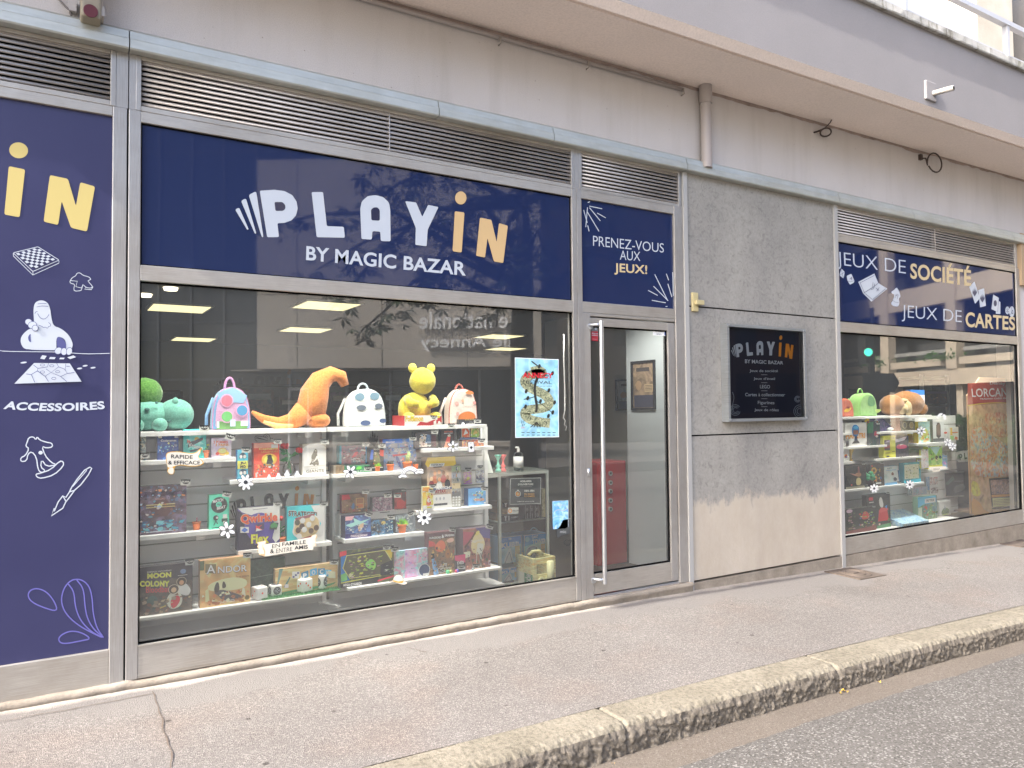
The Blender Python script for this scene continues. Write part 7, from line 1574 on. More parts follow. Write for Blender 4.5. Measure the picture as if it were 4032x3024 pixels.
cd('yellow box with a dark side window on the middle shelf of the far window', 'q', 875, 1390, 1085, 985, 'd0b838', 'dcc440', [('r', .06, .34, .52, .80, '4a4048'), ('p', [(.06, .7), (.52, .8), (.52, .7)], 'a89ab0'), ('p', [(.06, .5), (.52, .58), (.52, .44), (.06, .42)], '8a3c34'), ('l', [(.56, 0), (.6, 1)], .02, 'b09c28'), ('t', 'Tesla', .64, .85, .95, .92, '6a6030', .02), ('r', .2, .03, .45, .1, '3a3c30'), ('r', .12, .2, .5, .24, '8a8038'), ('r', .66, .25, .92, .28, '6a6030')], D4)
cd('dark box with a pink car picture beside the yellow box', 'q', 1090, 1370, 1320, 995, '2c2c34', art(['3a3a44', '2c2a38', '4a444c'], 10, 71), [('p', [(.0, .7), (.0, .85), (.9, .98), (.7, .8)], 'a8a4b8'), ('s', [(.05, .5), (.2, .62), (.6, .6), (.88, .52), (.85, .4), (.3, .38), (.1, .42)], 'c0406a'), ('p', [(.3, .55), (.4, .62), (.6, .6)], 'e0b8c8')], D4)
cd('flat dark box lying at the right end of the yellow box shelf', 'q', 1330, 1370, 1560, 1240, '3a2c30', art(['4a3034', '3a4038', '2c3430'], 12, 72), (), D4)
cd('yellow and pale blue box with a winding map picture', 'q', 1505, 1110, 1708, 735, 'd0a038', art(['8ac0c4', 'a8d0b8', 'c8c878'], 8, 73), [('s', [(.1, .1), (.5, .2), (.9, .4), (.7, .7), (.4, .6), (.3, .35)], 'd8c860'), ('s', [(.3, .0), (.9, .1), (.95, .25), (.5, .2)], 'c8a070')]+scat(73, 20, ['e0d870', '5a9a5a', 'c86a4c', 'e8e0d0'], .05, .1, .95, .8, .04, .1), D5)
cd('golden yellow small box tucked behind the map box', 'q', 1395, 1105, 1560, 955, 'c89830', 'd8a838', scat(74, 6, ['c89028', 'e0b850']), D5, Y=y_+.10)
cd('grey tower-shaped box with a dark arched window', 'q', 1770, 1105, 1960, 690, '4a4c50', 'b4b6bc', [('p', [(.3, .25), (.3, .72), (.4, .85), (.6, .85), (.7, .72), (.7, .25), (.5, .15)], '4c4444'), ('p', [(.35, .3), (.35, .7), (.6, .8), (.66, .3)], '6a5850'), ('r', .0, .0, 1, .17, '4a4c50'), ('r', .05, .88, .95, .98, 'c8cacc')], D5)
cd('small pale game box with coloured squares, far right of the upper shelf', 'q', 1935, 1120, 2225, 832, '9aa8a0', art(['b8d0b8', 'd0d8c0', 'a8c4c0'], 8, 75), [('r', .4, .0, 1, 1, 'c4d0b0'), ('r', .5, .4, .62, .95, 'd09a40'), ('r', .6, .55, .95, .62, 'c86a3c'), ('p', [(.72, .1), (.8, .3), (.95, .2), (.9, .02)], 'c8603c'), ('r', .48, .05, .7, .35, '8ab46a'), ('e', .2, .6, .1, .08, 'b04a3c')], D5, Y=y_+.12)
cd('white upright box with an orange picture at the left edge of the far window', 'q', 60, 1450, 243, 1075, 'b8bac0', 'd8dade', [('s', [(.5, .2), (.55, .35), (.75, .36), (.85, .25), (.7, .15)], 'c86a3c'), ('e', .7, .22, .12, .05, '6a4a78'), ('r', .55, .7, .6, .92, '5a5c60'), ('r', .75, .9, .95, .95, '8a8ca0')], D6)
cd('tall green picture book with a pale blue triangle of sky', 'q', 1690, 1560, 1930, 1180, 'd0b830', art(['6aa048', '88b850', 'a0c060', '5a9040'], 8, 76), [('p', [(.1, .99), (.9, .99), (.55, .58)], '9ac0e0'), ('r', .0, .0, 1, .16, 'e0c838'), ('s', [(.5, .4), (.48, .56), (.62, .6), (.7, .48), (.6, .36)], '3a2c20'), ('s', [(.7, .5), (.85, .62), (.95, .5), (.85, .4)], '2c4a54')]+scat(76, 26, ['d8d060', '3c7a3c', 'b8d080', '6a5a2c'], .05, .16, .95, .7, .03, .09), D8)
cd('pink and white strip-shaped box left of the green picture book', 'q', 1555, 1590, 1680, 1240, 'c8b860', art(['d8a8a8', 'e0c8c0', 'c88890'], 14, 77), scat(77, 20, ['b05a68', 'e8e0d8', '8aa8b0']), Y=y_-.02)
cd('small blue box with purple spots right of the green picture book', 'q', 1932, 1550, 2022, 1340, '5a78b0', art(['6a8ac8', '7a9ad0', '5a74b4'], 9, 78), [('e', .45, .4, .2, .1, 'a06ab0'), ('e', .65, .3, .15, .08, 'c08ac0'), ('t', 'bleu', .2, .75, .85, .85, 'd0dcf0', .02)], D8)
cd('black brick-set box with a long-eared puppet picture', 'r', 185, 640, 548, 215, '22221f', art(['2c2c28', '22221f', '3a3830'], 8, 79), [('p', [(.18, .66), (.5, .6), (.5, .52)], '8a5c50'), ('p', [(.6, .9), (.66, .92), (.7, .6), (.58, .6)], '7a4a44'), ('s', [(.45, .55), (.5, .66), (.7, .66), (.78, .55), (.66, .46)], '8a6448'), ('s', [(.48, .12), (.5, .45), (.72, .45), (.76, .14)], 'a09468'), ('r', .0, .0, 1, .1, '6a6658'), ('e', .27, .17, .04, .03, 'c04a40')], D7)
cd('black brick-set box with orange blooms', 'r', 640, 600, 875, 205, '2c2826', art(['2c2824', '3a302c', '4a3c2c'], 8, 80), [('e', .25, .72, .2, .14, 'd0903c'), ('e', .25, .72, .1, .07, '5a3820'), ('s', [(.1, .3), (.3, .5), (.5, .4), (.4, .2)], 'c07830'), ('e', .7, .36, .1, .06, '3a6aa8'), ('r', .35, .1, .75, .17, 'd0c8b8'), ('e', .1, .92, .06, .04, 'c04a40')]+scat(80, 24, ['d8a050', '8a5a2c', '3a4a2c', 'e0d0b0'], .1, .2, .7, .8, .03, .09), D7)
cd('light blue box leaning at an angle with a shoe picture', 'r', 900, 595, 1150, 250, '7a98b8', art(['a8c4e0', 'b8d0e8', '98b8dc'], 5, 81), [('t', 'Lumi', .3, .88, .6, .94, '2c3c54', .03), ('r', .2, .78, .9, .8, '4a7ab0'), ('s', [(.5, .5), (.56, .68), (.68, .66), (.7, .5)], '6a4a40'), ('s', [(.6, .25), (.66, .4), (.85, .36), (.88, .22), (.7, .18)], '3a4450'), ('p', [(.0, .0), (.0, .12), (1, .14), (1, .0)], '5a90c8')], D7, lean=.12)
cd('teal framed box with a pale tangled forest drawing', 'r', 1245, 575, 1540, 175, '2c7a88', art(['3a8a94', '2f7f8c', '48989c'], 6, 82), [('r', .03, .2, .88, .9, 'b8c0a4'), ('r', .0, .0, 1, .15, '3aa0c0')]+scat(82, 60, ['8a9068', 'd0d4b8', '5a6848', 'a8b08c'], .05, .22, .86, .88, .02, .06), D7)
cd('small blue packs standing behind the tilted light blue box', 'r', 1160, 585, 1270, 330, '2a6a90', art(['2c84b0', '3a94bc', '2a6a90'], 10, 83), [('r', .1, .6, .8, 1, 'a8b8a0')], D7, Y=y_+.05)
for n_, q4, cols, lab in ((0, (1390, 790, 1650, 615), ['8ab0d0', 'a8a0b8', 'd8b0b0'], 'flat blue card pack low beside the daisy'), (1, (1640, 700, 1700, 440), ['4a6a9a', '7a98c0', 'c8c4c0'], 'narrow dark blue hanging card pack'), (2, (1705, 605, 1855, 440), ['8a4a44', 'd8d0c8', '4a4a50'], 'white edged hanging card pack with a red picture'), (3, (1715, 760, 1860, 630), ['5a3c3c', 'c8c0b8', '3a3c40'], 'white edged hanging card pack with a dark picture'), (4, (1310, 790, 1400, 620), ['8a9aa4', '5a6a74', 'c0c4c8'], 'grey card pack at the left of the hanging packs')):
    carton(lab, 'r', q4[0], q4[1], q4[2], q4[3], YDB-.06, .012, 'c8c8c4', art(cols, 14, 84+n_), scat(84+n_, 14, cols+['e0dcd4'])+[('l', [(0, 0), (0, 1), (1, 1), (1, 0), (0, 0)], .05, 'd0d0cc')], group='card packs hanging in the far window', name='card_booster', cat='packet')
yf = .26
cd('black brick-set box with a red house and a white dog-shaped pattern', 'r', 580, 1385, 985, 740, '2a2c2c', art(['2c302e', '262826', '343836'], 6, 90), [('p', [(.45, .2), (.5, .52), (.6, .6), (.85, .56), (.92, .2)], 'b0282c'), ('p', [(.5, .52), (.6, .6), (.9, .56), (.9, .5), (.55, .44)], 'd04040'), ('s', [(.55, .6), (.5, .8), (.55, .92), (.65, .88), (.72, .6)], 'c8ccd0'), ('p', [(.75, .62), (.86, .66), (.84, .54)], '4a78b0'), ('r', .08, .84, .25, .93, 'a82c38'), ('r', .08, .77, .28, .80, 'b0b0ac'), ('p', [(.4, .0), (.4, .08), (1, .12), (1, .0)], '2f6a44'), ('e', .5, .12, .04, .03, 'c8a0a0'), ('s', [(.84, .2), (.9, .28), (.97, .24), (.94, .16)], '4a5a34')], D9, Y=yf+.04)
cd('black brick-set box with a flowering garden model', 'r', 190, 1440, 728, 975, '2a2a28', art(['2c2e2c', '262826', '30342e'], 6, 91), [('p', [(.0, .0), (.0, .12), (1, .2), (1, .0)], '6a2c28'), ('s', [(.5, .5), (.55, .8), (.68, .85), (.8, .6), (.7, .5)], 'b84a3c'), ('e', .12, .92, .1, .08, 'd8a0b4')]+scat(91, 50, ['c84a40', '5a7a3c', 'd8c040', '4a5a8a', 'b8b0a4', '8aa85c'], .4, .2, .92, .85, .02, .06)+scat(92, 24, ['4a5a3c', '6a5a4c', '8a6a74'], .0, .2, .25, .85, .03, .08), D9, Y=yf)
b = MB(); A = [P3('r', x, y, yy_) for x, y, yy_ in ((1190, 1385, .22), (1660, 1290, .22))]; mb_ = art(['5a84bc', '7aa0d0', 'a0bce0', '4a6ca8'], 14, 93, 6, 2.0)
b.hexa([(A[0].x, .20, D9), (A[1].x, .20, D9), (A[1].x, .50, D9+.02), (A[0].x, .50, D9+.02), (A[0].x, .20, D9+.03), (A[1].x, .20, D9+.03), (A[1].x, .50, D9+.13), (A[0].x, .50, D9+.13)], mb_)
tag(b.build('flat_box'), 'big blue patterned box lying flat at the front of the far window', 'box', gD)
cd('green and blue box with a forest picture and vertical lettering', 'r', 1500, 1240, 1835, 780, '8ab090', art(['4a6a48', '6a8a5c', '5a7a8a', '3c5a44'], 8, 94), [('p', [(.0, .55), (.0, 1), (.95, 1), (.95, .7), (.3, .66)], '4a98cc'), ('r', .36, .7, .92, .9, 'd0e0d8'), ('t', 'RITES', .45, .76, .85, .86, '2c4a44', .02), ('r', .0, .0, .2, .55, 'a8c8a8')]+scat(94, 30, ['3c5a3c', '8aa87a', '5a6a5c', 'b04a3c'], .25, .03, .97, .6, .03, .09), D9, Y=yf+.10)
cd('white upright box with a small hill picture', 'r', 1885, 1195, 2085, 870, 'b0b4b4', 'd4d8d4', [('s', [(.15, .1), (.2, .35), (.45, .55), (.7, .5), (.9, .3), (.85, .1), (.5, .05)], '6a7a5c'), ('p', [(.4, .4), (.48, .75), (.56, .42)], '7a8088'), ('s', [(.1, .05), (.5, .12), (.9, .06), (.5, .0)], 'a0b070')]+scat(95, 14, ['4a5a3c', '8a9a6c', '5a6048'], .15, .1, .9, .4, .03, .07), D9, Y=yf+.16)
# standing objects in the far window
def lathe_thing(name, label, cat, k, cx, yb, yt, w, prof, mat, Y=y_, z0=None, group=None):
    q = P3(k, cx, yb, Y); r = span(k, cx-w/2, cx+w/2, yb, Y)/2; z = z0 if z0 is not None else q.z; h = P3(k, cx, yt, Y).z-z
    b = MB(); b.lathe((q.x, Y+r, z), [(a*r, c*h) for a, c in prof], mat, 18); return tag(b.build(name), label, cat, group)
lathe_thing('trophy', 'small golden trophy figure on the low left shelf of the far window', 'trophy', 'q', 330, 1460, 1200, 75, [(0, 0), (.6, 0), (.6, .08), (.35, .12), (.3, .3), (.5, .5), (.9, .78), (.8, .92), (.45, 1), (0, 1)], paint('b89c5c', .3, .6, .6), z0=D6)
lathe_thing('flower_flask', 'round clear flask holding yellow brick flowers', 'vase', 'q', 650, 1165, 1000, 150, [(.3, 0), (.7, .05), (1, .35), (.8, .6), (.3, .75), (.28, 1), (.34, 1.02)], M_clear, z0=D3, Y=YD+.0)
T = thing('brick_flowers', 'yellow and white brick flowers on green stems in the round flask', 'flowers'); b = MB()
for x, y, c in ((570, 750, 'd8a030'), (735, 740, 'd8b8b0'), (650, 790, 'b8c8a0')):
    t_ = P3('q', x, y, YD+.05); f_ = P3('q', 650, 1120, YD+.05); b.tube([f_, (f_+t_)/2+Vector((.01, 0, 0)), t_], .006, paint('2f6a3c', .5, .3), 6)
b.build('stems', T)
for x, y, c, r in ((570, 750, 'd8a030', .05), (735, 740, 'd8c0b8', .035)):
    t_ = P3('q', x, y, YD+.04); b = MB()
    for i in range(7): a_ = i*2*PI/7; b.ell((t_.x+r*.6*math.cos(a_), t_.y-.004, t_.z+r*.6*math.sin(a_)), (r*.45, .008, r*.25), paint(c, .5, .3), 10, 6, Matrix.Rotation(-a_, 3, 'Y'))
    b.ell((t_.x, t_.y-.01, t_.z), (r*.22, .012, r*.22), paint('8a4a2c', .5, .3), 10, 6); b.build('bloom', T)
b = MB(); q = P3('q', 1135, 890, y_); w = span('q', 1090, 1195, 890, y_); hh = cz('q', 1135, 610, y_)-D2; mt = art(['8a6a5c', 'a0786a', '6a4c44'], 40, 96)
rr = random.Random(3)
for i in range(14):
    z = D2+hh*i/14; ww = w*(.36 if i > 2 else .5)*(1+.12*rr.uniform(-1, 1)); b.box(q.x-ww, q.x+ww, y_, y_+ww*1.6, z, z+hh/14-.002, mt)
tag(b.build('brick_tower'), 'ragged little brown brick tower on the upper shelf of the far window', 'model tower')
for xl, xr, lab in ((1192, 1312, 'grey framed little picture box beside the brick tower'), (1318, 1435, 'bronze framed little picture box, right of the grey one')):
    cd(lab, 'q', xl, 885, xr, 720, '4a443c', art(['4a463e', '5c5648', '3a3832'], 14, xl), [('e', .5, .55, .32, .34, '8a8068'), ('e', .5, .55, .26, .28, '5a5a54' if xl < 1300 else '7a6848')], D2)
T = thing('toy_shark', 'dark blue wedge-shaped toy with a white belly on the upper shelf of the far window', 'toy'); b = MB(); p0, p1, p2_ = P3('q', 700, 895, y_), P3('q', 740, 670, y_), P3('q', 1040, 885, y_)
b.add([(p0.x+.05, y_, D2), (p2_.x, y_, D2+.01), (p2_.x-.03, y_, D2+.05), (p1.x+.12, y_, p1.z), (p1.x, y_, p1.z-.01), (p0.x+.05, y_+.14, D2), (p2_.x, y_+.05, D2+.01), (p2_.x-.03, y_+.05, D2+.05), (p1.x+.12, y_+.12, p1.z), (p1.x, y_+.12, p1.z-.01)], [(0, 1, 2, 3, 4), (9, 8, 7, 6, 5), (0, 5, 6, 1), (1, 6, 7, 2), (2, 7, 8, 3), (3, 8, 9, 4), (4, 9, 5, 0)], art(['3a4464', '4a4a6a', '5a4c78', '2c3448'], 9, 97)); b.build('body', T)
b = MB(); b.ell((p2_.x-.06, y_-.005, D2+.025), (.06, .02, .02), paint('a8acb0', .4, .3), 12, 8); b.build('belly', T)
lathe_thing('potted_tree', 'tiny dark pot with a round green tree between two black boxes', 'toy plant', 'r', 600, 640, 500, 110, [(0, 0), (.6, 0), (.8, .3), (.7, .35), (.15, .4), (.15, .7), (0, .7)], paint('303636', .5, .3), z0=D7, Y=YD+.0)
b = MB(); q = P3('r', 600, 430, YD+.04)
rr = random.Random(1)
for i in range(9): b.ell((q.x+rr.uniform(-.04, .04), q.y+rr.uniform(-.03, .03), q.z+rr.uniform(-.03, .03)), (.028, .028, .024), fabric('2f7a54', 50), 8, 6)
tag(b.build('tree_top'), 'round green treetop model above the tiny dark pot', 'toy plant')
GAIN = 1.0
def backp2(label, x0, x1, yt, yb, yh, col, items): backpack(label, 'q', x0, x1, yt, yb, yh, .36, D1, col, col, col, items, .14)
backp2('orange mini backpack with a yellow flame patch, cut off by the window edge', 40, 345, 318, 640, 290, 'b8502c', [('s', [(.3, .3), (.55, .5), (.6, .42), (.85, .55), (.7, .3), (.5, .24)], 'd8b040'), ('e', .6, .5, .12, .05, '8a2c24')])
backp2('light green mini backpack with a darker dome patch', 430, 770, 215, 620, 150, '88b868', [('s', [(.42, .5), (.5, .85), (.7, .9), (.88, .6), (.8, .45), (.6, .4)], '5a8a5a'), ('s', [(.9, .1), (1.2, .25), (1.05, .3), (.8, .3)], 'a8c068')])
T = thing('soft_toy', 'brown and cream soft cushion toy heaped on the far window top shelf', 'soft toy', group='soft toys on the top shelf'); b = MB(); br = fabric('9a6a38', 110, '7a5028')
c_ = P3('q', 1010, 540, .42); b.ell((c_.x+.02, .42, D1+.115), (.16, .12, .12), br, 24, 14, jit=.08); c_ = P3('q', 1320, 480, .44); b.ell((c_.x, .46, D1+.13), (.30, .13, .15), br, 24, 14, jit=.10); c_ = P3('q', 1540, 560, .44); b.ell((c_.x, .44, D1+.07), (.09, .08, .075), br, 16, 10); b.build('body', T)
b = MB(); cm = fabric('d0b888', 110); c_ = P3('q', 1180, 545, .36); b.ell((c_.x, .345, D1+.075), (.10, .05, .065), cm, 18, 12); c_ = P3('q', 1340, 500, .33); b.ell((c_.x, .345, c_.z), (.065, .03, .085), cm, 16, 12); c_ = P3('q', 1180, 360, .40); b.ell((c_.x, .40, c_.z), (.13, .06, .03), cm, 16, 10); b.build('cream_parts', T)
GAIN = 1.8
cd('blue, pink and yellow striped box standing behind the brown soft toy', 'q', 1370, 630, 1610, 165, '3a6aa8', '2f68b0', [('r', .0, .35, 1, .44, 'b03a68'), ('r', .0, .26, 1, .35, 'd0b83c'), ('r', .0, .44, 1, .50, '5a4aa0'), ('r', .55, .0, 1, .8, 'c8b0b4'), ('e', .3, .7, .12, .08, '5a98d8')], D1, Y=.58)
cd('dark boxed construction set on the rack deep in the far window', 'q', 1650, 410, 2020, 185, '3c3c44', art(['4a343c', '3a3444', '5a4048'], 7, 98), [('r', .0, .8, 1, .98, '4a3a5a')]+scat(98, 20, ['6a4a3c', '3a3a50', '7a5a54'], .05, .1, .95, .75, .04, .1), Y=1.2, dep=.3)
rk = thing('back_rack', 'pale rack standing deep inside behind the far window', 'rack'); b = MB(); r0, r1 = P3('q', 1610, 430, 1.22), P3('q', 2100, 430, 1.22)
mr_ = paint('7a7e80', .5, .3)
for x in (r0.x, r1.x-.04): b.box(x, x+.04, 1.24, 1.28, 0, r0.z+.42, mr_)
for z in (r0.z-.03, r0.z+.36): b.box(r0.x+.04, r1.x-.04, 1.24, 1.6, z, z+.03, mr_)
b.build('frame', rk)
for i in range(6):
    q = P3('q', 2075+i*22, 410, 1.25); b = MB(); b.box(q.x, q.x+.03, 1.26, 1.5, r0.z, r0.z+.30, paint(['2c2c34', '34343c', '2a2c30'][i % 3], .5, .3)); tag(b.build('upright_book'), 'dark upright box beside the construction set, one of a row of thin spines', 'box', 'thin dark spines on the rack')
# black board and logo plate on the back panel
def d_(s):
    s.poly([(1960,375),(2330,355),(2330,800),(1990,810)], paint('c8ccca', .5, .3)); s.poly([(1978,385),(2330,365),(2330,790),(1998,802)], paint('26282c', .5, .3))
    for i in range(9): a0 = 2230+i*16; s.line([(a0-90, 680-i*4+30*(i % 3)), (a0-20, 600-i*4+30*(i % 3))], 10, paint('a8acac', .5, .3))
    for i in range(7): s.line([(2000+i*18, 560-i*20), (2030+i*18, 600-i*16)], 9, paint('5a7a6c', .5, .3))
    s.text('Suivez nos tournois', [(2140,520),(2300,512),(2300,528),(2140,536)], paint('8a8e90', .5, .3))
sticker('black_board', 'black notice board with white slanting strokes on the far window back panel', 'notice board', d_, 'r', Y=YDB-.02)
def d_(s):
    s.poly(rnd([(565,90),(690,65),(900,60),(900,250),(620,275),(560,230)], 40), paint('c4c8c8', .5, .3)); s.line(rnd([(565,90),(690,65),(900,60),(900,250),(620,275),(560,230)], 40), 4, paint('8a8e90', .5, .3), True)
    logo(s, [(575, 60), (1120, 20), (1120, 220), (585, 245)], BLK, ORG, paint('c4c8c8', .5, .3))
sticker('logo_plate', 'pale rounded plate with black shop lettering half hidden by the tall standee', 'sign', d_, 't', Y=YDB-.02)
def d_(s):
    s.poly(rnd([(0,1300),(150,1030),(500,940),(1180,900),(1230,880),(1280,830),(1350,830),(1400,900),(1600,900),(1700,930),(1720,1000),(1700,1640),(0,1660)], 60), paint('b8bbb2', .5, .3))
    logo(s, [(95, 870), (1620, 780), (1620, 1460), (100, 1640)], BLK, ORG, paint('b8bbb2', .5, .3))
lp = Sheet(lambda u, v, l: Vector((at(*P('d', u, v), YBK-.03).x, YBK-.03-l, at(*P('d', u, v), YBK-.03).z)), .001)
lp.poly(smooth([(95,640),(105,440),(240,350),(600,250),(1180,150),(1205,60),(1300,5),(1380,50),(1395,125),(1600,120),(1680,170),(1690,640)], 1), paint('bcc0b4', .5, .3)); logo(lp, [(105, 95), (1640, 55), (1640, 440), (120, 680)], BLK, ORG, paint('bcc0b4', .5, .3))
tag(lp.build('logo_plate'), 'pale shaped plate with black and orange shop lettering behind the two white boxes', 'sign')
# tall standee
Ys = .20; st = thing('standee', 'tall card standee with a red head panel at the right end of the far window', 'standee')
a, c = P3('s', 825, 600, Ys), P3('s', 1725, 600, Ys); zt_, z0_ = cz('s', 1300, 130, Ys), .17
b = MB(); b.box(a.x, c.x, Ys, Ys+.012, z0_, zt_-.22, paint('8a6a4c', .6, .2)); b.hexa([(a.x, Ys, zt_-.22), (c.x, Ys, zt_-.22), (c.x, Ys+.012, zt_-.22), (a.x, Ys+.012, zt_-.22), (a.x+.30, Ys, zt_), (c.x-.12, Ys, zt_), (c.x-.12, Ys+.012, zt_), (a.x+.30, Ys+.012, zt_)], paint('a88a70', .6, .2)); b.box(a.x+.1, c.x-.1, Ys+.012, Ys+.25, z0_, z0_+.02, paint('5a4a40', .6, .2)); b.build('card', st)
s = wallsheet(Ys-.001, 's'); s.poly([(828,240),(1725,190),(1725,640),(1500,615),(1100,620),(830,650)], paint('8a3428', .5, .3)); s.line(smooth([(830,670),(1100,625),(1500,610),(1722,640)], 2, False), 16, paint('c0a03c', .5, .3))
s.text('LORCANA', [(900,345),(1720,325),(1720,490),(915,505)], paint('d0ccc0', .5, .3), .012); s.text('TRADING CARD GAME', [(1060,530),(1665,505),(1665,540),(1060,555)], paint('d0ccc0', .5, .3), .02); s.text('Disney', [(1255,205),(1550,215),(1550,285),(1255,280)], paint('d0ccc0', .5, .3), .01)
s.build('head_panel', st)
s = wallsheet(Ys-.001, 't')
zz = lambda pts, m_: s.poly(smooth(pts, 1), m_)
s.poly([(800,-760),(1700,-800),(1765,1180),(862,1305)], art(['b09478', 'c0a078', 'a8886a', '7a6450'], 4, 101, 5, 1.0)); zz([(820,-300),(1000,-420),(1350,-100),(1700,0),(1700,500),(1200,560),(850,500)], art(['88a8c0', 'c8a888', 'b87858', 'a8b0a8', 'd0b898'], 7, 102, 5, 1.2)); zz([(850,900),(1000,1000),(1100,1180),(1400,1220),(862,1305)], paint('b88a4c', .5, .3)); zz([(845,600),(960,640),(1020,800),(1000,900),(850,880)], art(['b8a040', 'd0b850', '8a7a34'], 6, 103)); zz([(1000,-600),(1500,-640),(1690,-300),(1500,-150),(1050,-250)], art(['a8583c', 'b88a68', 'c8a080', '8a5a48'], 8, 104))
s.poly([(1165,570),(1590,545),(1615,1105),(1225,1130)], paint('2c2824', .5, .3)); s.poly([(1185,600),(1575,580),(1590,840),(1215,860)], art(['4a4a60', '8a6a5c', 'a88a80', '2c3448'], 12, 105)); s.poly([(1212,870),(1590,850),(1592,890),(1214,915)], paint('c8843c', .5, .3)); s.poly([(1225,930),(1592,910),(1600,1060),(1238,1085)], paint('d0b888', .5, .3))
for i in range(4): s.line([(1245,965+i*28),(1540,948+i*28)], 7, paint('7a6a50', .5, .3))
s.build('picture', st)
for k_, cx, cy, w in (('q', 1410, 700, 60), ('q', 775, 770, 55), ('q', 1895, 1195, 45), ('q', 1700, 1195, 45), ('q', 1995, 1335, 50), ('q', 1650, 1255, 40), ('q', 1190, 1370, 60), ('r', 508, 205, 62), ('r', 845, 195, 58), ('r', 1512, 152, 60), ('r', 950, 740, 55), ('r', 695, 985, 52), ('r', 1152, 555, 75)):
    i_ = int(cx)
    price(k_, cx, cy, '%d,90€' % (14+i_ % 60), 'tiny black and white price tag on '+{1410:'the shelf edge above the framed picture boxes', 775:'the dark box behind the flower flask', 1895:'the right corner of the green picture book', 1700:'the left corner of the green picture book', 1995:'the small blue box with purple spots', 1650:'the pink and white strip-shaped box', 1190:'the shelf edge under the pink car box', 508:'the long-eared puppet box', 845:'the orange blooms box', 1512:'the teal framed forest box', 950:'the red house box', 695:'the flowering garden box', 1152:'the leaning light blue box'}[i_], w, Y=.25)

GAIN = 1.0
# ================================================================== DEEPER IN THE SHOP
EM = emit('light_panel', (1.0, .86, .46, 1), .26)
for (cx, cy), lab in (((1.31, 4.88), 'square ceiling light panel nearest the top left corner of the main window'), ((2.74, 3.88), 'square ceiling light panel nearest the middle of the main window top'), ((3.29, 6.57), 'square ceiling light panel just behind the middle one'), ((2.08, 8.85), 'square ceiling light panel deep in the shop on the left'), ((6.44, 6.2), 'square ceiling light panel seen among the mirrored letters'), ((7.9, 8.4), 'square ceiling light panel deepest inside on the right'), ((9.4, 4.88), 'square ceiling light panel behind the far window')):
    b = MB(); b.box(cx-.33, cx+.33, cy-.33, cy+.33, 2.685, 2.70, M_white); o = b.build('ceiling_light')
    tag(o, lab, 'ceiling light', 'ceiling light panels')
    b = MB(); b.box(cx-.30, cx+.30, cy-.30, cy+.30, 2.680, 2.684, EM); b.build('diffuser', o)
for i, (px, py) in enumerate(((672, 1140), (571, 1165))):
    q = atz(px, py, 2.68); b = MB(); b.lathe((q.x, q.y, 2.67), [(0, 0), (.06, 0), (.07, .03), (0, .03)], emit('spot', (1, .85, .6, 1), .6), 14); tag(b.build('spot_light'), ['small round ceiling spot, the nearer of two at the top left of the window', 'small round ceiling spot, the farther of two at the top left of the window'][i], 'ceiling spot', 'ceiling spots')
# fill spotlights added out of view above the panes to brighten the display
def added_fill_spot(x, y, aim, label, grp, watts=13):
    t = thing('added_fill_spot', label, 'spotlight', group=grp); b = MB(); mt = paint('c8c8c6', .4, .4)
    d = (Vector(aim)-Vector((x, y, 2.5))).normalized(); p = Vector((x, y, 2.56))
    b.cyl(p-d*.04, p+d*.08, .035, .042, mt, 16); b.tube([(x, y, 2.70), (x, y, 2.58)], .008, mt, 6); b.build('housing', t)
    ld = bpy.data.lights.new('fill_lamp', 'SPOT'); ld.energy = watts; ld.spot_size = math.radians(100); ld.spot_blend = .8; ld.shadow_soft_size = .04; ld.color = (1, .95, .86)
    lo = bpy.data.objects.new('fill_lamp', ld); COL.objects.link(lo); lo.parent = t; lo.location = p+d*.10; lo.rotation_euler = d.to_track_quat('-Z', 'Y').to_euler()
for i in range(6):
    x = .55+i*.52; added_fill_spot(x, .13, (x+.1, .50, .7), 'small white spotlight added out of view to brighten the main window display', 'added fill spotlights over the main window')
for i in range(5):
    x = 6.9+i*.62; added_fill_spot(x, .13, (x+.1, .45, .7), 'small white spotlight added out of view to brighten the far window display', 'added fill spotlights over the far window')
added_fill_spot(3.95, .25, (4.75, .6, 1.1), 'small white spotlight added inside above the entrance door to brighten the partition', 'added fill spotlights over the main window', 14)
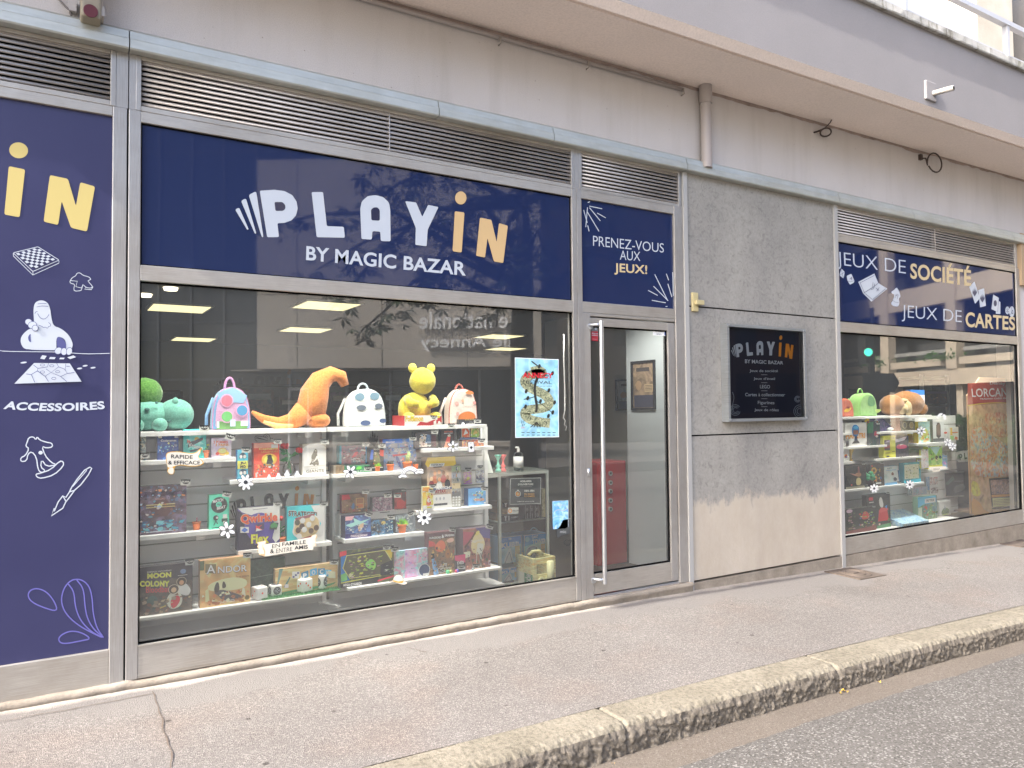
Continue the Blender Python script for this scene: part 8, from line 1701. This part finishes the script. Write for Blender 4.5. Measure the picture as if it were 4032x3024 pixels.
# long bookcases with dim game boxes
rr = random.Random(12)
def bookcase(x0, x1, y0, h, label, facing=-1):
    t = thing('bookcase', label, 'bookcase'); b = MB(); m_ = paint('44433f', .6, .2)
    b.box(x0, x1, y0+.3, y0+.33, 0, h, m_); b.box(x0-.03, x0, y0, y0+.33, 0, h, m_); b.box(x1, x1+.03, y0, y0+.33, 0, h, m_)
    n = 5
    for i in range(n+1): b.box(x0, x1, y0, y0+.3, i*h/n-.01 if i else 0, i*h/n+.01, m_)
    b.build('case', t)
    return [(x0, x1, y0, i*h/n+.011, h/n-.03) for i in range(n)]
nb = 0
for args in ((1.5, 4.2, 3.3, 1.75, 'dark bookcase of game boxes seen dimly behind the glass cabinet'), (-.6, 1.2, 4.0, 1.7, 'dark bookcase of game boxes seen dimly behind the turquoise soft toy')):
    for x0, x1, y0, z0, hh in bookcase(*args):
        x = x0+.02
        if z0 < .7: continue
        while x < x1-.28:
            w = rr.uniform(.16, .32); h_ = hh*rr.uniform(.6, .95); b = MB(); c = rr.choice(['5a3a30', '3a4a3c', '6a5c3c', '34465a', '54304a', '6a3430', '3c3c3c', '5c6a58'])
            b.box(x, x+w, y0+.04, y0+.26, z0, z0+h_, art([c, '2c2c2c', c], 9, nb)); nb += 1
            o = b.build('shelved_game'); tag(o, 'dim game box standing in one of the dark bookcases inside the shop', 'box', 'dim game boxes in the bookcases')
            s = Sheet(lambda u, v, l: Vector((x+w*u, y0+.039-l, z0+h_*v)), .001); s.rect(.1, .65, .9, .85, paint(rr.choice(['b8b0a0', 'a88a5c', '8a9aa0', 'b06a50']), .5, .2)); s.build('title_band', o)
            x += w+rr.uniform(.01, .06)
# inner sign on the dark back wall
s = Sheet(lambda u, v, l: Vector((u, 9.58-l, v)), .003); logo(s, [(2.55, 2.25), (4.2, 2.25), (4.2, 1.75), (2.55, 1.75)], paint('17181a', .5, .3), paint('6a4a2c', .5, .3), dk); tag(s.build('inner_sign'), 'dark shop lettering on the back wall inside', 'sign')
# red locker and framed posters behind the door
lk = thing('locker', 'red locker with a column of round locks behind the entrance door', 'locker'); b = MB(); lz = P3('F', 1780, 1335, 1.0).z; lx0, lx1 = P3('F', 1700, 1700, 1.0).x-.1, 4.745
b.box(lx0, lx1, 1.0, 1.4, 0, lz, paint('9a2426', .4, .4)); o = b.build('body', lk); bevel(o, .01)
b = MB()
for y in (1415, 1475, 1530, 1590, 1645): q = P3('F', 1723, y, 1.0); b.cyl((q.x, 1.0, q.z), (q.x, .985, q.z), .022, .022, paint('b8b8b8', .3, .5, .5), 16); b.cyl((q.x, .985, q.z), (q.x, .984, q.z), .012, .012, BLK, 12)
b.build('locks', lk)
def wallframe(label, Xp, y0, y1, z0, z1, cols, seed):
    t = thing('framed_poster', label, 'framed poster', group='framed posters inside the door'); b = MB(); f = .02
    for (a, c, d, e) in ((y0, y0+f, z0, z1), (y1-f, y1, z0, z1), (y0+f, y1-f, z0, z0+f), (y0+f, y1-f, z1-f, z1)): b.box(Xp-.02, Xp-.001, a, c, d, e, BLK)
    b.build('frame', t); s = Sheet(lambda u, v, l: Vector((Xp-.004-l, y1-(y1-y0)*u, z0+(z1-z0)*v)), .0006)
    s.rect(0, 0, 1, 1, art(cols, 6, seed)); s.rect(.2, .78, .75, .86, paint('4a4444', .5, .3)); s.rect(.1, .05, .9, .3, paint('3a3c50', .5, .3)); s.ell(.3, .5, .12, .1, paint('a88a6c', .5, .3)); s.rect(.55, .36, .9, .52, paint('b8a080', .5, .3))
    for i in range(4): s.line([(.58, .49-.03*i), (.86, .49-.03*i)], .008, BLK)
    s.build('print', t)
def onX(px, py, X):
    d = ray(px, py); return CAM+d*((X-CAM.x)/d.x)
fa, fb = onX(*P('p', 1045, 975), 4.75), onX(*P('p', 1515, 935), 4.75); fc = onX(2490, 1614, 4.75)
wallframe('larger black framed poster on the pale partition inside the door', 4.75, fb.y, fa.y, fc.z, (fa.z+fb.z)/2, ['7a6a58', 'a89078', '54484a'], 110)
fa, fb = onX(*P('p', 735, 1335), 6.0), onX(*P('p', 960, 1330), 6.0); fc = onX(2420, 1617, 6.0)
wallframe('smaller black framed notice on the far grey wall inside the door', 6.0, fb.y-.25, fa.y, fc.z, fa.z, ['8a8c88', 'a0a29c', '6a6c6a'], 111)

# ================================================================== ACROSS THE STREET (seen mirrored in the glass)
FH = Vector((math.sin(YAW), math.cos(YAW), 0)); RH = Vector((math.cos(YAW), -math.sin(YAW), 0))
def opp(px, py, d):
    """real place of something whose mirror image shows at px, py, d metres along the view"""
    q = CAM+ray(px, py)*d
    return Vector((q.x, -q.y, q.z))
fl = lambda v: Vector((v.x, -v.y, v.z))
def frame_of(O, u, n):
    return Matrix(((u.x, n.x, 0, O.x), (u.y, n.y, 0, O.y), (0, 0, 1, 0), (0, 0, 0, 1)))
M_panel, *_ = stucco('pale_concrete_panels', (.50, .455, .39, 1), (.43, .395, .34, 1), 40, .3, .8)
M_dkglass = paint('15181c', .08, .5); M_frame = paint('8f9296', .4, .4, .5); M_far = paint('2a2c2e', .7, .2)
# library-like building with raised letters
DW = 22.0; O1 = fl(CAM+FH*DW); u1 = fl(RH); n1 = fl(FH)      # u to the right in the mirror image, n away from the street
M1 = frame_of(Vector((O1.x, O1.y, 0)), u1, n1)
U = lambda px: (px-2016)/FOC*DW
def Z1_(py, px=1700): return (CAM+ray(px, py)*DW).z
lb = thing('concrete_building', 'pale concrete building across the street with big raised lettering', 'building')
zb1 = Z1_(1447)
b = MB(); pxs = [1012, 1172, 1508, 1845, 2140]
for i in range(len(pxs)-1):
    z = zb1
    for hh in (2.2, 2.0, 2.0):
        b.box(U(pxs[i])+.012, U(pxs[i+1])-.012, 0, .25, z+.012, z+hh-.012, M_panel, M1); z += hh
b.box(U(1012), U(2140), .05, .6, zb1, zb1+6.2, M_far, M1)
b.build('wall', lb)
b = MB(); b.box(U(900), U(2140), 1.2, 1.25, -.1, zb1, M_dkglass, M1); b.box(U(900), U(2140), .2, 4, zb1-.02, zb1+.0, M_panel, M1)
for p_ in (1095, 1180, 1330, 1510, 1880): b.box(U(p_), U(p_)+.07, 1.1, 1.2, -.1, zb1-.03, M_frame, M1)
b.build('ground_floor_glazing', lb)
b = MB(); b.box(U(1095), U(1180), 1.0, 1.06, 2.1, 2.18, paint('d8d8d8', .5, .3), M1); b.box(U(1095), U(1102), 1.0, 1.06, -.1, 2.1, paint('d8d8d8', .5, .3), M1); b.box(U(1174), U(1180), 1.0, 1.06, -.1, 2.1, paint('d8d8d8', .5, .3), M1); b.build('door', lb)
ML = paint('f2f2f0', .5, .3)
def letters(t, px_right, px_left, ytop, ybot, parent):
    vs, fs, _a = glyphs(t, .012); x0 = U(px_right); x1 = U(px_left); z1, z0 = Z1_(ytop), Z1_(ybot)
    bm = bmesh.new(); bv = [bm.verts.new((x0+(x1-x0)*a, -.16, z0+(z1-z0)*c)) for a, c in vs]
    for f in fs:
        try: bm.faces.new([bv[i] for i in f])
        except ValueError: pass
    g = bmesh.ops.extrude_face_region(bm, geom=bm.faces[:])
    bmesh.ops.translate(bm, vec=(0, .09, 0), verts=[v for v in g['geom'] if isinstance(v, bmesh.types.BMVert)])
    bmesh.ops.recalc_face_normals(bm, faces=bm.faces[:]); bmesh.ops.transform(bm, matrix=M1, verts=bm.verts[:])
    me = bpy.data.meshes.new('raised_letters'); bm.to_mesh(me); bm.free(); me.materials.append(ML)
    o = bpy.data.objects.new('raised_letters', me); COL.objects.link(o); o.parent = parent
letters('e nationale', 2006, 1658, 1228, 1296, lb); letters('ale Annecy', 2040, 1660, 1322, 1385, lb)
# glazed dark building far to the left
DW0 = 42.0; O0 = fl(CAM+FH*DW0); M0 = frame_of(Vector((O0.x, O0.y, 0)), u1, n1); U0 = lambda px: (px-2016)/FOC*DW0
gb = thing('glazed_building', 'dark glazed office building set back across the street', 'building'); b = MB()
b.box(U0(-2600), U0(1250), 0, 6, -.3, 22, M_dkglass, M0); b.build('glazing', gb); b = MB()
for p_ in range(-2500, 1250, 130): b.box(U0(p_), U0(p_)+.12, -.12, 0, -.3, 22, paint('4a4d50', .4, .4, .4), M0)
for z in (3.2, 6.4, 9.6, 12.8, 16): b.box(U0(-2600), U0(1250), -.06, 0, z, z+.15, paint('3a3d40', .4, .4, .4), M0)
b.build('mullions', gb)
# dark block added across the street to darken the reflections in the glass
DW3 = 33.0; O3 = fl(CAM+FH*DW3); M3 = frame_of(Vector((O3.x, O3.y, 0)), u1, n1); U3 = lambda px: (px-2016)/FOC*DW3
db = thing('added_dark_building', 'dark brown building added behind the tree across the street to darken the reflections', 'building'); b = MB(); b.box(U3(1900), U3(3330), 0, 5, -.2, 13, paint('3a342e', .9, .1), M3); b.build('wall', db)
b = MB()
for i in range(9):
    for j in range(4): b.box(U3(1960+i*155), U3(2040+i*155), -.03, .0, 1.2+3*j, 2.9+3*j, M_dkglass, M3)
b.build('window', db)
# side-street block with planters and balconies, mirrored in the far window
vd = Vector((.396, .918, 0)); A2 = CAM+ray(3900, 1600)*27.0; O2 = fl(Vector((A2.x, A2.y, 0))); u2 = fl(-vd); n2r = Vector((.918, -.396, 0)); n2 = fl(n2r)
M2 = frame_of(O2, u2, n2)
def Z2_(py): return (CAM+ray(3900, py)*27.0).z
bb = thing('balcony_block', 'beige concrete block with long balconies and planters along the side street', 'building'); M_bei, *_ = stucco('beige_concrete', (.60, .52, .40, 1), (.52, .45, .35, 1), 50, .3, .8)
za, zb_, zc, zd = Z2_(1506), Z2_(1441), Z2_(1425), Z2_(1395)
b = MB(); L0, L1 = -34, 8
b.box(L0, L1, 0, .4, za, zb_, M_bei, M2); b.box(L0, L1, 1.6, 2.0, -.2, 16, paint('4c4d4c', .8, .2), M2)
for k_ in range(3):
    z = zb_+3.1*k_; b.box(L0, L1, .1, 1.6, z-.15, z, M_bei, M2)
    if k_: b.box(L0, L1, 0, .3, z-.5, z+.35, M_bei, M2)
b.build('wall', bb)
b = MB()
for x in range(L0, L1, 4): b.box(x, x+.55, -.06, .3, zb_+.0, 16, M_bei, M2); b.box(x+.05, x+.4, .3, .7, -.2, za, M_bei, M2)
b.build('pillar', bb)
b = MB()
for x in range(L0, L1, 4): b.box(x+.8, x+3.8, -.15, .5, zc, zd, M_bei, M2)
b.build('planter', bb)
b = MB()
for x in range(L0, L1, 4): b.box(x+.6, x+3.95, .2, .25, zd+.25, zd+.40, paint('9a9a96', .5, .3), M2)
b.build('railing', bb)
b = MB(); b.box(L0, L1, 1.2, 1.3, -.2, za-.05, M_dkglass, M2); b.build('ground_floor_glazing', bb)
rr = random.Random(8); mg = fabric('4a7a38', 20, '2c5220')
for j, x in enumerate((-2.4, -6.2)):
    b = MB()
    for i in range(260):
        p = Vector((x+rr.gauss(0, .6), rr.uniform(-.25, .4), zd+abs(rr.gauss(0, .18))-.1)); d = Vector((rr.uniform(-1, 1), rr.uniform(-1, 1), rr.uniform(-.3, 1)))*.10; e = Vector((rr.uniform(-1, 1), rr.uniform(-1, 1), rr.uniform(-1, 1)))*.05
        b.add([M2 @ p, M2 @ (p+d+e), M2 @ (p+d*1.6), M2 @ (p+d-e)], [(0, 1, 2, 3)], mg)
    tag(b.build('balcony_plant'), ['bushy green plant spilling from the nearer balcony planter', 'bushy green plant spilling from the farther balcony planter'][j], 'plant', 'plants in the balcony planters')
# clipped hedge and low wall along the far pavement
b = MB(); hd = fabric('3a5a2c', 8, '1f3a18')
h0, h1 = opp(3660, 1600, 20), opp(4300, 1600, 15); dv = (h1-h0); dv.z = 0
for i in range(5200):
    t_ = rr.random(); p = h0+dv*t_+Vector((rr.uniform(-.5, .5), rr.uniform(-.5, .5), 0)); p.z = rr.uniform(.1, 1.15)
    d = Vector((rr.uniform(-1, 1), rr.uniform(-1, 1), rr.uniform(-.4, 1)))*.09; e = Vector((rr.uniform(-1, 1), rr.uniform(-1, 1), rr.uniform(-1, 1)))*.05
    b.add([p, p+d+e, p+d*1.6, p+d-e], [(0, 1, 2, 3)], hd)
tag(b.build('hedge'), 'clipped green hedge along the far pavement', 'hedge')
b = MB(); w0 = opp(1240, 1745, 17.5); w1 = opp(2015, 1745, 17.5); um = (w1-w0).normalized(); ln = (w1-w0).length
MW = frame_of(Vector((w0.x, w0.y, 0)), um, Vector((-um.y, um.x, 0))); b.box(0, ln, -.3, .3, -.1, .62, M_panel, MW); b.box(-.05, ln+.05, -.36, .36, .62, .72, M_panel, MW); b.box(.4, ln-.4, -.34, .34, .1, .3, M_far, MW)
tag(b.build('low_wall'), 'low pale concrete wall with a capping along the far pavement', 'wall')
# chestnut tree with drooping branches over the street
tb = opp(2065, 1990, 15.0); tr_ = thing('chestnut_tree', 'chestnut tree with drooping leafy branches on the far pavement', 'tree')
bark = fabric('3a342c', 12, '1f1b17'); b = MB()
base = Vector((tb.x, tb.y, -.1)); topz = 6.6
b.tube([base, base+Vector((.05, 0, 1.2)), base+Vector((-.05, .1, 3.0)), base+Vector((.1, 0, 4.8)), base+Vector((0, 0, topz))], [.34, .26, .23, .17, .10], bark, 12)
limbs = []
for px, py, d in ((1300, 1225, 13.4), (1420, 1310, 13.4), (1500, 1240, 13.6), (1640, 1200, 13.8), (1720, 1170, 13.8), (1830, 1250, 14.2), (1960, 1290, 14.4), (2020, 1200, 13.8), (2060, 1130, 13.2), (1250, 1060, 13.2), (2200, 1150, 14.8), (1700, 900, 14.0), (1400, 850, 13.6), (2150, 850, 15), (2450, 950, 15.5), (2600, 1100, 15.8), (1000, 900, 13.5)):
    e = opp(px, py, d); s0 = base+Vector((0, 0, 3.4+rr.uniform(0, 2.6))); m_ = s0.lerp(e, .5)+Vector((0, 0, .9)); b.tube([s0, s0.lerp(m_, .6), m_, m_.lerp(e, .55)+Vector((0, 0, .12)), e], [.085, .07, .05, .03, .012], bark, 7); limbs.append((s0, m_, e))
b.build('trunk', tr_)
b = MB(); lf = fabric('2c4622', 14, '182a12')
def leafset(p, r):
    n = 6; a0 = rr.uniform(0, 6.3)
    up = Vector((rr.uniform(-.5, .5), rr.uniform(-.5, .5), 1)).normalized(); t1 = up.orthogonal().normalized(); t2 = up.cross(t1)
    for i in range(n):
        a = a0+i*2*PI/7; dr = (t1*math.cos(a)+t2*math.sin(a))*r-up*r*.45; sd = dr.cross(up).normalized()*r*.17
        b.add([p, p+dr*.55+sd, p+dr, p+dr*.55-sd], [(0, 1, 2, 3)], lf)
for s0, m_, e in limbs:
    for i in range(36):
        q = m_.lerp(e, rr.uniform(.25, 1.02))+Vector((rr.gauss(0, .20), rr.gauss(0, .20), rr.gauss(-.03, .11))); leafset(q, rr.uniform(.13, .22))
for i in range(900):
    a = rr.uniform(0, 6.3); rad = 3.4*math.sqrt(rr.random()); z = 5.0+rr.random()*3.6
    if rr.random() < .25: continue
    leafset(base+Vector((rad*math.cos(a), rad*math.sin(a), z)), rr.uniform(.15, .24))
b.build('crown', tr_)
# traffic light and direction sign, far kerb
sp_ = opp(3450, 1700, 21.0); b = MB(); ts = thing('signpost', 'dark direction signpost with a pointed board and a traffic light', 'signpost')
pole = paint('2c2e30', .5, .4)
b.cyl((sp_.x, sp_.y, -.1), (sp_.x, sp_.y, 4.2), .06, .06, pole, 12); q = opp(3437, 1600, 21); b.cyl((q.x, q.y, -.1), (q.x, q.y, 3.6), .05, .05, pole, 12); b.build('pole', ts)
b = MB(); uu = fl(RH); c0 = opp(3405, 1545, 20.8); hB = (CAM+ray(3405, 1471)*20.8).z-c0.z; wB = (opp(3548, 1545, 20.8)-c0).length; nn = fl(-FH)*.05
pr = [(0, 0), (wB*.85, 0), (wB, hB*.5), (wB*.85, hB), (0, hB)]
V = [c0+uu*x+Vector((0, 0, z)) for x, z in pr]+[c0+uu*x+Vector((0, 0, z))+nn for x, z in pr]
b.add(V, [(4, 3, 2, 1, 0), (5, 6, 7, 8, 9)]+[(i, (i+1) % 5, 5+(i+1) % 5, 5+i) for i in range(5)], paint('202428', .4, .4)); b.build('direction_board', ts)
b = MB(); l0 = opp(3415, 1388, 21.0); b.box(l0.x-.16, l0.x+.16, l0.y-.12, l0.y+.12, l0.z-.3, l0.z+.75, paint('18191a', .5, .3)); b.build('signal_head', ts)
b = MB(); fx = fl(-FH); b.cyl(l0+fx*.16, l0+fx*.20, .11, .11, emit('green_signal', (.05, .9, .55, 1), 2.0), 16); b.build('green_lamp', ts)
SC.cycles.use_denoising = True
